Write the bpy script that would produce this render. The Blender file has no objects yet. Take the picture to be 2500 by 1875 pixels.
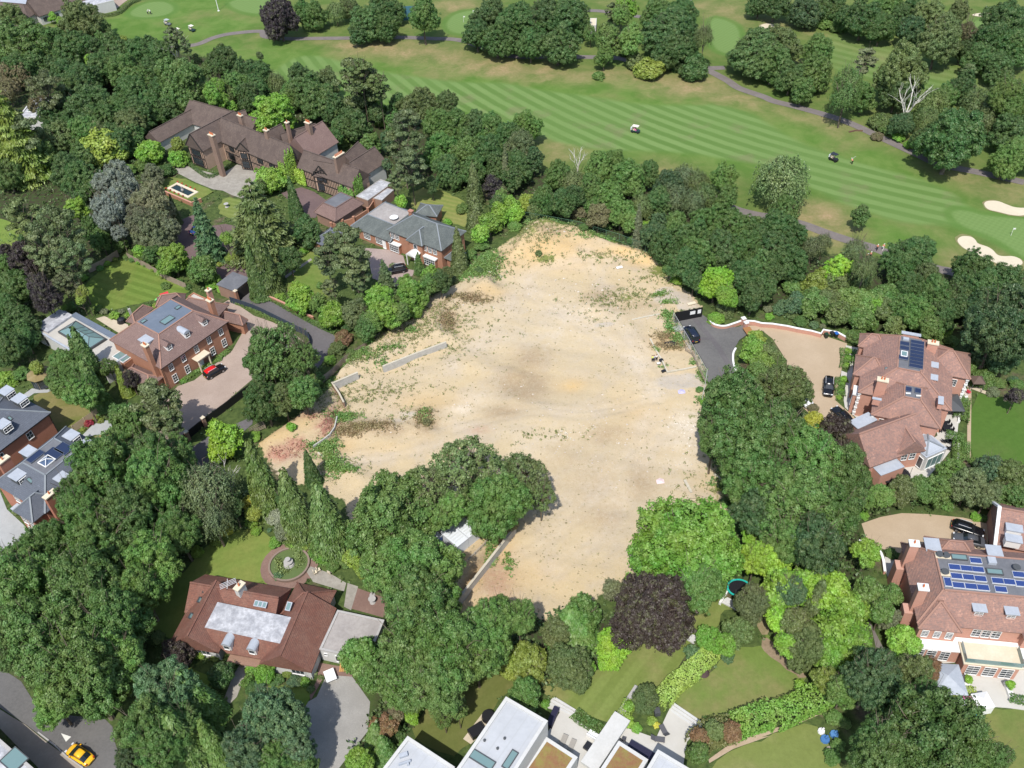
import bpy, bmesh, math, random
import numpy as np
from mathutils import Vector, Matrix
R_ = math.radians
SC = bpy.context.scene
COL = SC.collection
# ---------------------------------------------------------------- camera
FPX, NAX, NAY, CAMH = 2250., 1375., 3350., 120.     # focal in photo pixels, nadir point, drone height (m)
_n = np.array([NAX-1250, NAY-937.5, FPX]); _n /= np.linalg.norm(_n)
_up = -_n
_fy = np.array([0, 0, 1.])-_n[2]*_n; _fy /= np.linalg.norm(_fy)
_fx = np.cross(_fy, _up)
cam = bpy.data.cameras.new('camera'); camo = bpy.data.objects.new('camera', cam); COL.objects.link(camo)
cam.sensor_width = 36; cam.lens = 36*FPX/2500; cam.clip_start = 1; cam.clip_end = 9000
# camera axes in world: x right, y up, z back
Wm = np.array([_fx, _fy, _up])                       # world <- cv camera
cx, cy, cz = Wm@np.array([1, 0, 0]), Wm@np.array([0, -1, 0]), Wm@np.array([0, 0, -1])
camo.matrix_world = Matrix(((cx[0], cy[0], cz[0], 0), (cx[1], cy[1], cz[1], 0), (cx[2], cy[2], cz[2], CAMH), (0, 0, 0, 1)))
SC.camera = camo
# ---------------------------------------------------------------- sky, sun, exposure
SUN_EL, SUN_AZ = 57.5, 15.0        # shadows fall away from the camera and a little right
w = bpy.data.worlds.new('World'); SC.world = w; w.use_nodes = True
wn = w.node_tree.nodes; bgn = wn['Background']
sky = wn.new('ShaderNodeTexSky'); sky.sky_type = 'NISHITA'; sky.sun_disc = False
sky.sun_elevation = R_(SUN_EL); sky.sun_rotation = R_(180+SUN_AZ); sky.altitude = 100; sky.air_density = 1.2; sky.dust_density = 1.5
w.node_tree.links.new(sky.outputs[0], bgn.inputs[0]); bgn.inputs[1].default_value = 0.15
sl = bpy.data.lights.new('sun', 'SUN'); sl.energy = 4.2; sl.angle = R_(0.6); sl.color = (1, .955, .88)
so = bpy.data.objects.new('sun', sl); COL.objects.link(so)
sd = Vector((math.sin(R_(SUN_AZ))*math.cos(R_(SUN_EL)), math.cos(R_(SUN_AZ))*math.cos(R_(SUN_EL)), -math.sin(R_(SUN_EL))))
so.rotation_euler = sd.to_track_quat('-Z', 'Y').to_euler()
SC.view_settings.view_transform = 'Standard'; SC.view_settings.look = 'None'; SC.view_settings.gamma = 1
SC.view_settings.exposure = 0.26
SC.cycles.max_bounces = 6; SC.cycles.transparent_max_bounces = 6

def G(x, y, z=0.):
 "photo pixel -> world X, Y of the point at height z (the survey of the site)"
 v = np.array([x-1250, y-937.5, FPX]); v = v*((CAMH-z)/(v@_n))
 return float(v@_fx), float(v@_fy)
def depth(x, y, z=0.):
 v = np.array([x-1250, y-937.5, FPX]); return FPX*(CAMH-z)/(v@_n)
def Pj(X, Y, Z):
 v = X*_fx+Y*_fy+(Z-CAMH)*_up
 return 1250+FPX*v[0]/v[2], 937.5+FPX*v[1]/v[2]
K = .28933
def ZG(c, r, x, y, z=0.):      # coordinates read off survey tile (column, row)
 return G(*zp(c, r, x, y), z)
OX, OY = (0, 620, 1240, 1860), (0, 460, 920, 1395)
def zp(c, r, x, y): return OX[c]+x*K, OY[r]+y*K

# ---------------------------------------------------------------- object helpers
def tag(o, label=None, cat=None, group=None, kind=None):
 if label: o['label'] = label
 if cat: o['category'] = cat
 if group: o['group'] = group
 if kind: o['kind'] = kind
 return o
def link(name, me, mat=None, parent=None):
 o = bpy.data.objects.new(name, me); COL.objects.link(o)
 if mat is not None and me is not None:
  me.materials.clear()
  for m in (mat if isinstance(mat, (list, tuple)) else [mat]): me.materials.append(m)
 if parent is not None: o.parent = parent
 return o
def empty(name, loc, rz=0, label=None, cat=None, group=None):
 o = bpy.data.objects.new(name, None); COL.objects.link(o); o.location = loc; o.rotation_euler = (0, 0, rz)
 o.empty_display_size = .5
 return tag(o, label, cat, group)
def copy_tree(o, parent=None):
 c = o.copy(); COL.objects.link(c)
 if parent is not None: c.parent = parent
 for ch in list(o.children): copy_tree(ch, c)
 return c

# ---------------------------------------------------------------- materials
def mat(name, base, rough=.8, spec=.3, metal=0.):
 m = bpy.data.materials.new(name); m.use_nodes = True
 b = m.node_tree.nodes['Principled BSDF']
 b.inputs['Base Color'].default_value = (*base, 1); b.inputs['Roughness'].default_value = rough
 b.inputs['Metallic'].default_value = metal; b.inputs['Specular IOR Level'].default_value = spec
 m.diffuse_color = (*base, 1)
 return m
class N:
 "tiny node-tree writer"
 def __init__(s, m): s.t = m.node_tree; s.b = s.t.nodes['Principled BSDF']
 def n(s, typ, **kw):
  x = s.t.nodes.new('ShaderNode'+typ)
  for k, v in kw.items():
   if k == 'inp':
    for i, val in v.items():
     if isinstance(val, bpy.types.NodeSocket): s.t.links.new(val, x.inputs[i])
     else: x.inputs[i].default_value = val
   else: setattr(x, k, v)
  return x
 def noise(s, vec, scale, detail=4, rough=.6, dist=0.):
  return s.n('TexNoise', inp={'Vector': vec, 'Scale': scale, 'Detail': detail, 'Roughness': rough, 'Distortion': dist}).outputs[0]
 def math(s, op, a, b=0., c=0., clamp=False):
  x = s.n('Math', operation=op, use_clamp=clamp, inp={0: a, 1: b, 2: c}); return x.outputs[0]
 def ss(s, a, lo, hi):
  x = s.n('MapRange', interpolation_type='SMOOTHSTEP', inp={0: a, 1: lo, 2: hi, 3: 0., 4: 1.}); return x.outputs[0]
 def mr(s, a, lo, hi, c, d):
  x = s.n('MapRange', inp={0: a, 1: lo, 2: hi, 3: c, 4: d}); return x.outputs[0]
 def mix(s, f, a, b, mode='MIX'):
  x = s.n('Mix', data_type='RGBA', blend_type=mode)
  for i, val in ((0, f), (6, a), (7, b)):
   if isinstance(val, bpy.types.NodeSocket): s.t.links.new(val, x.inputs[i])
   elif i == 0: x.inputs[0].default_value = val
   else: x.inputs[i].default_value = (*val[:3], 1)
  return x.outputs[2]
 def attr(s, name, fac=True):
  x = s.n('Attribute'); x.attribute_name = name
  return x.outputs['Fac'] if fac else x.outputs['Color']
 def pos(s): return s.n('NewGeometry').outputs['Position']
 def obj(s): return s.n('TexCoord').outputs['Object']
 def xyz(s, v): return s.n('SeparateXYZ', inp={0: v}).outputs
 def base(s, c): s.t.links.new(c, s.b.inputs['Base Color'])
 def bump(s, h, st=.5, d=.1):
  x = s.n('Bump', inp={'Strength': st, 'Distance': d, 'Height': h}); s.t.links.new(x.outputs[0], s.b.inputs['Normal'])

def leaf_material():
 m = mat('foliage', (.06, .12, .03), .5, .45); q = N(m)
 oc = q.n('ObjectInfo'); r = q.attr('rnd')
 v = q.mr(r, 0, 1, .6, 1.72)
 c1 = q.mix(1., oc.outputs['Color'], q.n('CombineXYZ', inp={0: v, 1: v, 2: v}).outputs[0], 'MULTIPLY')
 nz = q.noise(q.pos(), .22, 3)
 hs = q.n('HueSaturation', inp={'Hue': q.mr(nz, .3, .7, .478, .522), 'Saturation': q.mr(r, 0, 1, 1.12, .9), 'Value': q.mr(oc.outputs['Random'], 0, 1, .86, 1.16), 'Color': c1})
 hs = q.n('Mix', data_type='RGBA', inp={0: q.math('MULTIPLY', q.ss(q.math('ADD', q.noise(q.pos(), .9, 2), q.math('MULTIPLY', r, .25)), .62, .8), .35), 6: hs.outputs[0], 7: (.2, .24, .08, 1)})
 hs = type('H', (), {'outputs': [hs.outputs[2]]})
 q.base(hs.outputs[0])
 tr = q.n('BsdfTranslucent'); q.t.links.new(hs.outputs[0], tr.inputs[0])
 mx = q.n('MixShader', inp={0: .24}); out = q.t.nodes['Material Output']
 q.t.links.new(q.b.outputs[0], mx.inputs[1]); q.t.links.new(tr.outputs[0], mx.inputs[2]); q.t.links.new(mx.outputs[0], out.inputs[0])
 return m
LEAF = leaf_material()
def bark_material(name, a, b):
 m = mat(name, a, .9, .2); q = N(m); q.base(q.mix(q.ss(q.noise(q.obj(), 6, 4), .35, .65), a, b)); return m
BARK = bark_material('bark', (.09, .07, .05), (.2, .17, .13))
PALEBARK = bark_material('pale_bark', (.42, .40, .36), (.68, .66, .6))
# ---------------------------------------------------------------- foliage meshes
def leaf_quads(P, Nn, size, rnd, rng, elong=1., axis=None):
 "P centres, Nn normals, size half-size -> verts (n*4,3), per-face rnd"
 n = len(P)
 Nn = Nn/np.linalg.norm(Nn, axis=1, keepdims=True)
 t = rng.normal(size=(n, 3)) if axis is None else axis+rng.normal(size=(n, 3))*.25
 a = t-(t*Nn).sum(1, keepdims=True)*Nn; a /= np.linalg.norm(a, axis=1, keepdims=True)+1e-9
 b = np.cross(Nn, a)
 s = np.asarray(size).reshape(-1, 1)
 a = a*s*elong; b = b*s*(.75 if elong == 1 else 1/elong)
 k = rng.uniform(.1, .5, (n, 1))
 V = np.stack([P-a*.9, P+b-a*k*.3, P+a*1.1, P-b+a*k*.3], 1).reshape(-1, 3)
 return V
def quads_mesh(name, V, rnd, extra=None):
 n = len(V)//4
 me = bpy.data.meshes.new(name)
 me.vertices.add(n*4); me.vertices.foreach_set('co', V.astype('f').ravel())
 me.loops.add(n*4); me.loops.foreach_set('vertex_index', np.arange(n*4, dtype='i'))
 me.polygons.add(n); me.polygons.foreach_set('loop_start', np.arange(0, n*4, 4, dtype='i'))
 a = me.attributes.new('rnd', 'FLOAT', 'FACE'); a.data.foreach_set('value', np.asarray(rnd, 'f'))
 me.update(); me.materials.append(LEAF)
 return me
def fib(n, rng):
 i = np.arange(n)+.5; ph = np.arccos(1-2*i/n); th = math.pi*(1+5**.5)*i+rng.uniform(0, 6)
 return np.stack([np.cos(th)*np.sin(ph), np.sin(th)*np.sin(ph), np.cos(ph)], 1)
def rnoise(rng, k0, n=9):
 "smooth random function of 3-D points, roughly -1..1"
 K_ = rng.normal(size=(n, 3))*k0; ph = rng.uniform(0, 6.28, n)
 return lambda P: np.sin(P@K_.T+ph).sum(1)/math.sqrt(n)*.8
def crown(name, seed, R=7., Rv=5.5, nl=7, cr=1.0, leaf=.2, per=70, dens=1., core=True, zmin=-.82, flat=.7, gap=.25, rough=.13):
 "broadleaf crown centred on 0: big uneven lobes carrying leaf clumps, with gaps between"
 rng = np.random.default_rng(seed)
 lobes = [(np.array([rng.uniform(-.1, .1)*R, rng.uniform(-.1, .1)*R, .05*Rv]), .62*R)]
 for i in range(nl):
  a = 2*math.pi*(i+rng.uniform(-.45, .45))/nl; d = rng.uniform(.4, .7)*R
  lobes.append((np.array([d*math.cos(a), d*math.sin(a), rng.uniform(-.5, .3)*Rv]), rng.uniform(.26, .44)*R))
 for i in range(max(3, nl*2//3)):
  a = rng.uniform(0, 6.28); d = rng.uniform(.15, .5)*R
  lobes.append((np.array([d*math.cos(a), d*math.sin(a), rng.uniform(.3, .68)*Rv]), rng.uniform(.2, .36)*R))
 sq = np.array([1, 1, Rv/R]); f1 = rnoise(rng, 2.6/R*3.4); f2 = rnoise(rng, 2.2/cr*.9)
 cs, ns = [], []
 for c, r in lobes:
  n = int(dens*4*math.pi*r*r/(cr*cr*1.35))
  d = fib(n, rng)+rng.normal(size=(n, 3))*.2; d /= np.linalg.norm(d, axis=1, keepdims=True)
  p = c+d*sq*r; p = c+d*sq*(r*(rng.uniform(.8, 1.1, n)+rough*f1(p)))[:, None]
  keep = (p[:, 2] > zmin*Rv) & (f2(p) > -1+gap*1.6)
  for c2, r2 in lobes:
   if r2 == r and (c2 == c).all(): continue
   keep &= np.linalg.norm((p-c2)/sq, axis=1) > r2*.84
  cs.append(p[keep]); ns.append(d[keep])
 C = np.concatenate(cs); D = np.concatenate(ns); nc = len(C)
 crs = cr*rng.uniform(.5, 1.3, nc); o_ = rng.uniform(0, 1, nc) < .07; C[o_] += D[o_]*R*rng.uniform(.05, .16, (o_.sum(), 1)); crs[o_] *= .6; crnd = np.clip(rng.normal(.5, .22, nc), 0, 1)
 idx = np.repeat(np.arange(nc), per); n = len(idx)
 d = rng.normal(size=(n, 3))*.6+D[idx]*.5+np.array([0, 0, .42]); d /= np.linalg.norm(d, axis=1, keepdims=True)
 rr = crs[idx][:, None]
 P = C[idx]+d*rr*np.array([1, 1, flat])*rng.uniform(.45, 1.15, (n, 1))**.8+rng.normal(size=(n, 3))*leaf*.5
 Nn = d+rng.normal(size=(n, 3))*.38+np.array([0, 0, .2])
 rnd = np.clip(.6*crnd[idx]+.4*rng.uniform(0, 1, n), 0, 1)
 V = leaf_quads(P, Nn, leaf*rng.uniform(.6, 1.3, n), rnd, rng)
 if core:
  n2 = int(nc*22); li = rng.integers(0, len(lobes), n2)
  c0 = np.array([l[0] for l in lobes])[li]; r0 = np.array([l[1] for l in lobes])[li]
  dd = rng.normal(size=(n2, 3)); dd /= np.linalg.norm(dd, axis=1, keepdims=True)
  P2 = c0+dd*sq*(r0*rng.uniform(.45, .78, n2))[:, None]
  ok = P2[:, 2] > zmin*Rv; P2, dd = P2[ok], dd[ok]
  r2 = rng.uniform(.25, .75, len(P2))
  V = np.concatenate([V, leaf_quads(P2, dd+rng.normal(size=P2.shape)*.8, leaf*1.9, r2, rng)]); rnd = np.concatenate([rnd, r2])
 return quads_mesh(name, V, rnd)
def crown_pine(name, seed, R=5., Rv=4.5, nc=46, leaf=.2):
 rng = np.random.default_rng(seed); Ps, Ns, Rn = [], [], []
 for i in range(nc):
  a = rng.uniform(0, 6.28); u = rng.uniform(0, 1)**.6; z = rng.uniform(-1, 1)
  rad = math.sqrt(max(.05, 1-z*z))*u
  c = np.array([rad*R*math.cos(a), rad*R*math.sin(a), z*Rv]); rr = R*rng.uniform(.16, .3)
  n = 330; d = rng.normal(size=(n, 3)); d[:, 2] = np.abs(d[:, 2])*.8-.15; d /= np.linalg.norm(d, axis=1, keepdims=True)
  lump = 1+.25*np.sin(d[:, 0]*7+i)*np.cos(d[:, 1]*8+i)
  Ps.append(c+d*np.array([rr, rr, rr*.5])*(rng.uniform(.6, 1.1, n)*lump)[:, None]); Ns.append(d+rng.normal(size=(n, 3))*.5+np.array([0, 0, .3])); Rn.append(np.clip(rng.uniform(0, .6)+rng.uniform(0, .4, n), 0, 1))
 P, Nn, rnd = np.concatenate(Ps), np.concatenate(Ns), np.concatenate(Rn)
 return quads_mesh(name, leaf_quads(P, Nn, leaf*rng.uniform(.6, 1.3, len(P)), rnd, rng, 1.3), rnd)
def crown_cone(name, seed, H=14., R=3.6, nb=980, leaf=.17, droop=.55, tier=0):
 "conifer: base at z=0, top at H; drooping branchlets"
 rng = np.random.default_rng(seed); Ps, Ns, Ax, Rn = [], [], [], []
 for i in range(nb):
  t = 1-math.sqrt(rng.uniform(0.0, 1.))*.99
  if tier: t = min(.99, round(t*tier)/tier+rng.uniform(-.012, .012))
  a = rng.uniform(0, 6.28); L = R*((1-t)**.7)*rng.uniform(.74, 1.1)+.12
  if tier: L *= 1+.18*math.sin(a*3+t*40)
  k = int(18+26*L/R); s = rng.uniform(.3, 1.0, k)**.7
  z = t*H-droop*L*s**1.6+(.0 if not tier else .1)
  w_ = rng.normal(size=k)*.09*L+rng.normal(size=k)*.1
  P = np.stack([np.cos(a)*L*s-np.sin(a)*w_, np.sin(a)*L*s+np.cos(a)*w_, z-rng.uniform(0, .35, k)*(1 if not tier else .3)], 1)
  ax = np.tile(np.array([math.cos(a)*.8, math.sin(a)*.8, -.8 if not tier else -.1]), (k, 1))
  Nn = np.array([math.cos(a)*(.8 if not tier else .25), math.sin(a)*(.8 if not tier else .25), .75])+rng.normal(size=(k, 3))*.35
  Ps.append(P); Ns.append(Nn); Ax.append(ax); Rn.append(np.clip(rng.uniform(0, .7)+rng.uniform(0, .35, k), 0, 1))
 k = 5200; t = 1-np.sqrt(rng.uniform(0, 1, k)); a = rng.uniform(0, 6.28, k); rr = R*(1-t)**.72*rng.uniform(.5, .95, k)
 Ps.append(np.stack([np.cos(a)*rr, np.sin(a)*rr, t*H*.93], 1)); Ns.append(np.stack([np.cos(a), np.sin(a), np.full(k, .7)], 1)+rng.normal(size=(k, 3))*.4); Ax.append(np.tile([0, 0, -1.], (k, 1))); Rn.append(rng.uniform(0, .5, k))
 P, Nn, A, rnd = map(np.concatenate, (Ps, Ns, Ax, Rn))
 P[:, 2] = np.maximum(P[:, 2], .05)
 return quads_mesh(name, leaf_quads(P, Nn, leaf*rng.uniform(.7, 1.3, len(P)), rnd, rng, 1.5, A), rnd)
def crown_weep(name, seed, R=4.5, Rv=5., ns=900, leaf=.13):
 rng = np.random.default_rng(seed); d = fib(ns, rng)+rng.normal(size=(ns, 3))*.1
 d /= np.linalg.norm(d, axis=1, keepdims=True); bump = 1+.16*np.sin(d[:, 0]*5+seed)*np.cos(d[:, 1]*6)+.1*np.sin(d[:, 2]*9+d[:, 0]*7)
 d = d[d[:, 2] > -.45]; bump = bump[:len(d)]; ns = len(d)
 k = 17; S = rng.uniform(0, 1, (ns, k, 1))
 P0 = (d*np.array([R, R, Rv])*(bump*rng.uniform(.6, 1.03, ns))[:, None])[:, None, :]
 L = rng.uniform(.8, 2.4, (ns, 1, 1))*R/4.5
 P = P0+np.array([0, 0, -1])*L*S+(d*np.array([1, 1, 0]))[:, None, :]*S*.3*L+rng.normal(size=(ns, k, 3))*.14
 Nn = d[:, None, :]+rng.normal(size=(ns, k, 3))*.55+np.array([0, 0, .2])
 rnd = np.clip(rng.uniform(0, .6, (ns, 1))+rng.uniform(0, .45, (ns, k)), 0, 1).ravel()
 P, Nn = P.reshape(-1, 3), Nn.reshape(-1, 3)
 return quads_mesh(name, leaf_quads(P, Nn, leaf*rng.uniform(.7, 1.4, len(P)), rnd, rng, 1.3, np.array([0, 0, -1.])), rnd)
# ---- woody parts
def tube(bm, pts, rads, seg=6):
 prev = None
 for i, p in enumerate(pts):
  p = Vector(p); d = (Vector(pts[min(i+1, len(pts)-1)])-Vector(pts[max(i-1, 0)])).normalized()
  q = d.to_track_quat('Z', 'Y'); ring = [bm.verts.new(p+q@Vector((math.cos(2*math.pi*j/seg)*rads[i], math.sin(2*math.pi*j/seg)*rads[i], 0))) for j in range(seg)]
  if prev:
   for j in range(seg): bm.faces.new((prev[j], prev[(j+1) % seg], ring[(j+1) % seg], ring[j]))
  prev = ring
 try: bm.faces.new(prev)
 except Exception: pass
def mesh_from(bm, name, smooth=False):
 me = bpy.data.meshes.new(name); bmesh.ops.recalc_face_normals(bm, faces=bm.faces); bm.to_mesh(me); bm.free()
 if smooth: me.polygons.foreach_set('use_smooth', [True]*len(me.polygons))
 return me
def trunk_mesh(name, seed, spread=.62, nb=9, thick=.055, sub=2, top=1., twigs=0):
 "unit height trunk (0..1 = ground..crown centre); limbs reach out `spread` (unit = crown radius, x/y scaled apart)"
 rng = random.Random(seed); bm = bmesh.new()
 tube(bm, [(0, 0, 0), (.02, .01, .3), (-.01, .02, .6), (.02, 0, .85*top), (0, 0, 1.1*top)], [thick*1.35, thick, thick*.85, thick*.6, thick*.2], 7)
 for i in range(nb):
  a = 2*math.pi*i/nb+rng.uniform(-.3, .3); z0 = rng.uniform(.5, .9); L = spread*rng.uniform(.7, 1.25); z1 = z0+rng.uniform(.12, .45)
  p0 = Vector((0, 0, z0)); p2 = Vector((math.cos(a)*L, math.sin(a)*L, z1)); p1 = p0.lerp(p2, .5)+Vector((rng.uniform(-.05, .05), rng.uniform(-.05, .05), .06))
  tube(bm, [p0, p1, p2], [thick*.5, thick*.33, thick*.12], 5)
  for s in range(sub):
   a2 = a+rng.uniform(-.8, .8); q0 = p1.lerp(p2, rng.uniform(0, .6)); q2 = q0+Vector((math.cos(a2)*.32, math.sin(a2)*.32, rng.uniform(.05, .25)))
   tube(bm, [q0, q0.lerp(q2, .5)+Vector((0, 0, .03)), q2], [thick*.25, thick*.16, thick*.06], 4)
 for i in range(twigs):
  a = rng.uniform(0, 6.28); z0 = rng.uniform(.9, 1.2); r1 = rng.uniform(.3, .75); q0 = Vector((math.cos(a)*r1*.5, math.sin(a)*r1*.5, z0)); q2 = Vector((math.cos(a)*r1, math.sin(a)*r1, z0+rng.uniform(.25, .5)*(1.1-r1)+.18)); q1 = q0.lerp(q2, .5)+Vector((rng.uniform(-.06, .06), rng.uniform(-.06, .06), .02))
  tube(bm, [q0, q1, q2, q2+Vector((rng.uniform(-.12, .12), rng.uniform(-.12, .12), .05))], [.011, .009, .006, .003], 4)
 return mesh_from(bm, name)
def dead_mesh(name, seed):
 rng = random.Random(seed); bm = bmesh.new()
 tube(bm, [(0, 0, 0), (.02, 0, .2), (0, .02, .4)], [.028, .024, .02], 6)
 def br(p, d, L, r, lv):
  e = p+d*L; m = p.lerp(e, .5)+Vector((rng.uniform(-.06, .06), rng.uniform(-.06, .06), 0))*L
  tube(bm, [p, m, e], [r, r*.75, r*.45], 5)
  if lv:
   for _ in range(3 if lv > 1 else 2):
    dd = (d+Vector((rng.uniform(-.6, .6), rng.uniform(-.6, .6), rng.uniform(-.1, .4)))).normalized(); br(p.lerp(e, rng.uniform(.4, 1)), dd, L*rng.uniform(.55, .8), r*.5, lv-1)
 for i in range(5):
  a = i*1.26+rng.uniform(-.3, .3); br(Vector((0, 0, .3+.04*i)), Vector((math.cos(a)*.45, math.sin(a)*.45, 1)).normalized(), .42, .013, 2)
 return mesh_from(bm, name)
CR = {}
CR['oak'] = [(crown('crown_oak', s, 7.5, 5.8, 9, .95, .165, 118, gap=.4, rough=.2), 7.5, 5.8) for s in (1, 2, 3, 4, 5)]
CR['oakm'] = [(crown('crown_medium', s, 4.6, 4.2, 8, .72, .15, 92, gap=.32, rough=.2), 4.6, 4.2) for s in (11, 12, 13, 14)]
CR['small'] = [(crown('crown_small', s, 2.4, 2.3, 7, .5, .15, 56, gap=.1, rough=.2), 2.4, 2.3) for s in (21, 22, 23)]
CR['bush'] = [(crown('crown_bush', s, 3.4, 2.6, 9, .5, .15, 52, zmin=-.9, flat=.85, gap=.15, rough=.2), 3.4, 2.6) for s in (31, 32, 33, 34)]
CR['tiny'] = [(crown('crown_tiny', s, 1.1, .9, 6, .3, .1, 44, zmin=-.9, gap=.0, rough=.25), 1.1, .9) for s in (41, 42, 43)]
CR['laurel'] = [(crown('crown_laurel', s, 3.6, 3., 10, .62, .2, 50, zmin=-.9, gap=.1, rough=.2), 3.6, 3.) for s in (51, 52, 53)]
CR['sparse'] = [(crown('crown_sparse', s, 7., 5.2, 11, .8, .19, 46, dens=.72, core=False, gap=.42, rough=.2), 7., 5.2) for s in (61, 62)]
CR['dense'] = [(crown('crown_dense', s, 7., 6., 9, .7, .15, 80, flat=.9, gap=.15, rough=.1), 7., 6.) for s in (66, 67)]
CR['pine'] = [(crown_pine('crown_pine', s), 5., 4.5) for s in (71, 72)]
CR['weep'] = [(crown_weep('crown_weeping', s), 4.5, 5.) for s in (81, 82)]
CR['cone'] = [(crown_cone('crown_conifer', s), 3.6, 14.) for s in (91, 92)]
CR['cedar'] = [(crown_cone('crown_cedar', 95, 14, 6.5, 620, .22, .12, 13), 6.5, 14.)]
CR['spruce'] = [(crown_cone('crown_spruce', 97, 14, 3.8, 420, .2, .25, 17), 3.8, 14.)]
TRUNK = {'a': [trunk_mesh('trunk', s, twigs=15) for s in (1, 2, 3)], 'pine': [trunk_mesh('pine_trunk', 5, .7, 10, .035, 2, 1.35)], 'cone': [trunk_mesh('conifer_trunk', 6, .12, 0, .02, 0, .85)], 'sparse': [trunk_mesh('open_trunk', s, .8, 13, .05, 5, twigs=30) for s in (7, 8)]}
DEAD = [dead_mesh('dead_limbs', 3), dead_mesh('dead_limbs', 9)]
COLR = dict(dg=(.062, .124, .036), md=(.084, .162, .042), mg=(.108, .196, .048), lg=(.165, .31, .045), li=(.22, .39, .045), yg=(.2, .27, .05), ye=(.44, .43, .07),
   ol=(.108, .152, .05), br=(.15, .135, .07), gg=(.112, .155, .066), bg=(.165, .2, .165), bt=(.078, .15, .068), go=(.15, .175, .095), pu=(.045, .036, .04), pb=(.054, .042, .034), bl=(.056, .11, .043),
   co=(.105, .17, .045), mb=(.145, .27, .045), sp=(.15, .215, .075), re=(.25, .03, .04), wh=(.33, .37, .27), ru=(.22, .14, .07))
COLN = dict(co='mid olive-green', mb='fresh green', sp='light sage green', dg='dark green', md='deep green', mg='mid green', lg='bright green', li='lime green', yg='yellow-green', ye='golden yellow', ol='olive green', br='brownish green', gg='grey-green',
   bg='silvery blue-grey', bt='blue-green', go='greyish olive', pu='dark purple', pb='purple-brown', bl='blackish green', re='crimson', wh='white flowering', ru='rusty brown')
KIND = dict(oak=('oak_tree', 'broad spreading oak', 'tree'), oakm=('broadleaf_tree', 'round-headed broadleaf tree', 'tree'), small=('small_tree', 'small leafy tree', 'tree'), bush=('shrub', 'dense mounded shrub', 'shrub'),
   tiny=('garden_shrub', 'small garden shrub', 'shrub'), laurel=('laurel_shrub', 'large-leaved glossy shrub', 'shrub'), sparse=('open_tree', 'thin-crowned open tree', 'tree'), dense=('dense_tree', 'dense domed tree', 'tree'), pine=('pine_tree', 'pine with tufted crown', 'tree'),
   weep=('birch_tree', 'weeping fine-leaved birch', 'tree'), cone=('conifer_tree', 'conical drooping conifer', 'tree'), cedar=('cedar_tree', 'tiered wide cedar', 'tree'), spruce=('spruce_tree', 'narrow tiered spruce', 'tree'), dead=('bare_tree', 'bare leafless tree', 'tree'))
TREES = []
trng = random.Random(5)
def tree(px, py, r, kind, col, h=None, bark=None, stretch=1.):
 "px,py = where the crown centre is seen (cone kinds: the foot of the crown), r = its radius in photo pixels"
 col3 = COLR[col]
 conical = kind in ('cone', 'cedar', 'spruce')
 if kind == 'dead':
  rm = r*depth(px, py, 8)/FPX; hh = h or 12.
  X, Y = G(px, py, hh*.5)
 elif conical:
  X, Y = G(px, py, 0); rm = r*1.15*depth(px, py, 1)/FPX; hh = h or rm*3.6
 else:
  rm = r*depth(px, py, 6)/FPX
  low = kind in ('bush', 'tiny', 'laurel')
  if kind in ('oak', 'oakm', 'dense') : rm *= 1.1
  if h is None: h = rm*1.25 if low else min(17, max(3.5, rm*1.15+4.4))
  hh = h
  m_, R0, Rv0 = CR[kind][0]
  rv = min(rm*(.95 if low else 1.12)*stretch, hh*(.56 if low else .47)); zc = hh-rv
  X, Y = G(px, py, zc)
 nm, desc, cat = KIND[kind]
 root = empty(nm, (X, Y, gz(X, Y)), trng.uniform(0, 6.28))
 v = trng.uniform(.88, 1.12); c4 = tuple(x*v*trng.uniform(.94, 1.06) for x in col3)+(1,)
 if kind == 'dead':
  d = link('trunk', trng.choice(DEAD), None, root)
  if not d.data.materials: d.data.materials.append(PALEBARK)
  d.scale = (hh, hh, hh)
 elif conical:
  m_, R0, H0 = trng.choice(CR[kind])
  c = link('crown', m_, None, root); c.scale = (rm/R0, rm/R0, hh/H0*.97); c.location = (0, 0, hh*.03); c.color = c4
  t = link('trunk', TRUNK['cone'][0], None, root); t.scale = (hh*.8, hh*.8, hh*.9)
  if not t.data.materials: t.data.materials.append(BARK)
 else:
  m_, R0, Rv0 = trng.choice(CR[kind])
  c = link('crown', m_, None, root); c.scale = (rm/R0, rm/R0*trng.uniform(.92, 1.08), rv/Rv0); c.location = (0, 0, zc); c.color = c4
  if kind not in ('tiny',):
   tk = 'pine' if kind == 'pine' else 'sparse' if kind == 'sparse' else 'a'
   t = link('trunk', trng.choice(TRUNK[tk]), None, root); t.scale = (rm, rm, max(.6, zc));
   if not t.data.materials: t.data.materials.append(BARK)
   if bark:
    t.data = t.data.copy(); t.data.materials.clear(); t.data.materials.append(PALEBARK)
 TREES.append((root, kind, col, rm, hh, px, py))
 return root
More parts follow.
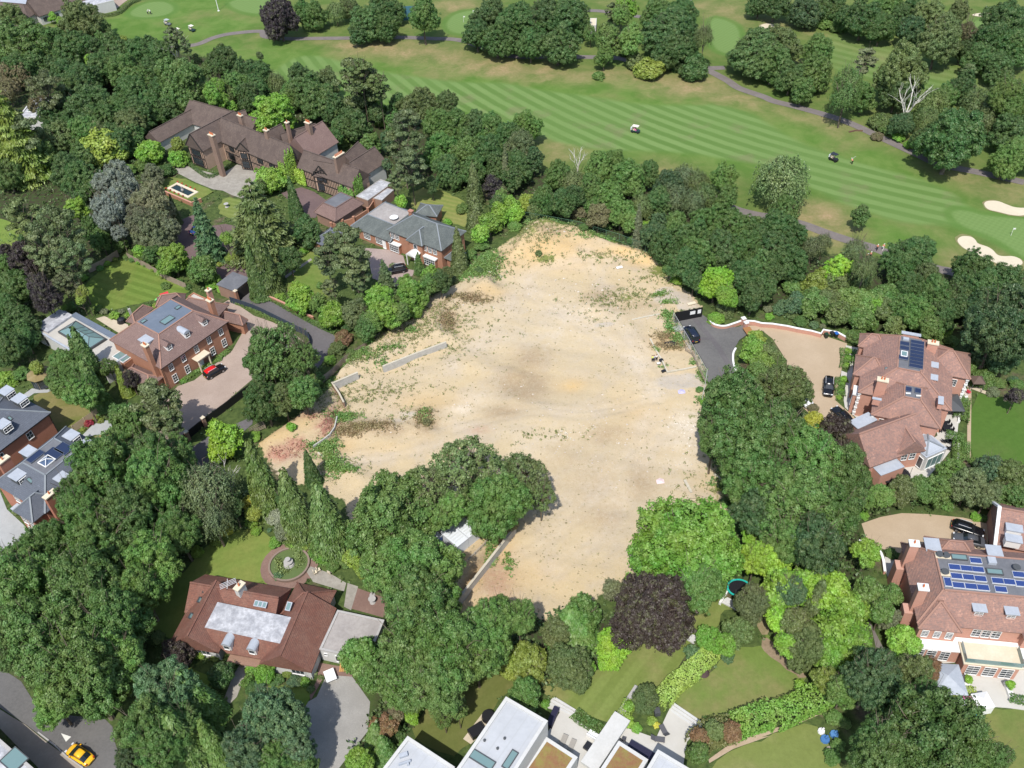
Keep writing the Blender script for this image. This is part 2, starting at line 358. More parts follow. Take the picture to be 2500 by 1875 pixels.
# ---------------------------------------------------------------- terrain
def pts(s, z=0.):
 out = []; c = r = 0
 for tok in s.split():
  if tok[0] == 'z':
   c, r = int(tok[1]), int(tok[2]); tok = tok[4:]
   if not tok: continue
  x, y = tok.split(','); out.append(ZG(c, r, float(x), float(y), z))
 return out
def spline(P, n=6):
 out = []
 for i in range(len(P)-1):
  p0, p1, p2, p3 = P[max(0, i-1)], P[i], P[i+1], P[min(len(P)-1, i+2)]
  for s in range(n):
   t = s/n; out.append(tuple(.5*((2*p1[k])+(-p0[k]+p2[k])*t+(2*p0[k]-5*p1[k]+4*p2[k]-p3[k])*t*t+(-p0[k]+3*p1[k]-3*p2[k]+p3[k])*t**3) for k in (0, 1)))
 return out+[P[-1]]
def smooth_poly(P, it=2):
 for _ in range(it):
  Q = []
  for i, p in enumerate(P):
   q = P[(i+1) % len(P)]; Q += [(p[0]*.75+q[0]*.25, p[1]*.75+q[1]*.25), (p[0]*.25+q[0]*.75, p[1]*.25+q[1]*.75)]
  P = Q
 return P
def sdist(X, Y, P):
 "signed distance (m), positive inside"
 d = np.full(X.shape, 1e9); ins = np.zeros(X.shape, bool)
 for i in range(len(P)):
  ax, ay = P[i]; bx, by = P[(i+1) % len(P)]; ex, ey = bx-ax, by-ay
  t = np.clip(((X-ax)*ex+(Y-ay)*ey)/(ex*ex+ey*ey+1e-9), 0, 1)
  d = np.minimum(d, (X-ax-t*ex)**2+(Y-ay-t*ey)**2)
  if ay != by:
   ins ^= ((ay > Y) != (by > Y)) & (X < ex*(Y-ay)/ey+ax)
 d = np.sqrt(d); return np.where(ins, d, -d)
def mask(X, Y, P, w=1.5): return np.clip(sdist(X, Y, P)/w*.5+.5, 0, 1)
SITE = pts('z21:100,400 160,290 330,270 560,330 700,380 940,470 1150,520 1340,620 1400,760 1450,820 1560,900 1640,1010 1400,1050 1520,1290 1670,1530 1665,1640 z22:1690,60 1660,200 1600,450 1750,700 1900,900 1950,1100 1500,1400 z23:980,80 800,190 620,330 340,440 z23:0,290 z13:2000,340 1800,400 1690,280 1500,100 z12:1500,1400 1000,1350 820,1350 800,1200 760,1050 560,960 230,870 150,760 60,620 40,560 170,470 350,350 450,250 560,170 640,60 z11:640,1640 780,1500 900,1380 1060,1250 1300,1130 1500,920 1700,830 1850,640 2000,560 2200,430')
TERR_A = pts('z11:640,1640 700,1560 900,1380 1060,1250 1300,1130 1500,920 1700,830 1850,640 2000,560 2120,560 2020,850 1830,960 1650,1070 1590,1180 1640,1290 1350,1400 1080,1505 880,1580 670,1650 z12:660,45')
TERR_B = pts('z12:660,50 755,215 700,330 680,430 590,520 350,640 150,740 60,620 40,560 170,470 350,350 450,250 560,170')
TERR_C = pts('z12:1900,1230 2205,1262 z13:1690,275 1500,100 z12:1500,1400')
BANKS = pts('z21:120,330 330,290 560,340 700,390 940,480 1150,530 1330,630 1360,700 1100,640 880,560 700,490 440,400 260,480 130,600 0,620')
PIT = pts('z22:1050,820 1180,830 1170,1000 1050,1010')
FAIR = smooth_poly(pts('z10:130,640 250,540 400,465 600,480 830,550 1100,610 1300,640 1600,680 1800,700 z20:0,700 300,770 600,800 900,850 1200,890 1500,890 1800,880 2100,980 z30:0,1010 300,1200 560,1290 900,1400 1300,1500 1550,1600 z31:1650,70 1730,150 1850,230 2050,270 2300,290 2300,600 2150,560 1900,430 1750,340 1500,300 1250,300 1050,260 900,190 700,130 560,60 420,0 z20:2212,1400 1900,1350 1500,1285 1100,1270 700,1260 330,1180 z10:1800,900 700,850 200,780'), 1)
SEMI = smooth_poly(pts('z00:860,150 1060,100 1250,0 2300,-60 2300,80 2200,230 1700,320 1500,390 1150,340 900,300'), 1)
SEMI2 = smooth_poly(pts('z00:1600,420 2100,330 z10:400,400 900,480 1300,500 z20:0,640 500,700 800,700 1100,680 1500,760 2000,900 z30:300,1000 700,1150 1000,1230 1300,1350 1450,1450 1700,1640 z31:1850,200 2300,230 2300,300 1500,320 z31:1600,520 1100,540 900,480 850,380 900,200 z20:1800,1380 700,1300 z10:0,900 z00:1700,560'), 1)
GREENS = [smooth_poly(pts(s), 2) for s in ('z00:1090,100 1230,20 1400,10 1480,70 1420,125 1250,150 1120,140', 'z00:1930,0 2300,-40 2300,120 2080,110 1950,60', 'z10:1620,190 1700,110 1900,80 2050,150 2000,300 1750,290 1640,260',
          'z20:1700,140 1850,170 1960,240 1950,440 1850,460 1720,400', 'z31:1590,220 1640,180 1750,190 1870,230 2250,260 2400,300 2400,700 2150,540 1950,400 1700,330', 'z30:1760,170 2000,160 2000,260 1800,280')]
DRY = [pts(s) for s in ('z20:0,520 500,560 700,650 650,730 450,700 0,660', 'z10:600,350 1300,340 1800,420 2212,560 2212,660 1700,600 1100,470 700,420', 'z20:700,620 1300,620 1700,680 2212,900 2212,1000 1800,860 1200,780', 'z30:0,860 500,1000 750,1110 700,1180 300,1050 0,960', 'z31:330,130 700,160 740,330 560,350 320,260', 'z31:320,310 700,440 780,500 500,420 320,350',
      'z30:1320,1420 2212,1560 2212,1680 1500,1500', 'z31:1700,0 2212,0 2212,120 1900,60', 'z31:1490,500 1800,560 2212,690 2200,760 1900,690 1560,640', 'z20:1240,1310 1500,1400 1300,1480 1200,1400', 'z20:1560,40 1800,20 2000,60 1990,180 1650,100', 'z30:0,160 500,300 900,420 1200,560 1700,680 1500,640 1000,480 500,330', 'z10:1500,0 2000,0 1900,80 1560,140', 'z31:700,330 820,400 900,490 830,470 700,400', 'z20:330,1200 700,1230 700,1340 400,1300')]
FAIR2 = smooth_poly(pts('z30:500,250 900,330 1300,450 1700,600 2000,760 1700,800 1300,760 900,660 560,620'), 1)
WOOD = pts('z00:-900,-600 400,300 900,330 1300,380 1600,470 2200,520 z10:400,800 1200,950 1800,1080 z20:0,1300 400,1500 1000,1480 1500,1560 z21:1900,150 z31:400,560 900,560 1450,700 2212,720 3000,760 z31:3000,1200 1500,1250 700,1200 100,1000 z21:1700,1000 1500,850 1300,620 1000,480 300,250 z11:1900,0 1300,-100 1150,-200 z10:1000,1250 700,1150 200,1000 z00:1500,900 1300,1250 1200,1450 1250,1620 z01:1550,300 1200,520 950,480 700,700 400,1050 0,1100 -900,1100')
WOOD2 = pts('z22:1650,150 1900,50 2212,0 z32:250,150 450,450 850,650 1000,900 1500,1000 2400,900 2400,1080 1200,1100 850,1250 850,1400 900,1600 z33:700,400 850,650 600,1000 200,300 z32:0,1450 z22:1900,1100 1700,700 1600,400')
WOOD3 = pts('z02:500,1000 900,450 1450,560 1560,800 2100,1000 2150,1150 1700,1400 1500,1659 z03:1300,400 1200,800 900,1100 200,900 0,750 -400,500 z02:-400,1650 250,1350')
WOOD4 = pts('z13:1100,100 z12:1500,1350 z13:1600,200 1800,420 2212,330 z23:600,330 1000,400 1000,700 600,950 300,1020 z13:2100,850 1500,1000 1300,1400 900,1700 700,1700 1000,1150 1100,400')
HGT = [(TERR_A, 1.6, 1.2), (TERR_B, 1.3, 1.2), (TERR_C, 1.8, .9), (BANKS, 2.3, 3.2)]
RUTS = [spline(pts(s_), 5) for s_ in ('z22:1350,60 1180,380 1120,760 960,1100 700,1400 400,1640', 'z21:1480,1630 1150,1420 900,1100 760,760 640,560', 'z21:200,900 700,1200 1100,1500 z22:1250,200', 'z12:1300,560 1700,420 z22:200,300 700,330 1250,180', 'z11:1700,1500 2000,1200 z21:150,800 500,640 900,620', 'z12:800,700 1300,640 1800,470', 'z22:100,1500 500,1250 900,800 1300,500')]
RIDGE_L = [(spline(pts(s_), 5), h_, w_) for s_, h_, w_ in (('z11:1640,1270 1600,1180 1660,1080 1830,970 2010,860', 1.1, 1.5), ('z12:800,440 1000,470 1250,440 1480,480', .6, 1.5), ('z12:660,560 690,680 720,760 900,870', .7, 1.4), ('z21:250,450 420,410 700,490 860,560', .6, 1.6), ('z22:60,-20 180,90 60,200', .45, 2.), ('z22:1130,760 1140,900 1060,1010 960,1100', -.3, 1.6), ('z11:1450,1560 1800,1480 2100,1560', .35, 2.4), ('z22:250,300 500,420 900,420 1200,600', .3, 3.), ('z21:700,1000 1000,1150 1050,1350', .35, 2.))]
def pdist(X, Y, L_):
 d = np.full(X.shape, 1e9)
 for (ax, ay), (bx, by) in zip(L_[:-1], L_[1:]):
  ex, ey = bx-ax, by-ay; t = np.clip(((X-ax)*ex+(Y-ay)*ey)/(ex*ex+ey*ey+1e-9), 0, 1); d = np.minimum(d, (X-ax-t*ex)**2+(Y-ay-t*ey)**2)
 return np.sqrt(d)
def relief(X, Y):
 Z = np.zeros(X.shape); s = sdist(X, Y, SITE); inn = np.clip(s/3, 0, 1)
 for P, h, w_ in HGT:
  Z = np.maximum(Z, np.clip(sdist(X, Y, P)/w_-.08, 0, 1)*h)
 n = np.sin(X*.31+1.3*np.sin(Y*.23))*np.cos(Y*.27+.8*np.sin(X*.19))*.22+np.sin(X*.9+Y*.5)*np.sin(Y*1.1-X*.4)*.07+np.sin(X*2.3+2*np.sin(Y*1.1))*np.sin(Y*2.1+X)*.035
 g = (np.sin(X*.045+.6)*np.cos(Y*.05)*.5)
 Z = Z+inn*(n+.22+.0*g)
 for L_, h_, w_ in RIDGE_L: Z = Z+inn*h_*np.exp(-(pdist(X, Y, L_)/w_)**2)
 for L_ in RUTS:
  d = pdist(X, Y, L_); Z = Z-inn*.13*np.exp(-((d-.9)/.35)**2)+inn*.07*np.exp(-((d-1.7)/.4)**2)
 for cx_, cy_, rx, ry, hh in MOUNDS:
  q = ((X-cx_)/rx)**2+((Y-cy_)/ry)**2; Z = Z+hh*np.exp(-q*1.5)
 return Z
MOUNDS = []
for t, x, y, rx, ry, hh in (('21', 330, 520, 12, 9, 2.2), ('11', 1960, 900, 5, 4, .5), ('22', 150, 60, 6, 5, -.6), ('12', 1400, 330, 5, 2.5, .7), ('12', 900, 420, 6, 2, .5), ('12', 450, 740, 4, 2.5, .6), ('22', 700, 350, 8, 6, .4), ('12', 700, 640, 3, 4, -.4), ('21', 900, 900, 7, 6, .3)):
 a_, b_ = ZG(int(t[0]), int(t[1]), x, y); MOUNDS.append((a_, b_, rx, ry, hh))
def gz(x, y): return float(relief(np.array([x]), np.array([y]))[0])

def build_ground():
 st = .6
 xs = np.arange(-196, 190, st); ys = np.arange(38, 372, st)
 out = np.array([4, 12, 30, 80, 200, 500, 1200, 2600.])
 xs = np.concatenate([xs[0]-out[::-1], xs, xs[-1]+out]); ys = np.concatenate([ys[0]-np.array([4, 12, 30, 80, 200, 600.])[::-1], ys, ys[-1]+out])
 X, Y = np.meshgrid(xs, ys); nx_, ny_ = len(xs), len(ys)
 Xf, Yf = X.ravel(), Y.ravel()
 Z = relief(Xf, Yf)
 V = np.stack([Xf, Yf, Z], 1)
 i = np.arange(nx_-1); j = np.arange(ny_-1); I, J = np.meshgrid(i, j); a = (J*nx_+I).ravel()
 F = np.stack([a, a+1, a+1+nx_, a+nx_], 1)
 me = bpy.data.meshes.new('ground'); me.vertices.add(len(V)); me.vertices.foreach_set('co', V.astype('f').ravel())
 me.loops.add(F.size); me.loops.foreach_set('vertex_index', F.astype('i').ravel())
 me.polygons.add(len(F)); me.polygons.foreach_set('loop_start', np.arange(0, F.size, 4, dtype='i')); me.polygons.foreach_set('use_smooth', np.ones(len(F), bool)); me.update()
 def A(name, v): at = me.attributes.new(name, 'FLOAT', 'POINT'); at.data.foreach_set('value', v.astype('f'))
 def M(P, w_=1.5): return mask(Xf, Yf, P, w_)
 A('sand', np.clip(sdist(Xf, Yf, SITE)/2.2+.45, 0, 1))
 fair = np.maximum(M(FAIR, 1.), M(FAIR2, 1.)*.6); A('fair', fair)
 A('semi', np.maximum(M(SEMI, 3), M(SEMI2, 5)))
 gr = np.zeros_like(Xf); rg = np.zeros_like(Xf)
 for P in GREENS:
  s = sdist(Xf, Yf, P); gr = np.maximum(gr, np.clip(s/.8+.5, 0, 1)); rg = np.maximum(rg, np.clip(s/1.2+2.2, 0, 1))
 A('green', gr); A('fringe', rg)
 dry = np.zeros_like(Xf)
 for P in DRY: dry = np.maximum(dry, mask(Xf, Yf, P, 7))
 A('dry', dry)
 wd = np.zeros_like(Xf)
 for P in (WOOD, WOOD2, WOOD3, WOOD4): wd = np.maximum(wd, mask(Xf, Yf, P, 3))
 A('wood', wd)
 golf = np.clip((Yf-(pl_y(Xf)))/12+.5, 0, 1); A('golf', golf)
 def blobs(name, s):
  v = np.zeros_like(Xf)
  for t in s.split(';'):
   f_ = t.split(); cx_, cy_ = ZG(int(f_[0][0]), int(f_[0][1]), float(f_[1]), float(f_[2])); q = ((Xf-cx_)/float(f_[3]))**2+((Yf-cy_)/float(f_[4]))**2
   v = np.maximum(v, np.exp(-q)*(float(f_[5]) if len(f_) > 5 else 1))
  A(name, v)
 rt = np.zeros_like(Xf)
 for L_ in RUTS: d = pdist(Xf, Yf, L_); rt = np.maximum(rt, np.exp(-(d/2.1)**2))
 A('track', rt)
 blobs('orange', '21 400 540 9 6;21 330 600 12 5;12 150 540 5 2.5;12 430 440 4 3 .7;12 1500 220 7 3 .7;13 1900 340 6 2.5 .8;12 2050 1400 3 5 1;13 1850 50 2.5 3;21 1000 560 9 2;21 1200 620 6 2;12 720 600 4 2.5 .8;22 540 80 3 2;21 1400 1300 5 3 .8;22 1100 300 5 6 .6;12 250 250 5 3 .5;11 2000 900 4 2 .8;12 1100 600 5 1.5 .5;23 60 60 8 3 .5')
 blobs('red', '12 690 350 1.6 2.5;12 640 420 1.5 2;12 380 600 2.2 1.2;12 220 680 3 1.3;12 300 640 3 1 .8;12 600 470 1.6 1.2;13 2060 130 2.5 5 .45;12 400 370 4 1 .5;12 1900 450 2 1 .4;13 2100 60 2 4 .4;12 520 380 1.2 1 .5')
 blobs('brown', '22 130 60 5 4.5;22 150 160 4 2 .7;12 950 440 6 1.6;12 800 450 3 1.6;12 1450 420 2.4 3;12 1150 480 4 1.2 .8;11 1640 1150 2 3;11 1850 960 4 1.5 .8;12 640 700 1.6 4;22 1130 900 3 4 .6;22 800 1180 4 3 .5;21 800 930 4 3 .7;21 340 430 4 1.5 .8;12 2100 300 4 2 .7;22 830 500 4 2.5 .6;12 660 520 2 1;21 200 1450 4 4 .7;22 700 900 6 6 .35;11 1500 1050 6 3 .5;22 500 700 5 5 .3;21 1050 1000 8 2 .4;13 1900 20 4 4 .6')
 blobs('weed', '21 300 350 10 3;21 150 430 5 4 .8;21 330 640 3 1.6;21 1320 700 5 3;21 1440 800 3 1.2;21 1000 920 5 3 .7;21 760 600 5 1.5 .7;21 1350 1080 2 1.5;21 1370 1180 1.5 2;21 1440 1260 2 1.5;21 1290 900 3 1.2;11 1930 700 5 4;11 1800 780 4 2;11 900 1500 8 3 .5;11 1150 1400 6 3 .6;11 1350 1250 8 4 .4;12 760 340 3 1.8;12 620 600 3 2;12 680 760 3 2;12 760 800 3 1.2;12 550 590 3 1;12 640 60 3 2;22 1830 950 3 2.5;22 1640 200 1.5 1.2;22 1640 1050 4 2 .6;21 900 440 5 2 .8;21 640 350 10 2;12 1440 350 1.6 1.6 .8;22 1800 700 3 3 .4;11 1600 1000 6 4 .4;12 2000 1500 1.5 2.5 .7;22 1550 350 1.5 4 .6;12 1250 130 7 2.5 .3;11 2120 480 3 3 .6;21 1640 1590 1 2.5;21 1540 1460 2 1 .5')
 blobs('pale', '22 1480 420 5 5;22 1520 560 3 3;22 1200 150 4 3 .8;22 1460 720 4 2 .7;21 1100 1480 2 3 .8;12 1760 280 3 1.5 .9;22 1300 80 4 2 .6;22 250 650 7 6 .5;21 600 1050 8 5 .5;22 650 1000 8 6 .5;12 1900 200 5 3 .5;22 1120 420 2 1.5 .6;21 300 1250 12 6 .4;22 1330 1000 6 6 .35')
 blobs('conc', '21 1400 930 5 2.6;21 1520 990 3 2.2;21 1330 870 3 1.6 .8;21 1500 1620 6 2;22 1450 60 5 2;21 820 1160 3 1 .7;12 1330 330 3 1.5 .6;12 1250 380 3 1.5 .5;21 1500 1330 1.5 1.6 .7')
 ob = link('ground', me, ground_material()); tag(ob, kind='structure')
def pl_y(X):
 P = sorted([ZG(0, 0, -400, 250), ZG(0, 0, 500, 320), ZG(0, 0, 1300, 420), ZG(0, 0, 2000, 600), ZG(1, 0, 700, 1000), ZG(1, 0, 1600, 1200), ZG(2, 0, 300, 1500), ZG(2, 0, 1100, 1600), ZG(2, 1, 1800, 330), ZG(3, 1, 500, 640), ZG(3, 1, 1200, 780), ZG(3, 1, 2300, 760)])
 return np.interp(X, [p[0] for p in P], [p[1] for p in P])
def ground_material():
 m = mat('ground_earth_and_turf', (.1, .14, .04), .95, .15); q = N(m); p = q.pos()
 n1 = q.noise(p, .035, 5, .6); n2 = q.noise(p, .16, 5, .65, .4); n3 = q.noise(p, 1.1, 4, .65); n4 = q.noise(p, 4.5, 3, .7)
 # rough grass
 grass = q.mix(q.ss(n2, .35, .7), (.082, .135, .03), (.135, .165, .05))
 dryf = q.math('ADD', q.math('MULTIPLY', q.attr('dry'), .85), q.mr(n1, .45, .75, -.15, .5)); dryf = q.math('MULTIPLY', dryf, q.mr(n2, .3, .65, .35, 1.15), clamp=True)
 grass = q.mix(dryf, grass, q.mix(q.ss(n3, .35, .7), (.25, .2, .095), (.33, .24, .14)))
 semi = q.mix(q.ss(n2, .3, .7), (.074, .15, .025), (.12, .19, .045))
 semi = q.mix(q.math('MULTIPLY', q.ss(n1, .5, .68), .5), semi, (.2, .18, .08))
 grass = q.mix(q.math('MULTIPLY', q.attr('semi'), q.math('SUBTRACT', 1., q.math('MULTIPLY', dryf, .9)), clamp=True), grass, semi)
 # fairway stripes, mown along gentle arcs
 A_, B_ = G(1450, 270), G(2120, 450)
 a1, a2 = R_(40), R_(56); M_ = np.array([[math.cos(a1), -math.cos(a2)], [math.sin(a1), -math.sin(a2)]])
 t, u = np.linalg.solve(M_, np.array([B_[0]-A_[0], B_[1]-A_[1]])); C_ = (A_[0]+t*math.cos(a1), A_[1]+t*math.sin(a1))
 X, Y, Z = q.xyz(p)
 dx = q.math('SUBTRACT', X, C_[0]); dy = q.math('SUBTRACT', Y, C_[1])
 rad = q.math('SQRT', q.math('ADD', q.math('MULTIPLY', dx, dx), q.math('MULTIPLY', dy, dy)))
 ph = q.math('ADD', q.math('MULTIPLY', rad, 2*math.pi/3.85), q.mr(n2, 0, 1, -.7, .7))
 st = q.ss(q.math('SINE', ph), -.7, .7)
 st = q.mr(st, 0, 1, .1, .9); st = q.mix(q.mr(n1, .3, .75, 0, .75), q.n('CombineXYZ', inp={0: st, 1: st, 2: st}).outputs[0], (.5, .5, .5)); st = q.xyz(st)[0]
 fw = q.mix(st, (.084, .158, .034), (.165, .25, .082))
 fw = q.mix(q.math('MULTIPLY', q.ss(q.noise(p, .09, 5, .6), .52, .7), .55), fw, (.17, .165, .085))
 fw = q.mix(q.mr(n4, .3, .7, 0, .16), fw, (.06, .1, .03))
 col = q.mix(q.attr('fair'), grass, fw)
 col = q.mix(q.math('MULTIPLY', q.attr('fringe'), .8), col, (.085, .165, .035))
 chk = q.math('MULTIPLY', q.math('SINE', q.math('MULTIPLY', X, 4.)), q.math('SINE', q.math('MULTIPLY', Y, 4.)))
 col = q.mix(q.attr('green'), col, q.mix(q.mr(chk, -1, 1, 0, 1), (.125, .2, .06), (.142, .222, .07)))
 # gardens between the houses
 soil = q.mix(q.ss(n3, .35, .65), (.085, .065, .045), (.15, .115, .08))
 gard = q.mix(q.ss(n2, .52, .72), q.mix(q.ss(n3, .3, .7), (.04, .065, .02), (.085, .12, .035)), soil)
 col = q.mix(q.attr('golf'), gard, col)
 wood = q.mix(q.ss(n3, .4, .62), (.045, .04, .025), (.045, .075, .022))
 col = q.mix(q.ss(q.math('ADD', q.attr('wood'), q.mr(n3, .3, .7, -.3, .3)), .35, .65), col, wood)
 # the cleared sandy building plot
 s1 = q.mix(q.ss(n1, .35, .65), (.455, .375, .25), (.475, .38, .23))
 s1 = q.mix(q.ss(n2, .4, .75), s1, (.42, .355, .265))
 s1 = q.mix(q.math('MULTIPLY', q.attr('orange'), q.mr(n2, .3, .6, .5, 1.)), s1, (.53, .36, .155))
 s1 = q.mix(q.math('MULTIPLY', q.attr('pale'), q.mr(n2, .35, .6, .3, .9)), s1, (.62, .55, .45))
 s1 = q.mix(q.ss(q.math('ADD', q.math('MULTIPLY', q.attr('pale'), .2), q.noise(p, 2.4, 2, .6)), .80, .85), s1, (.78, .74, .68))
 s1 = q.mix(q.math('MULTIPLY', q.attr('track'), q.mr(n2, .3, .65, .1, .6)), s1, (.49, .42, .33))
 s1 = q.mix(q.math('MULTIPLY', q.math('MULTIPLY', q.attr('brown'), 1.5, clamp=True), q.mr(n3, .25, .7, .4, 1.)), s1, (.27, .2, .125))
 s1 = q.mix(q.math('MULTIPLY', q.attr('red'), q.ss(n3, .25, .55)), s1, (.3, .1, .09))
 s1 = q.mix(q.ss(q.math('ADD', q.attr('conc'), q.mr(n2, .3, .7, -.2, .2)), .35, .6), s1, q.mix(n3, (.38, .34, .29), (.47, .42, .35)))
 s1 = q.mix(q.mr(n3, .3, .75, .0, .38), s1, (.40, .30, .18))
 s1 = q.mix(q.mr(n4, .5, .8, .0, .5), s1, (.55, .48, .38))
 s1 = q.mix(q.math('MULTIPLY', q.ss(q.noise(p, 1.9, 3, .7), .60, .68), q.mr(n2, .35, .6, .15, .75)), s1, (.22, .19, .08))
 s1 = q.mix(q.ss(q.math('ADD', q.attr('weed'), q.mr(n3, .25, .75, -.55, .35)), .4, .75), s1, q.mix(n4, (.1, .14, .035), (.22, .22, .07)))
 sf = q.ss(q.math('ADD', q.attr('sand'), q.mr(n3, .3, .7, -.28, .28)), .4, .6)
 col = q.mix(sf, col, s1)
 q.base(col)
 q.bump(q.math('ADD', q.math('MULTIPLY', n3, .6), q.math('MULTIPLY', n4, .4)), .6, .22)
 return m

# ---------------------------------------------------------------- flat sheets: lawns, drives, paths
from mathutils.geometry import tessellate_polygon
def sheet(name, P, z, material, smooth=0, label=None, cat=None, kind='structure', thick=.0, jitter=0.):
 if smooth: P = smooth_poly(P, smooth)
 if jitter:
  rr = random.Random(len(P)); Q = []
  for i, p in enumerate(P):
   q_ = P[(i+1) % len(P)]; L = math.hypot(q_[0]-p[0], q_[1]-p[1]); k = max(1, int(L/1.2))
   for s in range(k): t = s/k; Q.append((p[0]*(1-t)+q_[0]*t+rr.uniform(-jitter, jitter), p[1]*(1-t)+q_[1]*t+rr.uniform(-jitter, jitter)))
  P = Q
 tri = tessellate_polygon([[Vector((x, y, 0)) for x, y in P]])
 V = [(x, y, z) for x, y in P]; F = [tuple(t) for t in tri]; n = len(P)
 if thick:
  V += [(x, y, z-thick) for x, y in P]; F += [(i, i+n, (i+1) % n+n, (i+1) % n) for i in range(n)]
 me = bpy.data.meshes.new(name); me.from_pydata(V, [], F)
 bm = bmesh.new(); bm.from_mesh(me); bmesh.ops.recalc_face_normals(bm, faces=bm.faces)
 for f_ in bm.faces:
  if abs(f_.normal.z) > .9 and f_.normal.z < 0: f_.normal_flip()
 bm.to_mesh(me); bm.free()
 o = link(name, me, material); tag(o, label, cat, None, kind); return o
def strip(name, P, w_, z, material, **k):
 "a band of width w_ along the polyline P"
 Lf, Rt = [], []
 for i, p in enumerate(P):
  a = P[max(0, i-1)]; b = P[min(len(P)-1, i+1)]; d = (b[0]-a[0], b[1]-a[1]); L = math.hypot(*d) or 1; nx_, ny_ = -d[1]/L*w_/2, d[0]/L*w_/2
  Lf.append((p[0]+nx_, p[1]+ny_)); Rt.append((p[0]-nx_, p[1]-ny_))
 n = len(P); V = [(x, y, z) for x, y in Rt+Lf]; F = [(i, i+1, n+i+1, n+i) for i in range(n-1)]
 if k.get('thick'): V += [(x, y, z-k['thick']) for x, y in Rt+Lf]; F += [(i, 2*n+i, 2*n+i+1, i+1) for i in range(n-1)]+[(n+i, n+i+1, 3*n+i+1, 3*n+i) for i in range(n-1)]
 me = bpy.data.meshes.new(name); me.from_pydata(V, [], F); o = link(name, me, material); return tag(o, kind='structure')
def speck(name, a, b, c, s1=.25, s2=3., rough=.92, bump=.3):
 m = mat(name, a, rough, .2); q = N(m); p = q.pos(); n = q.noise(p, s1, 5, .65); n2 = q.noise(p, s2, 3, .7)
 q.base(q.mix(q.mr(n2, .3, .75, 0, .6), q.mix(q.ss(n, .35, .68), a, b), c)); q.bump(n2, bump, .05); return m
def lawn_mat(name, a, b, dry, ang, per, amt=1.):
 m = mat(name, a, .95, .15); q = N(m); p = q.pos(); X, Y, Z = q.xyz(p); n1 = q.noise(p, .12, 5, .6); n2 = q.noise(p, 1.3, 4, .7)
 a, b, dry = [tuple(v*k_ for v, k_ in zip(c_, (1.2, 1.3, 1.1))) for c_ in (a, b, dry)]
 c, s = math.cos(R_(ang)), math.sin(R_(ang)); u = q.math('ADD', q.math('MULTIPLY', X, -s), q.math('MULTIPLY', Y, c))
 st = q.ss(q.math('SINE', q.math('ADD', q.math('MULTIPLY', u, 2*math.pi/per), q.mr(n1, 0, 1, -.5, .5))), -.5, .5)
 col = q.mix(q.math('MULTIPLY', st, amt), a, b); col = q.mix(q.math('MULTIPLY', q.ss(n1, .42, .7), .8), col, dry)
 q.base(q.mix(q.mr(n2, .3, .75, 0, .45), col, tuple(x*.6 for x in a))); q.bump(n2, .5, .08); return m
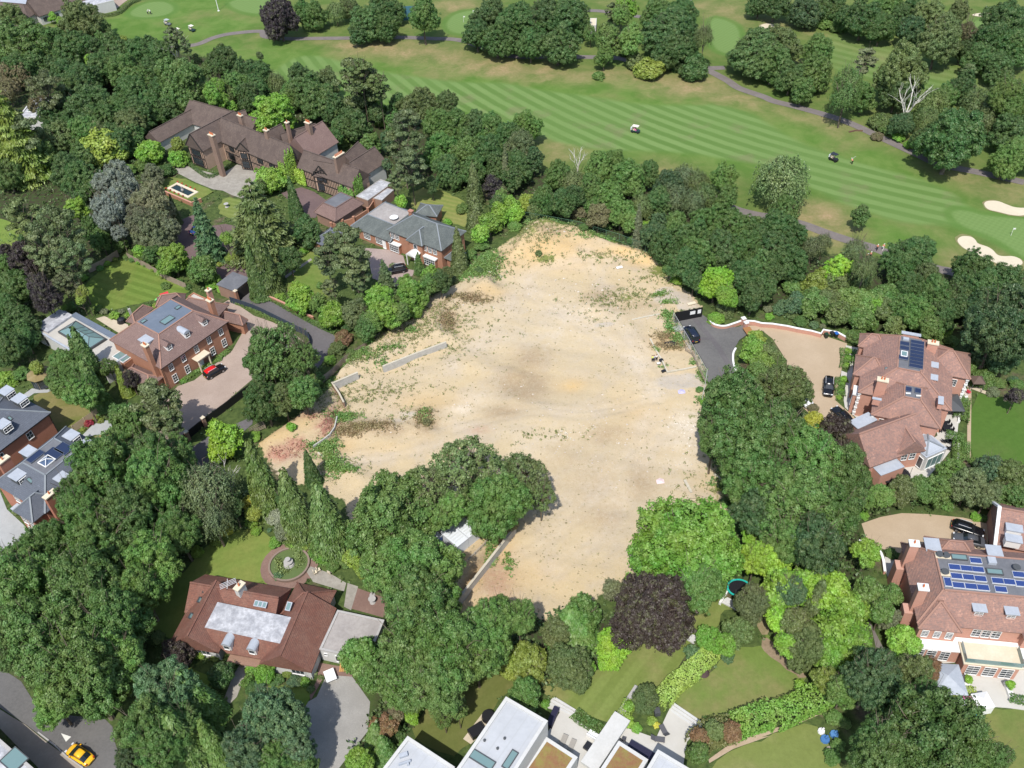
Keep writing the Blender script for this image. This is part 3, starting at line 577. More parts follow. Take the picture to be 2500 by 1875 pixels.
def build_sheets():
 tar = speck('tarmac', (.098, .096, .096), (.13, .127, .124), (.16, .155, .15), .12, 2.5)
 tarp = speck('path_tarmac', (.16, .14, .135), (.2, .178, .165), (.13, .115, .11), .3, 2.)
 dark = speck('dark_tarmac', (.115, .108, .112), (.145, .136, .14), (.085, .08, .082), .12, 2.5)
 blk = speck('block_paving', (.33, .26, .215), (.4, .32, .27), (.25, .19, .16), .15, 4.)
 pinkb = speck('pink_block_paving', (.31, .25, .23), (.37, .3, .27), (.24, .18, .165), .2, 4.)
 purp = speck('purple_block_paving', (.135, .095, .095), (.17, .12, .115), (.1, .07, .07), .2, 4.)
 grav = speck('resin_gravel', (.385, .3, .205), (.43, .34, .24), (.33, .255, .18), .2, 5.)
 grey = speck('grey_gravel', (.27, .262, .245), (.33, .32, .3), (.21, .2, .19), .25, 6.)
 bgrey = speck('pale_grey_setts', (.33, .34, .34), (.39, .4, .4), (.27, .28, .28), .3, 6.)
 white = speck('pale_stone_slabs', (.47, .455, .42), (.51, .495, .46), (.41, .395, .36), .3, 1.2)
 stone = speck('worn_stone_flags', (.27, .25, .22), (.35, .33, .29), (.2, .185, .16), .5, 1.6)
 brickp = speck('brick_paving', (.19, .12, .1), (.25, .165, .135), (.14, .09, .075), .3, 3.)
 beige = speck('buff_paving', (.47, .41, .31), (.53, .46, .36), (.4, .34, .26), .3, 2.)
 pav = speck('footway_asphalt', (.29, .25, .21), (.35, .31, .26), (.24, .21, .175), .15, 2.)
 sandm = speck('bunker_sand', (.54, .48, .36), (.58, .52, .4), (.49, .43, .32), .2, 2.)
 lip = speck('bunker_lip_turf', (.2, .17, .08), (.12, .17, .05), (.25, .2, .12), .5, 2.)
 def sh(name, s, z, m, sm=0, j=0., th=0.): return sheet(name, pts(s), z, m, sm, jitter=j, thick=th)
 def st(name, s, w_, z, m): return strip(name, spline(pts(s)), w_, z, m)
 # golf paths
 st('golf_path', 'z00:700,260 900,335 1060,385 1200,395 1370,400 1640,380 1800,320 1950,285 2200,265 z10:100,310 300,328 500,325 800,322 1200,316 1500,326 1760,345 z20:0,470 300,480 560,480 900,490 1000,508 1300,560 1500,570 1700,575 1830,572', 2.6, .05, tarp)
 st('golf_path', 'z20:1690,595 1850,680 1950,745 z30:20,820 100,855 300,905 600,990 800,1065 1000,1160 1300,1300 1500,1390 1800,1450 2212,1540', 2.7, .07, tarp)
 st('golf_path', 'z21:1700,60 1900,170 2100,225 z31:100,245 330,300 550,380 770,452 950,505 1060,545 1300,620 1500,685 1600,705 1900,800', 2.8, .05, tarp)
 st('golf_path', 'z20:660,90 800,96 1100,140 1400,200', 2.4, .05, tarp)
 for s in ('z31:1640,440 1680,402 1760,405 1800,430 1820,470 1900,490 1950,520 1985,565 2040,575 2120,570 2190,600 2205,640 2150,664 2050,660 1960,625 1880,585 1780,545 1690,500', 'z31:1868,130 1900,105 1990,105 2060,135 2140,165 2260,165 2300,200 2200,235 2090,225 2000,200 1900,180',
              'z20:2110,220 2180,195 2260,210 2270,290 2180,322 2120,305 2145,265', 'z30:1760,125 1850,108 1950,115 1980,132 1920,142 1810,140', 'z30:1760,315 1800,310 1950,330 1960,355 1850,357 1780,345', 'z10:330,70 400,60 560,90 560,150 420,160'):
  P = smooth_poly(pts(s), 2); sheet('bunker', P, .06, sandm)
  cx_ = sum(p[0] for p in P)/len(P); cy_ = sum(p[1] for p in P)/len(P)
  sheet('bunker_lip', [(cx_+(p[0]-cx_)*1.07, cy_+(p[1]-cy_)*1.12) for p in P], .035, lip, jitter=.12)
 # streets and drives
 sh('street', 'z03:0,810 -300,700 -300,1000 0,1150 230,1300 460,1480 700,1659 1100,1900 1300,1800 1040,1659 970,1440 950,1310 880,1240 620,1220 330,1170 180,930', .04, tar)
 sh('pavement', 'z03:-300,1000 0,1165 110,1235 215,1295 330,1390 460,1490 700,1665 1100,1920 700,1950 330,1665 0,1325 -300,1200', .13, pav, th=.13)
 sh('site_drive', 'z21:1410,1075 1550,1040 1640,1075 1690,1110 1760,1155 1850,1180 1930,1180 1990,1160 2020,1240 1950,1290 1915,1350 1905,1480 1930,1550 1900,1640 z22:1830,80 1700,60 z21:1665,1620 1680,1530 1450,1130', .3, tar, 0)
 strip('tarmac_patch', spline(pts('z21:1555,1085 1640,1190 1760,1330 1880,1530 1930,1600')), 1.1, .308, dark); strip('tarmac_patch', pts('z21:1620,1275 1700,1280'), .8, .312, dark)
 sh('lane', 'z01:1930,905 1995,880 2100,760 2200,740 z11:0,870 350,1060 700,1240 690,1310 620,1400 560,1500 430,1600 z12:200,60 0,220 z02:2130,400 1850,640 1640,850 1480,900 1350,1000 1300,950 1480,800 1480,640 1600,610 1800,480 2100,350 z11:140,1640 300,1560 460,1400 480,1290 440,1200 330,1160 0,1000', .05, dark)
 sh('forecourt', 'z01:1540,260 1680,205 1700,330 1900,300 2130,350 2212,600 2212,700 2100,760 1960,900 1860,860 1830,700 1600,600 1430,470', .04, purp)
 sh('forecourt', 'z11:230,40 400,-10 510,30 610,100 520,250 440,250 330,140', .05, purp)
 sh('courtyard', 'z01:1930,940 1960,950 z11:0,1075 260,1165 420,1290 240,1420 z02:2120,30 1890,225 1660,400 1470,560 1340,600 1300,300 1500,80 z01:1640,1620 1960,1370 2090,1140 1830,1000', .04, blk)
 sh('driveway', 'z11:900,500 1150,520 1260,570 1290,680 1390,700 1200,830 1000,760 960,560', .05, pinkb)
 sh('driveway', 'z21:2000,1160 z31:0,1160 230,1190 500,1235 720,1310 700,1400 665,1560 640,1640 z32:650,60 620,200 700,270 780,340 800,430 520,420 300,220 z31:220,1640 210,1460 90,1270 0,1200 z21:2015,1235', .06, grav)
 sh('driveway', 'z32:840,1240 1000,1185 1180,1152 1400,1160 1700,1190 1920,1245 1900,1480 1300,1520 1000,1450 880,1360', .06, grav)
 sh('garden_path', 'z31:705,1325 830,1350 800,1400 770,1500 760,1659 z32:750,100 740,250 840,340 830,380 700,260 690,200 z31:705,1640 665,1600 670,1540 720,1560 750,1440', .09, white)
 sh('terrace', 'z32:1530,60 1640,40 1760,130 1720,200 1660,370 1640,560 1540,690 1400,850 1230,880 1080,760 1250,640 1480,500 1450,330', .12, white, th=.12)
 sh('garden_path', 'z32:1735,100 1768,105 1760,760 1730,760', .08, grav)
 sh('garden_path', 'z32:1730,90 1945,170 1955,120 1750,50', .08, beige)
 sh('terrace', 'z33:1330,640 1530,780 1640,770 1660,880 1790,1070 1900,1140 2085,1155 2400,1200 2400,700 1900,600', .12, white, th=.12)
 sh('garden_path', 'z32:1035,1520 1120,1540 1110,1659 z33:1090,120 1040,0 ', .1, white)
 sh('terrace', 'z23:380,1065 575,1175 540,1230 700,1345 830,1420 700,1659 560,1720 200,1600 330,1370 440,1190 320,1150', .14, white, th=.14)
 sh('terrace', 'z23:1390,1115 1650,1285 1510,1440 1480,1640 1150,1500 850,1500 960,1310 1250,1410 1345,1200', .14, white, th=.14)
 sh('patio', 'z13:1935,1190 1980,1210 2030,1270 1830,1460 1765,1415', .07, beige)
 sh('driveway', 'z13:590,870 830,890 880,960 980,1100 960,1350 720,1659 600,1900 500,1800 540,1659 400,1200 460,1100 530,1060 600,900', .05, grey)
 sh('brick_apron', 'z13:540,770 830,820 830,890 600,875 480,1090 470,1050 540,900', .07, brickp)
 sh('garden_path', 'z03:2040,750 2140,750 2060,900 2000,1060 1940,1120 1890,1080 1960,900', .07, stone)
 sh('patio', 'z13:760,300 870,140 1170,250 1160,330 1090,390', .06, brickp)
 sh('patio', 'z12:480,1600 640,1659 z13:780,100 760,170 500,90 z12:440,1640', .06, stone)
 sh('garden_path', 'z13:790,100 880,130 820,330 760,300', .08, stone)
 P = [ZG(1, 2, 300, 1590)]; cxx, cyy = P[0]
 sheet('circular_path', [(cxx+4.6*math.cos(a*.3), cyy+4.6*math.sin(a*.3)) for a in range(21)], .055, brickp)
 sh('stone_patio', 'z00:1455,1440 1540,1390 1700,1440 1860,1480 2000,1390 2200,1440 2200,1560 2110,1640 z01:2040,85 1960,60 1880,20 z00:1800,1600 1650,1540', .07, stone)
 sh('driveway', 'z02:-200,900 0,970 60,1120 200,1250 260,1320 330,1500 0,1700 -200,1700', .05, bgrey)
 sh('garden_path', 'z02:700,490 780,410 860,370 930,370 950,440 880,490 800,490 730,520', .06, bgrey)
 sh('garden_path', 'z02:200,150 270,100 400,110 470,70 480,95 400,135 290,140 240,175', .07, bgrey)
 sh('patio', 'z01:810,1100 880,1080 1080,1150 1090,1200 1000,1220', .07, beige)
 sh('patio', 'z00:860,90 960,95 1050,20 1080,0 900,-20 720,60', .07, blk)
 sh('garden_path', 'z00:880,330 940,340 1060,375 1190,385 1180,410 1050,395 900,350', .06, blk)
 sh('garden_path', 'z23:1690,1590 1900,1440 2212,1340 z33:0,1370 200,1290 400,1220 640,1115 640,1140 420,1240 220,1320 0,1400 z23:2212,1390 1900,1500 1700,1620', .08, speck('crazy_paving', (.36, .28, .2), (.42, .33, .25), (.3, .22, .15), .6, 3.))
 sh('garden_path', 'z33:810,250 850,310 960,520 1030,660 960,640 930,500 850,330', .06, tarp)
 sh('garden_path', 'z11:260,740 480,590 490,605 270,760', .06, stone)
 sh('road', 'z00:-300,560 0,650 60,720 40,860 -300,900', .05, tar)
 # lawns
 L = lambda a, b, d, ang, per, amt=1.: lawn_mat('lawn', a, b, d, ang, per, amt)
 g1, g2, g3 = (.085, .125, .03), (.12, .165, .045), (.17, .15, .06)
 def ln(s, m, z=.045, j=.25): return sh('lawn', s, z, m, 1, j)
 ln('z01:980,600 1120,605 1640,850 1480,920 1300,940 1200,970 860,1045 740,980 700,820 850,690', L((.09, .13, .028), (.12, .165, .04), (.14, .15, .045), -28, 2.2))
 m2 = L((.12, .155, .04), (.145, .18, .05), (.17, .17, .055), 20, 3, .5)
 ln('z02:1580,1620 1700,1440 2000,1290 2212,1280 z12:60,1290 170,1400 230,1500 150,1560 100,1659 z13:120,130 0,120 z03:2100,90 1740,15 1600,300 1500,560 1400,560 1250,450 1300,150 z02:1500,1700', m2)
 m3 = L((.125, .15, .045), (.155, .18, .06), (.19, .16, .08), 50, 2.6, .7)
 ln('z23:1560,250 1800,160 1960,330 1800,330 1760,480 1560,560 1500,700 1480,760 1290,990 1100,950 960,1180 800,1290 570,1170 380,1060 300,1020 250,900 640,900 900,740 1000,640 1500,500', m3)
 ln('z23:1690,880 1900,640 2100,640 2212,640 z33:0,460 60,540 370,830 390,920 200,1090 0,1160 z23:2212,1170 1950,1300 1650,1290 1390,1110 1400,1050', L((.11, .145, .04), (.13, .165, .048), (.19, .15, .08), 30, 3, .3))
 ln('z23:1700,1640 1900,1510 2212,1400 z33:200,1330 420,1260 560,1450 620,1600 900,1800 0,2000 z23:1600,1900', L((.135, .15, .05), (.15, .165, .06), (.2, .17, .09), 30, 3, .2))
 ln('z32:1770,135 2000,170 2300,230 2300,780 1900,700 1760,765', L((.058, .105, .022), (.066, .115, .026), (.075, .11, .03), 30, 2, .3), .06, .05)
 ln('z13:1530,1000 1800,850 2212,850 2212,960 2030,1130 1750,1570 1500,1500 1310,1380 1450,1150', L((.1, .105, .035), (.12, .12, .045), (.2, .15, .085), 30, 2, .3))
 ln('z33:1880,1150 2060,1160 2400,1150 2400,1800 2050,1800 1900,1500', L((.105, .13, .04), (.12, .145, .045), (.16, .14, .06), 30, 2, .3))
 ln('z10:1310,1640 1480,1560 1600,1620 z11:1790,110 1800,200 1800,340 1700,300 1330,180 1320,60', L((.14, .16, .05), (.18, .18, .065), (.21, .18, .08), -27, 1.6))
 ln('z00:1480,1475 1250,1560 z01:1640,125 1790,30 z00:1820,1620', L((.1, .14, .035), (.12, .16, .045), (.17, .16, .06), -27, 2))
 ln('z01:1900,60 2060,110 2080,210 1960,265 1820,200', L((.11, .14, .04), (.15, .175, .06), (.16, .16, .06), -27, 1.4))
 ln('z01:-300,200 0,250 210,330 170,500 0,530 -300,500', L((.12, .165, .04), (.14, .18, .045), (.18, .18, .06), 0, 3, .3))
 ln('z02:240,180 380,120 520,110 660,160 850,260 800,330 620,400 500,500 430,440 400,300', L((.12, .12, .04), (.19, .145, .08), (.21, .155, .085), 0, 6, .6))
 ln('z02:770,520 860,470 1100,520 1000,620 850,600', L((.18, .15, .07), (.2, .15, .08), (.21, .155, .085), 0, 6, .6))
 ln('z11:330,600 490,520 560,560 700,900 500,960 300,900 260,800', L((.1, .14, .035), (.12, .16, .045), (.17, .16, .06), -27, 2, .5))
 ln('z03:1560,810 1720,850 1800,900 1790,1010 1700,950 1650,900', L((.1, .14, .03), (.12, .16, .04), (.12, .16, .05), 0, 2, .5))
 ln('z13:0,1000 250,960 480,970 520,1010 400,1170 300,1130 60,1070', L((.1, .14, .03), (.12, .16, .04), (.13, .15, .05), 0, 2, .5))
 sh('bare_soil', 'z33:0,560 60,560 200,720 380,870 340,930 260,860 110,740 0,660', .075, speck('bare_soil', (.24, .18, .12), (.3, .23, .16), (.15, .12, .07), .4, 2.), 1, .3)
 sh('bare_soil', 'z33:-60,300 40,380 60,520 0,560 -80,420', .078, speck('dry_soil', (.3, .23, .15), (.22, .18, .1), (.14, .14, .06), .5, 2.), 1, .3)
# ---------------------------------------------------------------- every tree and shrub, read tile by tile: x y radius kind colour [height]
TILES = {
(0, 0): '''100 150 110 oak ol;200 390 235 oak mg 15;150 590 130 oak md;290 560 100 oakm md;700 190 165 oak ol 14;880 240 55 oakm md;440 145 38 small lg 4;600 430 165 oak dg;780 440 120 oak dg;
480 360 110 oak md;630 500 50 oakm mg;780 520 55 oakm lg 9;970 450 140 oak dg;1160 470 130 oak dg;1250 400 85 oakm dg;1350 490 130 oak dg;880 590 130 oak md;1060 610 150 oak md;1250 620 120 oak dg;
1540 700 190 dense md 17;1475 330 80 pine gg 15;1570 395 50 pine gg 13;1490 470 55 dead wh 11;1650 520 60 sparse ol;560 640 130 oak dg;700 690 150 oak dg;460 560 80 oakm dg;130 640 120 sparse br;60 770 110 sparse br;
390 760 130 pine gg 17;640 800 160 oak dg;760 910 190 oak dg;610 980 110 oak dg;880 1000 130 oak md;1110 800 140 oak dg;1150 960 140 oak dg;1290 900 130 oak dg;1010 940 120 oak md;1340 780 120 oak dg;1430 920 90 oakm dg;
330 900 100 sparse br;430 990 100 oakm dg;170 1130 150 pine gg 17;50 1200 80 oakm dg;500 1180 160 sparse ol;700 1130 140 oak md;1090 1080 140 oak ol;840 1265 220 laurel yg 9;720 1330 110 oakm md;1090 1290 70 bush mg;
1270 1290 130 bush lg 6;1110 1140 100 oakm dg;1500 1345 85 bush lg 4;1495 1215 55 small yg 5;350 1310 130 oak md;110 1360 110 oak md;560 1440 140 oak dg;700 1520 150 oak dg;120 1270 90 oakm md;270 1490 200 cedar yg;
980 1590 185 dense bg 15;1290 1480 85 oakm go 6;1300 1620 90 bush ol;1410 1440 75 bush md;1080 1440 75 bush mg;1900 520 120 oak dg;1840 570 70 oakm dg;2080 640 120 oak dg;1990 740 110 oak md;2160 640 80 oakm dg;
1700 620 60 sparse br;1815 800 85 oakm lg 12;1840 710 50 small lg 10;1950 910 55 small lg 6;1920 780 80 weep ol;2110 820 110 oak dg;2180 1020 45 oakm lg;1630 810 100 oak dg;50 1030 90 pine dg 14;1520 560 70 weep ol;
965 325 24 tiny bg;1035 325 34 tiny yg;1130 365 34 bush mg;980 380 45 bush md;1040 360 30 tiny mg;1200 360 40 small md;520 200 50 small lg 5;860 330 60 oakm md;240 690 40 bush lg;350 690 35 bush lg;60 480 90 oakm md;
1500 800 90 oakm dg;960 1130 90 oakm dg;850 1150 110 oakm ol;230 1250 90 oakm md;1000 1220 110 oakm dg;1760 620 80 oakm md;2150 1030 80 small lg;1200 1390 70 bush mg;60 1480 120 oak md;1180 700 100 oakm md''',
(1, 0): '''210 140 150 dense pu 15;500 120 105 oak md;400 70 60 oakm md;690 100 80 weep ol;800 60 80 sparse ol;960 190 150 oak dg;1060 90 120 oak dg;1110 230 110 oak dg;1200 95 75 oakm dg;890 270 85 oakm dg;
1425 130 120 oak md 15;1880 300 115 oak dg;2000 130 150 oak dg;2050 330 150 oak dg;60 630 90 oak dg;30 740 90 oakm dg;190 700 80 weep ol;400 650 110 oak dg;450 770 150 oak md;330 810 100 oak md;600 720 110 oak ol;
620 640 70 sparse ol;560 860 150 oak md;700 910 120 oak dg;860 700 160 pine ol 19;1055 740 85 pine ol 16;900 620 90 pine ol 20;160 970 165 oakm lg 12;840 1060 130 oak dg;1000 890 100 oak dg;1080 1050 48 cone lg 13;
1360 900 135 oak ol;1450 860 90 oakm ol;1610 900 110 oak ol;1230 900 95 oak dg;1290 1080 125 pine gg 18;1250 1230 125 pine gg 16;1320 1400 130 pine gg 15;1200 1520 70 pine gg 12;1560 1060 125 oak md;1710 1060 120 oak md;
1850 1060 120 oak dg;2000 1090 115 oak md;1600 1260 150 oak md;1800 1290 150 oak md;1960 1300 140 oak dg;2130 1160 115 oak dg;1650 1440 120 oak dg;1850 1460 115 oak dg;2080 1410 120 oak dg;1150 1190 80 oakm bl;980 1210 80 oakm mg;
130 1540 145 bush lg 6;2010 1570 75 oakm pu;2130 1600 42 spruce go 13;1870 1740 75 cone ol 13;50 1590 60 bush mg;60 1560 45 small mg;750 1200 60 bush mg;900 1240 60 bush lg;2190 1500 80 oakm dg;50 470 30 small ol;680 1170 70 oakm dg;1120 1390 45 small bt;1500 1560 60 oakm dg;740 1080 80 oakm md;1040 960 70 oakm dg;1180 1030 70 oakm md''',
(2, 0): '''100 200 180 oak dg;300 130 160 oak dg;500 150 160 oak dg;190 390 115 oak dg;420 380 160 oak dg;600 210 95 oak dg;890 110 70 pine gg;1010 60 80 oakm lg 13;960 130 70 oakm mg 12;850 330 105 oakm mg 12;810 470 75 oakm mg;
1040 330 100 oakm mg 13;990 430 60 bush mg;1350 250 200 oak dg;1250 130 130 oak md;1480 130 120 oak dg;1390 430 150 oak dg;1510 310 120 oak dg;1655 300 75 weep ol 14;1580 580 125 laurel dg 7;1190 580 150 laurel yg 5;1070 510 75 laurel ol 5;
2080 440 210 oak dg;2120 30 100 oak dg;150 1080 125 oak mg;100 1260 140 oak gg;60 1420 130 oak dg;220 1340 80 oakm bl;420 1480 110 oak md;560 1540 110 weep ol;780 1410 115 oak mg;900 1400 115 oak mg;1010 1510 150 oak mg;1180 1470 95 oak md;
1350 1560 115 oak bl;1480 1500 110 weep gg;1600 1530 100 weep ol;1830 1510 105 oak mg;700 1580 100 oak md;590 1390 60 dead wh 7;2195 520 160 oak dg;760 640 50 tiny mg;700 280 60 sparse mg;1460 560 90 bush dg''',
(3, 0): '''170 1520 210 weep sp 14;110 40 125 oak dg;380 90 130 oak bl;560 80 110 oak dg;540 190 78 bush mg;640 230 65 bush mg;850 170 160 oak dg;1060 80 110 oak md;1000 250 115 oak dg;1250 270 115 oak bl;1400 150 150 oak ol;1500 310 150 oak ol 16;1650 120 90 oak ol;
1730 260 70 sparse br 12;2050 200 175 oak dg;1950 360 160 oak dg;2110 420 160 oak dg;1830 500 125 oak dg;2000 580 120 oak dg;140 400 170 oak ol;90 540 160 oak md;480 420 125 oak md;430 600 145 oak mg;240 660 120 oak dg;340 760 95 oakm md;
880 510 85 pine go 14;730 690 110 weep md 15;700 810 115 weep md 13;860 810 100 oakm mg 9;1200 600 185 oak ol 17;1130 790 140 oak dg;1250 740 110 oak md;1225 930 130 dead wh 13;1010 1020 105 bush ol;970 1150 52 bush br;1150 1160 55 bush lg;1050 1090 60 bush mg;
1180 1040 95 dense bl;1450 860 125 weep ol;1390 1010 110 weep ol;1680 740 115 oak dg;1850 880 150 weep ol;1870 1030 130 weep ol;1600 1200 250 oak dg 16;1440 1180 130 oak dg;2110 820 150 dense mg 17;2060 980 140 oak dg;2110 1130 160 oak dg;2150 1320 140 oak mg;2050 1370 120 oak mg;
1330 1160 70 oakm dg;1740 620 70 pine gg;700 160 90 oak dg;620 60 90 oak dg;1280 80 100 oak dg;1700 420 90 oak dg;1170 150 90 oak dg;1560 800 90 oakm md;2180 1060 80 oak dg;1240 1220 50 bush lg''',
(0, 1): '''200 240 130 pine ol 17;480 380 180 pine gg 19;400 520 150 pine gg 17;600 600 140 pine gg 16;555 800 85 pine gg 11;640 175 85 oakm lg 12;790 330 100 oak dg;850 430 85 oakm md;240 480 90 oakm dg;920 180 135 dense bg 15;1010 370 62 oakm bg 9;
1270 140 160 dense go 14;1300 340 170 dense go 12;1180 260 110 dense go 13;1430 330 80 oakm go 9;1512 300 32 cone ol 9;1800 600 105 spruce bt 17;1910 420 50 small lg 11;1180 530 60 small lg;1020 480 75 bush mg;1290 560 75 oakm md;1460 600 115 oakm lg 8;
1700 690 125 bush mg 7;1790 770 80 bush lg;1880 840 60 bush lg;1570 650 55 bush md;845 672 30 tiny mg;905 630 32 tiny lg;970 598 24 tiny yg;1060 585 26 tiny mg;1120 600 30 tiny md;1180 620 30 tiny lg;1240 645 28 tiny mg;1300 680 30 tiny yg;1370 705 30 bush md;
1440 740 30 tiny md;1510 785 32 bush mg;1590 830 32 tiny md;700 755 42 bush lg;690 870 55 small yg 8;680 940 45 small yg 7;90 700 130 oak md;130 860 150 oak md;50 990 100 oak dg;200 590 110 oakm pu 13;290 750 70 oakm ol;390 900 110 oak pu 12;330 820 90 oak pu 12;
210 1250 105 oak dg;100 1370 130 oak dg;260 1170 90 oakm dg;310 1510 55 small yg;50 1610 90 bush lg;180 1570 80 bush mg;960 1070 42 tiny lg;1080 1070 30 tiny lg;1310 985 24 tiny yg;560 1510 130 oak mg;690 1480 60 spruce md 8;660 1590 120 oak md;820 1630 100 cone md 15;
920 1510 80 sparse mg;1100 1600 62 oakm pu;470 1600 80 oakm md;1250 995 28 tiny md;830 1010 36 tiny mg;880 1040 34 tiny go;1020 1040 26 tiny go;620 990 60 bush mg;560 1010 40 bush lg;60 1200 90 oakm dg;150 1060 90 oakm dg;40 560 80 oakm pu;1400 820 40 tiny mg;420 690 70 oakm gg;1850 640 30 tiny yg;1960 590 60 bush yg;2030 580 40 tiny yg;2160 680 60 bush mg;2170 790 50 bush mg;1550 1620 26 tiny lg;1620 1565 24 tiny mg;1770 1490 24 tiny mg;1850 1440 24 tiny mg;1780 830 40 bush lg''',
(1, 1): '''110 540 260 cedar ol 19;130 870 120 cone co 21;60 920 80 cone co 15;370 250 62 cone dg 12;450 360 110 oakm dg;415 530 40 tiny lg;300 600 90 oakm dg;760 480 150 pine gg 16;840 640 140 pine gg 14;620 600 110 pine gg 13;640 840 68 pine gg 9;900 760 85 pine gg 10;
750 315 45 bush lg;390 930 115 oakm lg 7;660 1070 130 laurel lg 6;540 960 70 oakm mg;480 1010 60 bush mg;870 1060 110 oakm gg;1060 960 125 oakm mb;1120 1100 135 oakm mb;1340 940 130 oakm mb;1290 800 70 oakm mb 4;1400 720 42 spruce md 6;1130 880 70 spruce gg 9;
1500 760 90 oakm mb;1580 840 85 oakm dg;1620 720 60 oakm ol;950 1190 100 oakm md;1240 1110 80 oakm mg;1740 700 75 cone ol 12;1880 340 85 cone ol 11;1240 110 55 small lg;1630 282 38 tiny lg;1830 560 60 bush mg;1910 390 85 small lg 6;1990 300 90 small lg 6;2080 210 80 small lg 6;
2170 150 75 small lg 6;2090 70 60 small mg;1920 490 70 bush mg;750 1270 85 bush ru;700 1350 75 bush ol;990 1310 45 bush lg;830 1400 60 bush mg;640 1450 55 bush lg;190 1360 220 sparse md 16;30 1450 110 oakm dg 10;60 1280 90 sparse md 10;150 1450 170 oak dg 13;420 1400 115 sparse md 14;340 1540 150 oakm dg 10;100 1560 120 oakm dg;
510 1600 80 bush mg;1900 745 40 tiny dg;220 920 50 bush lg;1350 1030 80 bush md;1170 650 30 tiny go;700 520 60 bush md;560 820 40 tiny mg;1680 790 60 bush ol;1480 860 70 oakm mg;1010 1170 80 oakm mg;780 1180 50 bush dg;2040 130 60 small dg;1320 1230 30 tiny ol;900 920 45 small md;1760 170 60 bush mg;2150 270 40 bush mg;200 690 60 oakm dg;1840 150 50 bush bl''',
(2, 1): '''150 130 85 bush yg 5;60 210 80 bush lg 5;230 190 70 bush ol 4;300 90 110 oak md;450 140 110 oak dg;560 80 90 oak dg;600 210 70 bush br;760 240 85 oakm br;730 170 70 oakm mg;850 90 125 oak mg;950 210 110 oak mg;1050 290 85 oakm mg;1130 150 110 weep ol;1280 120 120 oak dg;
1400 80 120 weep gg;1560 110 100 weep gg;1660 60 110 weep ol;1850 90 95 oak mg;1240 380 125 oak bl;1400 330 140 oak md;1330 490 125 oak dg;1550 420 145 oak dg;1700 290 150 oak md;1880 330 150 oak md;2050 330 105 oakm md;1600 570 150 oak md;1800 520 155 oak dg;2000 520 145 oak md;2130 450 125 oak dg;
1500 660 135 oak dg;1570 770 90 oakm dg;2100 690 145 oak dg;1980 770 140 oak dg;2060 920 110 oak dg;2160 850 100 oak dg;1750 790 125 dense li 9;1860 900 90 dense lg 8;1840 1010 90 bush ol;1760 1100 75 bush lg;1090 470 45 spruce go 11;2080 1270 85 bush yg;2110 1400 140 bush mb 6;2060 1330 90 bush mb 5;2150 1500 110 bush mb 6;2190 1390 90 bush ol 6;1990 1530 70 bush br;
2130 1570 120 bush mg 6;840 330 40 bush mg;1180 330 70 bush lg;640 400 40 bush md;1430 770 60 bush lg;1350 680 50 bush mg;1260 560 40 bush lg;1050 440 50 bush md;60 330 60 bush mg;2190 320 50 oakm ol;260 600 30 tiny ol;1020 180 60 oakm mg;2190 1020 40 bush go;2080 1340 60 bush lg''',
(3, 1): '''190 190 110 oak md;130 340 150 oak dg;250 430 130 oak dg;100 530 150 oak dg;230 650 150 oak dg;60 710 110 oak dg;430 490 90 weep gg;520 450 70 weep gg;790 510 85 weep gg 12;835 225 72 oakm md 6.5;870 660 100 weep ol 13;840 780 90 weep ol;1230 570 170 oak dg;1180 700 125 oak dg;
1370 520 90 oakm dg;1250 860 125 oak dg;1400 770 125 oak ol;640 690 110 oakm li 9;480 810 130 laurel yg 6;620 850 150 laurel ol 6;750 950 130 laurel mg 6;880 970 120 laurel mg 6;1030 900 105 laurel mg 6;430 970 120 laurel mg 6;1000 1030 110 laurel ol 5;300 960 95 laurel bt 5;850 1110 110 laurel mg 5;
1130 1160 95 laurel ol 5;650 1050 110 laurel ol 6;1300 1070 135 oak md;1200 1010 105 oakm md;1450 900 145 oak dg;1500 1060 120 oak dg;1430 1180 95 oakm mg;1780 700 145 oak dg;1850 820 150 oak dg;2050 790 145 oak dg;1650 880 110 oak dg;2000 1150 250 oak bl 19;2140 1000 150 oak bl;1850 1020 150 oak bl;
1830 1320 130 oak bl;2050 1380 170 oak bl;1770 1510 75 bush mg;1870 1600 100 bush mg;1550 1190 65 bush lg;440 1150 42 tiny bt;515 1160 28 tiny go;730 1370 32 tiny lg;725 1430 32 tiny lg;720 1490 30 tiny lg;690 1610 34 tiny lg;800 1260 95 bush mg;560 1120 60 bush mg;250 1060 60 bush ol;330 1120 60 bush mg;
180 1000 80 laurel bt;60 1080 40 tiny lg;1030 1260 60 bush mg;1600 1280 60 bush mg;690 1220 50 bush mg;390 870 80 laurel lg;950 1000 80 laurel lg 5;1690 1560 40 bush go;2120 1620 50 bush bt;560 940 90 laurel ol 6;1960 1620 40 tiny pu;270 840 90 laurel mg;1640 1000 90 oakm dg''',
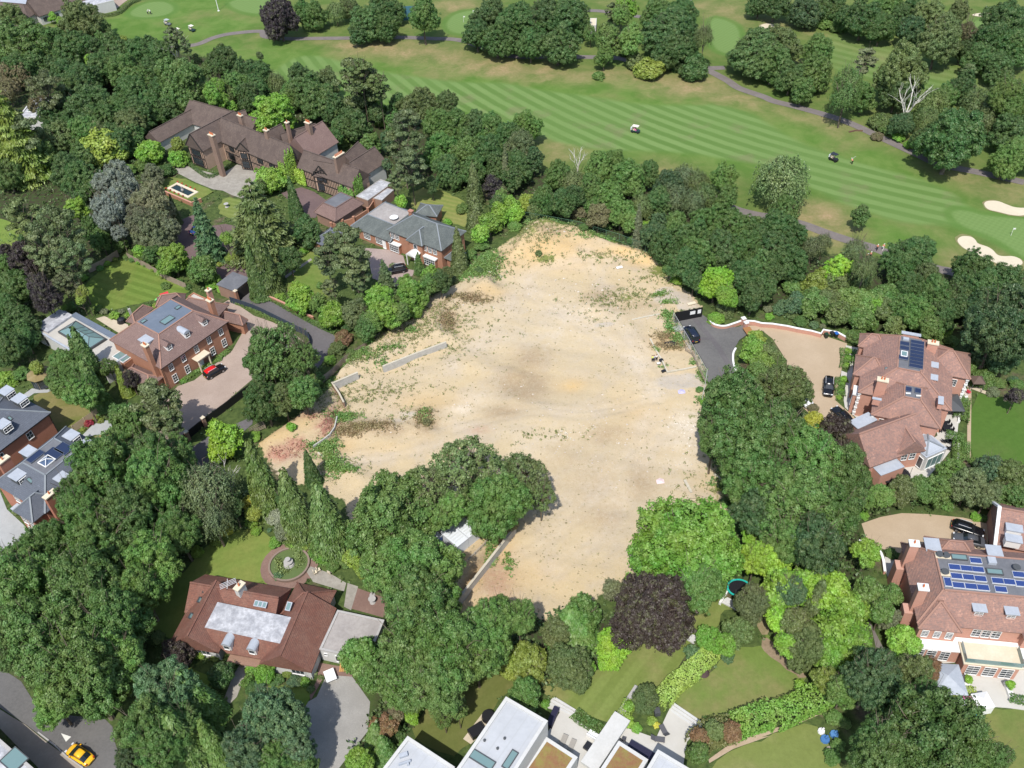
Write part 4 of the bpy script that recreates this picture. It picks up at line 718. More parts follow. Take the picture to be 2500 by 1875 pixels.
(0, 2): '''1330 250 190 pine gg 14;1430 380 110 pine gg 11;1060 380 135 oakm mg 9;870 260 90 cone md 14;700 140 125 oakm mg 11;520 90 85 oakm mg;1085 150 55 cone yg 8;900 800 290 oak md 17;1300 650 200 oak md 15;1520 690 115 oakm md 10;1490 560 80 oakm mg 9;640 1000 150 oak md 13;
1330 900 240 oak mg 16;700 1180 190 oak md 15;1050 1180 250 oak md 16;1500 1290 170 oak md 12;850 1480 260 oak mg 15;460 1450 230 oak md 13;1280 1540 210 oak mg 14;180 1620 190 oak mg 14;1890 530 150 small li 8;1750 940 215 weep gg 14;1790 1180 160 weep gg 11;1940 900 85 dead wh 8;
2110 1060 70 bush ye 4;2140 1150 75 bush yg 4;1900 1290 70 bush ye;1830 1385 50 bush yg;2120 1230 60 bush lg;1660 1475 60 bush lg;1490 1580 55 tiny mg;110 1500 60 bush ol;235 1540 60 bush dg;745 390 36 tiny re;810 350 28 tiny yg;850 370 30 tiny yg;700 445 24 tiny yg;1990 640 60 bush mg;
2150 500 50 bush lg;1850 660 60 bush lg;1240 350 60 oakm mg;1150 640 100 oakm md 10;1650 1380 60 bush md;140 1130 36 tiny ol;90 1120 20 tiny mg;290 1340 30 tiny mg;1960 1080 90 oakm dg 8;80 1700 120 oak mg''',
(1, 2): '''145 1130 140 cone co 18.5;410 1340 150 cone co 17.5;675 1450 172 cone co 17.5;250 1000 70 oakm dg 7;510 900 70 cone dg 9;1180 1200 340 oak mg 15;1800 840 350 sparse sp 13;2030 1140 260 oak mg 12;2260 880 230 sparse sp 11;1450 960 200 sparse sp 12;2420 1010 120 sparse sp 9;1020 1350 150 oak mg 11;1400 1660 300 oak mg 15;1080 1620 170 oakm mg 10;
1560 1250 120 oakm mg 9;1690 1170 120 oakm mg 9;870 1520 125 laurel yg 5;960 1630 100 laurel yg 6;200 1180 90 bush wh 3;270 1300 105 bush go 4;800 1400 55 bush wh;700 1540 45 bush wh;880 1400 32 tiny wh;620 1380 45 bush wh;430 1410 55 tiny yg;550 1440 90 bush lg;600 1510 85 bush lg;330 1400 60 bush lg;60 1060 60 bush ye;
330 480 42 tiny lg 1.4;80 180 150 oak dg 11;240 180 100 oakm ol 9;430 180 120 oakm md 9;180 1400 60 bush lg;20 1300 50 bush lg;130 1290 22 tiny bt;660 1600 60 bush mg;780 1590 40 bush mg;1460 400 36 tiny br 1.2;2150 1230 90 sparse br 6;20 520 40 bush lg;500 90 60 oakm mg;200 1680 40 tiny bt''',
(2, 2): '''1900 260 270 oak md 17;2010 600 290 oak md 18;1740 520 130 oak md 12;2060 880 230 oak md 15;2110 1160 180 oak bl 12;1510 1370 410 dense mb 18;1250 1560 150 bush mg 8;2090 1520 120 oakm li 10;1940 1090 70 bush lg;1830 1060 50 bush md;1660 210 40 bush lg;1280 1460 60 bush ol 5;1620 110 30 tiny mg;2050 1330 80 bush li 6''',
(3, 2): '''150 120 210 oak ol 16;140 480 240 oak md 18;380 740 270 oak md 18;680 830 210 oak md 15;300 1080 270 oak md 17;620 1150 200 oak md 14;440 1400 230 oak bl 15;200 1370 170 oak mg 13;440 370 88 bush ye 5;430 260 50 bush br;620 490 150 oakm pb 7;760 560 80 oakm pb 6;600 560 70 bush lg;
1000 1010 110 bush mg 5;1190 960 120 bush ol 5;1330 930 100 bush mg 5;1460 960 120 oakm mg 6;1600 810 110 oakm mg 7;1740 920 140 oakm gg 8;1920 760 110 oakm bt 8;2100 850 140 oakm ol 8;2090 1010 120 oakm mg 7;1900 1000 110 oakm gg 7;890 1480 120 bush lg 7;1090 1490 55 bush md;
1800 1180 45 bush lg;1870 1190 40 bush mg;860 1170 50 bush lg;1540 1050 80 bush mg;1950 130 55 bush go;1900 90 40 bush mg;1780 50 45 bush mg;2140 160 70 small pu;2000 60 60 bush mg;2150 60 60 bush mg;760 1000 120 oakm md 9;1820 720 60 bush mg;100 820 120 oak md 14;870 1020 80 oakm mg 6;675 60 26 tiny lg;670 120 26 tiny lg;650 170 26 tiny lg;80 1560 160 oakm li 9''',
(0, 3): '''250 150 280 oak md 17;700 170 290 oak md 18;1180 130 190 oak mg 13;430 520 310 oak mg 18;900 430 260 oak md 16;700 880 320 oak mg 18;470 1120 165 oak mg 9;1000 740 190 oak mg 14;90 480 170 oak md 13;80 740 90 oakm md 8;1500 690 145 bush pb 5;1690 690 60 bush lg;1870 870 110 bush dg 5;
1400 1000 230 oak bt 14;1240 1300 230 oak md 14;1350 1480 210 oak md 12;1120 1560 130 oak bl 10;1720 1240 190 cone mg 13;1640 1600 190 cone mg 14;1850 1560 110 cone mg 11;1560 1250 120 oakm md 10;2290 1250 280 oak bt 14;2100 1480 200 oak bt 12;1740 1390 55 small ru 5;1820 720 40 tiny yg;1780 700 30 tiny br;60 250 160 oak dg;1340 560 60 bush ol 3;2120 820 60 bush lg;2120 980 60 bush dg''',
(1, 3): '''90 850 95 bush lg 3;290 850 55 bush yg;340 930 60 bush bt;200 920 55 tiny md;50 960 60 bush bt;430 930 45 tiny lg;900 720 180 laurel mg 8;1010 880 140 laurel mg 7;1340 640 290 oak mg 16;1680 680 310 oak mg 17;1500 930 250 oak mg 15;1950 520 230 oak mg 14;1260 980 170 oak mg 11;2100 360 150 oak mg 11;
1400 240 280 oak mg 15;1600 1230 90 sparse mg 6;1720 1160 90 sparse mg 7;1330 1230 60 bush li 4;1370 1130 60 bush li 4;1130 1300 90 small ru 5;1190 1200 75 small br 5;1050 1430 100 cone mg 5;1120 1560 100 cone mg 6;900 1600 130 bush lg 5;1180 1370 80 cone md 5;1010 1280 50 tiny ru;
190 1600 170 oak md 10;330 1480 170 oak bt 10;2170 800 110 laurel yg 5;1870 700 160 oak mg 12;1180 1100 70 bush go 4;480 990 34 tiny ol;560 890 22 tiny ol;1270 1460 50 bush mg;420 1620 100 oakm mg 8''',
(2, 3): '''90 400 150 oak mg 12;640 360 150 oakm md 7;540 580 200 cone mg 9;400 520 110 oakm ol 7;540 800 180 dense ol 8;170 770 180 laurel yg 6;690 800 60 laurel lg 3;150 1040 135 oakm md 6;880 150 85 oakm go 5;910 590 150 dense li 6;850 740 100 dense li 5;980 460 60 dense li 5;1220 330 315 dense pb 16;
1560 90 200 dense mg 14;2060 260 155 dense gg 9;1690 560 95 oakm lg 5;1830 620 90 oakm lg 5;1930 520 125 oakm ol 6;1560 680 70 tiny bt 2;2055 430 40 small yg 3;1165 1080 108 dense ol 5;310 1115 38 tiny lg;1030 1130 50 tiny lg 2;1010 1260 55 tiny lg;1080 1320 50 bush lg;1220 1260 40 tiny yg;1250 1290 28 tiny ye;
1620 1390 80 bush ru 4;1740 1340 90 bush ol 4;1880 1350 90 bush ru 4;1600 1530 100 bush mg 4;2000 1320 60 bush lg;1850 720 60 tiny bt''',
(3, 3): '''170 170 190 laurel lg 9;350 80 130 laurel lg 8;560 150 200 laurel li 9;700 330 190 laurel lg 8;640 560 220 laurel lg 8;820 590 130 laurel lg 7;380 620 190 dense ol 8;300 430 130 laurel ol 8;410 420 110 cone ol 11;150 400 110 laurel li 7;570 690 160 laurel lg 6;200 600 100 laurel lg 6;
900 170 130 laurel mg 7;1010 330 120 laurel mg 7;1090 190 95 laurel mg 6;1190 600 130 laurel lg 5;1090 400 80 oakm go 5;930 870 210 oak bl 13;1270 860 150 oakm ol 10;1390 830 100 oakm ru 8;540 900 130 laurel yg 6;680 1010 120 oakm mg 8;1400 1400 400 oak dg 17;1720 1500 230 oak md 13;1050 1480 230 oak md 14;
1960 1580 130 oak md 9;1380 1120 170 oak md 12;325 955 48 tiny lg 2;600 1230 75 bush mg 1.5;700 1280 55 bush mg 1.5;600 1570 75 bush mg 1.5;640 1470 60 bush mg 1.5;1745 910 36 tiny li 2;2095 950 36 tiny li 2;1760 980 24 tiny mg;2110 1060 26 tiny mg;240 150 120 dense bt 10''',
}
def plant_all():
 for (c, r), s in TILES.items():
  for e in s.replace('\n', '').split(';'):
   f = e.split()
   x, y = zp(c, r, float(f[0]), float(f[1]))
   tree(x, y, float(f[2])*K, f[3], f[4], float(f[5]) if len(f) > 5 else None)
# ---------------------------------------------------------------- building kit
def tile_mat(name, a, b, c, s=1.2):
 m = mat(name, a, .85, .25); q = N(m); p = q.pos(); n1 = q.noise(p, .5, 5, .7); n2 = q.noise(p, 3.5*s, 3, .8); X, Y, Z = q.xyz(p)
 col = q.mix(q.ss(n1, .35, .68), a, b); col = q.mix(q.mr(n2, .38, .66, 0, .9), col, c); n3 = q.noise(p, 1.3, 4, .75); col = q.mix(q.ss(n3, .58, .72), col, tuple(v*1.35 for v in a)); col = q.mix(q.math('MULTIPLY', q.ss(n1, .55, .75), q.ss(n3, .45, .6)), col, tuple(v*.8+.02 for v in c))
 crs = q.math('SINE', q.math('MULTIPLY', Z, 2*math.pi/.16)); col = q.mix(q.mr(crs, -1, 1, 0, .22), col, tuple(v*.5 for v in a))
 q.base(col); q.bump(crs, .35, .03); return m
def brick_mat(name, a, b):
 m = mat(name, a, .85, .2); q = N(m); p = q.pos(); X, Y, Z = q.xyz(p); n = q.noise(p, 5, 3, .8); n1 = q.noise(p, .6, 4)
 cr = q.math('SINE', q.math('MULTIPLY', Z, 2*math.pi/.15)); col = q.mix(q.mr(n, .3, .7, 0, 1), a, b); col = q.mix(q.mr(n1, .3, .7, 0, .25), col, tuple(v*.6 for v in a))
 q.base(q.mix(q.mr(cr, .3, 1, 0, .25), col, (.42, .36, .3))); return m
T_BROWN = tile_mat('brown_clay_tiles', (.105, .072, .066), (.15, .1, .088), (.07, .05, .048))
T_TUDOR = tile_mat('weathered_tiles', (.11, .082, .072), (.165, .125, .105), (.08, .062, .056))
T_PLUM = tile_mat('plum_tiles', (.2, .135, .12), (.24, .165, .145), (.14, .092, .085))
T_REDB = tile_mat('red_brown_tiles', (.2, .088, .064), (.25, .135, .1), (.13, .07, .058))
T_ORANGE = tile_mat('mottled_red_tiles', (.35, .2, .155), (.28, .16, .13), (.18, .13, .12), .8)
T_SLATE = tile_mat('blue_grey_slates', (.105, .118, .145), (.13, .145, .175), (.085, .095, .118))
T_GSLATE = tile_mat('green_grey_slates', (.105, .12, .118), (.165, .185, .175), (.08, .09, .088))
RIDGE = mat('ridge_tile', (.3, .175, .135), .85); RIDGE_G = mat('ridge_lead', (.2, .22, .24), .7)
BR_ORANGE = brick_mat('orange_brick', (.33, .15, .09), (.4, .2, .13)); BR_RED = brick_mat('red_brick', (.34, .13, .085), (.42, .18, .12)); BR_PINK = brick_mat('pink_brick', (.46, .23, .17), (.54, .3, .23)); BR_BROWN = brick_mat('brown_brick', (.25, .15, .11), (.33, .21, .16))
LGLASS = mat('lantern_glass', (.08, .12, .2), .06, .9); BR_CHIM = brick_mat('chimney_brick', (.2, .13, .1), (.28, .19, .15))
WHITE = speck('white_render', (.5, .5, .49), (.54, .54, .53), (.44, .44, .42), .6, 3); WPAINT = mat('white_paint', (.72, .72, .71), .5)
def membrane(m, ang, w_=1.6):
 q = N(m); X, Y, Z = q.xyz(q.pos()); src = q.b.inputs['Base Color'].links[0].from_socket; u = q.math('ADD', q.math('MULTIPLY', X, -math.sin(ang)), q.math('MULTIPLY', Y, math.cos(ang)))
 l = q.ss(q.math('ABSOLUTE', q.math('SUBTRACT', q.math('FRACT', q.math('MULTIPLY', u, 1/w_)), .5)), .075, .03); st = q.ss(q.noise(q.pos(), .35, 5, .75, 1.), .58, .66)
 q.base(q.mix(q.math('MULTIPLY', l, .45), q.mix(q.math('MULTIPLY', st, .5), src, (.42, .42, .4)), (.36, .37, .38))); return m
MEMB = speck('white_roof_membrane', (.4, .415, .44), (.44, .455, .48), (.34, .355, .375), .12, .8); FELT = speck('grey_roof_felt', (.13, .135, .15), (.17, .175, .19), (.1, .105, .12), .4, 2.)
membrane(MEMB, -2.2)
ASPH = speck('aged_asphalt_roof', (.3, .28, .27), (.38, .355, .34), (.22, .2, .19), .3, 1.5); LEAD = speck('lead_sheet', (.34, .37, .42), (.4, .43, .48), (.3, .33, .37), .6, 3)
SILV = speck('silvered_flat_roof', (.34, .35, .38), (.56, .57, .6), (.18, .18, .19), .7, 2.2); CHIP = speck('stone_chippings', (.42, .4, .36), (.48, .46, .42), (.35, .33, .3), .3, 4)
BLUEF = speck('blue_grey_membrane', (.125, .155, .2), (.15, .18, .225), (.105, .13, .17), .3, 1.5)
CREAM = speck('cream_stone', (.6, .53, .4), (.66, .59, .46), (.52, .45, .34), .8, 3); CONC = speck('grey_concrete', (.36, .35, .34), (.42, .41, .4), (.3, .29, .28), .4, 2.5)
TIMB = mat('black_timber', (.025, .023, .022), .8); INFL = brick_mat('infill_brick', (.4, .27, .2), (.5, .36, .28)); WOODF = speck('weathered_wood', (.27, .22, .17), (.35, .29, .23), (.2, .16, .12), .8, 5)
GLASS = mat('dark_glass', (.03, .04, .05), .08, .8); PGLASS = mat('pale_skylight_glass', (.15, .235, .235), .08, .9); BLACK = mat('black_paint', (.015, .015, .018), .4, .5); DGREY = mat('dark_grey_metal', (.07, .075, .08), .5)
POT = mat('terracotta', (.5, .16, .07), .8); SOLARD = mat('dark_solar_cell', (.02, .03, .07), .2, .7); ALU = mat('aluminium', (.55, .57, .6), .4, .5); PFRAME = mat('panel_frame', (.12, .14, .18), .4, .5)
SOLARB = mat('blue_solar_cell', (.03, .07, .3), .25, .6)
_q = N(SOLARB); _o = _q.obj(); _X, _Y, _Z = _q.xyz(_o)
_g = _q.math('MAXIMUM', _q.math('SINE', _q.math('MULTIPLY', _X, 38.)), _q.math('SINE', _q.math('MULTIPLY', _Y, 38.))); _q.base(_q.mix(_q.ss(_g, .85, 1.), (.018, .04, .16), (.07, .11, .27)))

class MB:
 def __init__(s): s.v = []; s.f = []
 def add(s, V, F): o = len(s.v); s.v += [tuple(v) for v in V]; s.f += [tuple(i+o for i in f) for f in F]
 def prism(s, P, z0, z1, cap=True):
  n = len(P); V = [(x, y, z0) for x, y in P]+[(x, y, z1) for x, y in P]
  F = [(i, (i+1) % n, (i+1) % n+n, i+n) for i in range(n)]
  if cap: F += [tuple(range(n, 2*n)), tuple(range(n-1, -1, -1))]
  s.add(V, F)
 def box(s, c, d, rz=0., tilt=None):
  cs, sn = math.cos(rz), math.sin(rz); hx, hy, hz = d[0]/2, d[1]/2, d[2]/2; V = []
  for z in (-hz, hz):
   for x, y in ((-hx, -hy), (hx, -hy), (hx, hy), (-hx, hy)): V.append((c[0]+x*cs-y*sn, c[1]+x*sn+y*cs, c[2]+z))
  s.add(V, [(0, 3, 2, 1), (4, 5, 6, 7), (0, 1, 5, 4), (1, 2, 6, 5), (2, 3, 7, 6), (3, 0, 4, 7)])
 def bar(s, a, b, w, h=None):
  a, b = Vector(a), Vector(b); d = (b-a).normalized(); q = d.to_track_quat('Z', 'Y'); h = h or w; V = []
  for p in (a, b):
   for x, y in ((-1, -1), (1, -1), (1, 1), (-1, 1)): V.append(p+q@Vector((x*w/2, y*h/2, 0)))
  s.add(V, [(0, 3, 2, 1), (4, 5, 6, 7), (0, 1, 5, 4), (1, 2, 6, 5), (2, 3, 7, 6), (3, 0, 4, 7)])
 def cyl(s, c, r, z0, z1, n=12, r2=None):
  r2 = r if r2 is None else r2
  V = [(c[0]+r*math.cos(2*math.pi*i/n), c[1]+r*math.sin(2*math.pi*i/n), z0) for i in range(n)]+[(c[0]+r2*math.cos(2*math.pi*i/n), c[1]+r2*math.sin(2*math.pi*i/n), z1) for i in range(n)]
  s.add(V, [(i, (i+1) % n, (i+1) % n+n, i+n) for i in range(n)]+[tuple(range(n, 2*n)), tuple(range(n-1, -1, -1))])
 def mesh(s, name):
  me = bpy.data.meshes.new(name); me.from_pydata(s.v, [], s.f); bm = bmesh.new(); bm.from_mesh(me); bmesh.ops.recalc_face_normals(bm, faces=bm.faces); bm.to_mesh(me); bm.free(); return me
 def build(s, name, material, parent=None):
  if parent is not None:      # vertices are in world space: bring them into the root's frame
   r = parent
   while r.parent: r = r.parent
   M = Matrix.Translation(r.location) @ Matrix.Rotation(r.rotation_euler.z, 4, 'Z'); Mi = M.inverted()
   s.v = [tuple(Mi@Vector(v)) for v in s.v]
  return link(name, s.mesh(name), material, parent)
class Fr:
 "rectangle frame on plan: origin a, u along, v across"
 def __init__(s, a, u, v, L, W): s.a, s.u, s.v, s.L, s.W = a, u, v, L, W
 def p(s, x, y): return (s.a[0]+s.u[0]*x+s.v[0]*y, s.a[1]+s.u[1]*x+s.v[1]*y)
 def rect(s, i=0., x0=None, x1=None, y0=None, y1=None):
  x0 = i if x0 is None else x0; y0 = i if y0 is None else y0; x1 = s.L-i if x1 is None else x1; y1 = s.W-i if y1 is None else y1
  return [s.p(x0, y0), s.p(x1, y0), s.p(x1, y1), s.p(x0, y1)]
 def p3(s, x, y, z): return (*s.p(x, y), z)
 @property
 def ang(s): return math.atan2(s.u[1], s.u[0])
def RQ(A, B, D, z, z2=None):
 a = G(*A, z); b = G(*B, z); d = G(*D, z if z2 is None else z2); L = math.hypot(b[0]-a[0], b[1]-a[1]); u = ((b[0]-a[0])/L, (b[1]-a[1])/L); v = (-u[1], u[0])
 W = (d[0]-a[0])*v[0]+(d[1]-a[1])*v[1]
 if W < 0: v = (-v[0], -v[1]); W = -W
 return Fr(a, u, v, L, W)
def RR(R1, R2, zr, hw, ext=0.):
 "frame from a ridge seen between R1 and R2 at height zr, half width hw"
 a = G(*R1, zr); b = G(*R2, zr); L = math.hypot(b[0]-a[0], b[1]-a[1]); u = ((b[0]-a[0])/L, (b[1]-a[1])/L); v = (-u[1], u[0])
 return Fr((a[0]-v[0]*hw-u[0]*ext, a[1]-v[1]*hw-u[1]*ext), u, v, L+2*ext, 2*hw)
def house(name, label, cat, px, z=0., group=None):
 x, y = G(*px, z); return empty(name, (x, y, 0), 0, label, cat, group)
def walls(root, fr, z0, z1, m, ins=.4, name='wall'):
 b = MB(); b.prism(fr.rect(ins), z0, z1); return b.build(name, m, root)
def roof(root, fr, ze, zt, kind, m, top=None, flatm=None, ridge=RIDGE, th=.14, wallm=None):
 "kind: hip gable thip flat pyramid; fr spans the eaves; top=(x0,x1,y0,y1) for thip"
 L, W = fr.L, fr.W; b = MB(); E = [fr.p3(0, 0, ze), fr.p3(L, 0, ze), fr.p3(L, W, ze), fr.p3(0, W, ze)]; E2 = [(x, y, z-th) for x, y, z in E]; lines = []
 if kind == 'thip':
  x0, x1, y0, y1 = top; T = [fr.p3(x0, y0, zt), fr.p3(x1, y0, zt), fr.p3(x1, y1, zt), fr.p3(x0, y1, zt)]
  b.add(E+T+E2, [(0, 1, 5, 4), (1, 2, 6, 5), (2, 3, 7, 6), (3, 0, 4, 7), (4, 5, 6, 7), (0, 8, 9, 1), (1, 9, 10, 2), (2, 10, 11, 3), (3, 11, 8, 0), (8, 11, 10, 9)])
  lines = [(E[i], T[i]) for i in range(4)]+[(T[i], T[(i+1) % 4]) for i in range(4)]
 elif kind in ('hip', 'gable', 'pyramid'):
  if W <= L:
   k = W/2 if kind == 'hip' else L/2 if kind == 'pyramid' else 0
   T = [fr.p3(k, W/2, zt), fr.p3(L-k, W/2, zt)]; F = [(0, 1, 5, 4), (1, 2, 5), (2, 3, 4, 5), (3, 0, 4)]
  else:
   k = L/2 if kind == 'hip' else W/2 if kind == 'pyramid' else 0
   T = [fr.p3(L/2, k, zt), fr.p3(L/2, W-k, zt)]; F = [(0, 1, 4), (1, 2, 5, 4), (2, 3, 5), (3, 0, 4, 5)]
  b.add(E+T+E2, F+[(0, 6, 7, 1), (1, 7, 8, 2), (2, 8, 9, 3), (3, 9, 6, 0), (6, 9, 8, 7)])
  lines = [(T[0], T[1])]
  if kind != 'gable': lines += [(E[0], T[0]), (E[1], T[1 if W <= L else 0]), (E[2], T[1]), (E[3], T[0 if W <= L else 1])]
 else:
  b.prism(fr.rect(0), ze-th, ze)
 o = b.build('roof', m, root)
 if lines and ridge:
  r = MB()
  for a, c in lines: r.bar((a[0], a[1], a[2]+.04), (c[0], c[1], c[2]+.04), .26, .14)
  r.build('ridge_tiles', ridge, o)
 if kind == 'thip' and flatm:
  f_ = MB(); x0, x1, y0, y1 = top; f_.prism(fr.rect(0, x0+.15, x1-.15, y0+.15, y1-.15), zt-.05, zt+.05); f_.build('flat_roof', flatm, o)
 if kind == 'gable' and wallm:     # gable walls
  i = .4
  for e in (0, 1):
   g = MB(); x = (i, (L if W <= L else W)-i-.25)[e]; F_ = (lambda a_, b_, c_: fr.p3(a_, b_, c_)) if W <= L else (lambda a_, b_, c_: fr.p3(b_, a_, c_)); D = W if W <= L else L
   g.add([F_(x, i, ze-.3), F_(x, D-i, ze-.3), F_(x, D/2, zt-.45), F_(x+.25, i, ze-.3), F_(x+.25, D-i, ze-.3), F_(x+.25, D/2, zt-.45)], [(0, 2, 1), (3, 4, 5), (0, 3, 5, 2), (1, 2, 5, 4), (0, 1, 4, 3)]); g.build('gable_wall', wallm, root)
 return o
def wing(root, fr, ze, zt, kind, wm, rm, z0=0., **k):
 walls(root, fr, z0, ze-.1, wm); k.setdefault('wallm', wm)
 return roof(root, fr, ze, zt, kind, rm, **k)
def parapet(root, fr, z0, z1, wm, rm, w_=.35, h=.35, trim=None):
 "flat roofed box with a parapet; returns nothing"
 b = MB(); b.prism(fr.rect(.02), z0, z1-h); b.build('wall', wm, root)
 f_ = MB(); f_.prism(fr.rect(w_), z1-h-.02, z1-h+.04); f_.build('flat_roof', rm, root)
 t = MB(); R = fr.rect(0); Q = fr.rect(w_)
 for i in range(4):
  j = (i+1) % 4; t.add([(*R[i], z1-h), (*R[j], z1-h), (*Q[j], z1-h), (*Q[i], z1-h), (*R[i], z1), (*R[j], z1), (*Q[j], z1), (*Q[i], z1)], [(0, 1, 5, 4), (1, 2, 6, 5), (2, 3, 7, 6), (3, 0, 4, 7), (4, 5, 6, 7), (0, 3, 2, 1)])
 t.build('parapet', trim or wm, root)
def local(root, x, y, z):
 r = root
 while r.parent: r = r.parent
 return Matrix.Translation((x, y, z)), r
_wc = {}
def window(root, x, y, z, ang, w_=1., h=1.3, c=2, r=2, frame=None, glass=None, t=.07, name='window', pane='pane'):
 "upright window centred at x,y,z; ang = direction of the outward normal"
 key = (round(w_, 2), round(h, 2), c, r, id(frame), id(glass), t)
 if key not in _wc:
  fm = MB(); e = t
  fm.box((-w_/2+e/2, 0, 0), (e, .14, h)); fm.box((w_/2-e/2, 0, 0), (e, .14, h)); fm.box((0, 0, h/2-e/2), (w_-2*e, .14, e)); fm.box((0, -.03, -h/2+e/2), (w_-2*e, .2, e))
  for i in range(1, c): fm.box((-w_/2+w_*i/c, 0, 0), (t*.55, .1, h-2*e))
  for i in range(1, r): fm.box((0, 0, -h/2+h*i/r), (w_-2*e, .096, t*.55))
  f1 = fm.mesh('window_frame'); g = MB(); g.box((0, .02, 0), (w_-e, .05, h-e)); g1 = g.mesh('pane'); f1.materials.append(frame or WPAINT); g1.materials.append(glass or GLASS); _wc[key] = (f1, g1)
 f1, g1 = _wc[key]; rt = root
 while rt.parent: rt = rt.parent
 o = bpy.data.objects.new(name, f1); COL.objects.link(o); o.parent = root
 o.location = (x-rt.location.x, y-rt.location.y, z-rt.location.z); o.rotation_euler = (0, 0, ang+math.pi/2)
 p = bpy.data.objects.new(pane, g1); COL.objects.link(p); p.parent = o
 return o
def wins(root, fr, side, us, z, w_=1., h=1.4, c=2, r=3, ins=.4, **k):
 "windows on a side of a frame: s (y=0) n (y=W) w (x=0) e (x=L); us = positions in m along that side"
 for u in us:
  if side == 's': x, y = fr.p(u, ins-.03); n = (-fr.v[0], -fr.v[1])
  elif side == 'n': x, y = fr.p(u, fr.W-ins+.03); n = fr.v
  elif side == 'w': x, y = fr.p(ins-.03, u); n = (-fr.u[0], -fr.u[1])
  else: x, y = fr.p(fr.L-ins+.03, u); n = fr.u
  window(root, x, y, z, math.atan2(n[1], n[0]), w_, h, c, r, **k)
def chimney(root, x, y, z0, z1, w_, d, ang, m, pots=2, cap=CREAM, potm=POT, over=.12):
 b = MB(); b.box((x, y, (z0+z1)/2), (w_, d, z1-z0), ang); o = b.build('chimney', m, root)
 c = MB(); c.box((x, y, z1+.1), (w_+over*2, d+over*2, .2), ang); c.build('chimney_cap', cap, o)
 for i in range(pots):
  t = (i-(pots-1)/2)*min(.45, w_/(pots+.3)); q = MB(); px, py = x+t*math.cos(ang), y+t*math.sin(ang); q.cyl((px, py), .15, z1+.2, z1+.75, 8, .12); q.build('chimney_pot', potm, o)
 return o
def on_wall(px, fr, want, axis=0):
 best = min((abs([(G(*px, z)[0]-fr.a[0])*fr.u[0]+(G(*px, z)[1]-fr.a[1])*fr.u[1], (G(*px, z)[0]-fr.a[0])*fr.v[0]+(G(*px, z)[1]-fr.a[1])*fr.v[1]][axis]-want), z) for z in np.arange(7., 14., .1)); return (*G(*px, best[1]), float(best[1]))
def slab(root, name, C4, th, m, parent=None):
 "thin panel over four 3D corners"
 a, b, c, d = map(Vector, C4); n = (b-a).cross(d-a).normalized()
 if n.z < 0: n = -n
 q = MB(); q.add([a, b, c, d, a+n*th, b+n*th, c+n*th, d+n*th], [(0, 3, 2, 1), (4, 5, 6, 7), (0, 1, 5, 4), (1, 2, 6, 5), (2, 3, 7, 6), (3, 0, 4, 7)])
 return q.build(name, m, parent or root)
def rooflight(root, x, y, z, w_, h, ang, tilt=0., frame=DGREY, glass=PGLASS, name='rooflight', e=.12):
 "w_ along ang; h up the slope (tilt rad, rising towards +90 deg)"
 rt = root
 while rt.parent: rt = rt.parent
 f_ = MB()
 for s in (-1, 1): f_.box((s*(w_/2-e/2), 0, .08), (e, h, .22)); f_.box((0, s*(h/2-e/2), .08), (w_-2*e, e, .22))
 me = f_.mesh(name); me.materials.append(frame); o = bpy.data.objects.new(name, me); COL.objects.link(o); o.parent = root
 g = MB(); g.box((0, 0, .1), (w_-2*e, h-2*e, .06)); gm = g.mesh('pane'); gm.materials.append(glass); p = bpy.data.objects.new('pane', gm); COL.objects.link(p); p.parent = o
 o.location = (x-rt.location.x, y-rt.location.y, z-rt.location.z); o.rotation_euler = Matrix.Rotation(ang, 3, 'Z').to_euler(); o.rotation_euler = (Matrix.Rotation(ang, 3, 'Z')@Matrix.Rotation(tilt, 3, 'X')).to_euler()
 return o
def solar(root, x, y, z, w_, h, ang, cell=None, tilt=0.):
 return rooflight(root, x, y, z, w_, h, ang, tilt, PFRAME if cell is SOLARD else ALU, cell or SOLARB, 'solar_panel', .04)
def dormer(root, x, y, z, ang, w_=1.6, d=2., h=1.4, roofm=None, kind='flat', body=None, wn_=(2, 2), fr_=.12):
 "x,y,z: foot of its front face; ang = direction it faces"
 n = (math.cos(ang), math.sin(ang)); t = (-n[1], n[0]); b = MB(); cx_, cy_ = x-n[0]*d/2, y-n[1]*d/2
 b.box((cx_, cy_, z+h/2), (w_, d, h), ang+math.pi/2); o = b.build('dormer', body or WPAINT, root); r = MB()
 if kind == 'flat': r.box((cx_+n[0]*.1, cy_+n[1]*.1, z+h+.08), (w_+.4, d+.35, .14), ang+math.pi/2)
 elif kind == 'barrel':
  V = []; k = 8
  for s in (.15, -d-.1):
   for i in range(k+1): a = math.pi*i/k; V.append((x+n[0]*s+t[0]*math.cos(a)*(w_/2+.1), y+n[1]*s+t[1]*math.cos(a)*(w_/2+.1), z+h-.05+math.sin(a)*w_*.42))
  F = [(i, i+1, i+k+2, i+k+1) for i in range(k)]+[tuple(range(k+1)), tuple(range(2*k+1, k, -1))]; r.add(V, F)
 else:
  V = []
  for s in (.15, -d-.8):
   V += [(x+n[0]*s+t[0]*(w_/2+.15), y+n[1]*s+t[1]*(w_/2+.15), z+h-.1), (x+n[0]*s-t[0]*(w_/2+.15), y+n[1]*s-t[1]*(w_/2+.15), z+h-.1), (x+n[0]*s, y+n[1]*s, z+h+w_*.42)]
  r.add(V, [(0, 1, 2), (3, 5, 4), (0, 3, 4, 1), (1, 4, 5, 2), (2, 5, 3, 0)])
 r.build('dormer_roof', roofm or LEAD, o)
 window(o, x+n[0]*.05, y+n[1]*.05, z+h*.52, ang, w_*.78, h*.78, wn_[0], wn_[1])
 return o
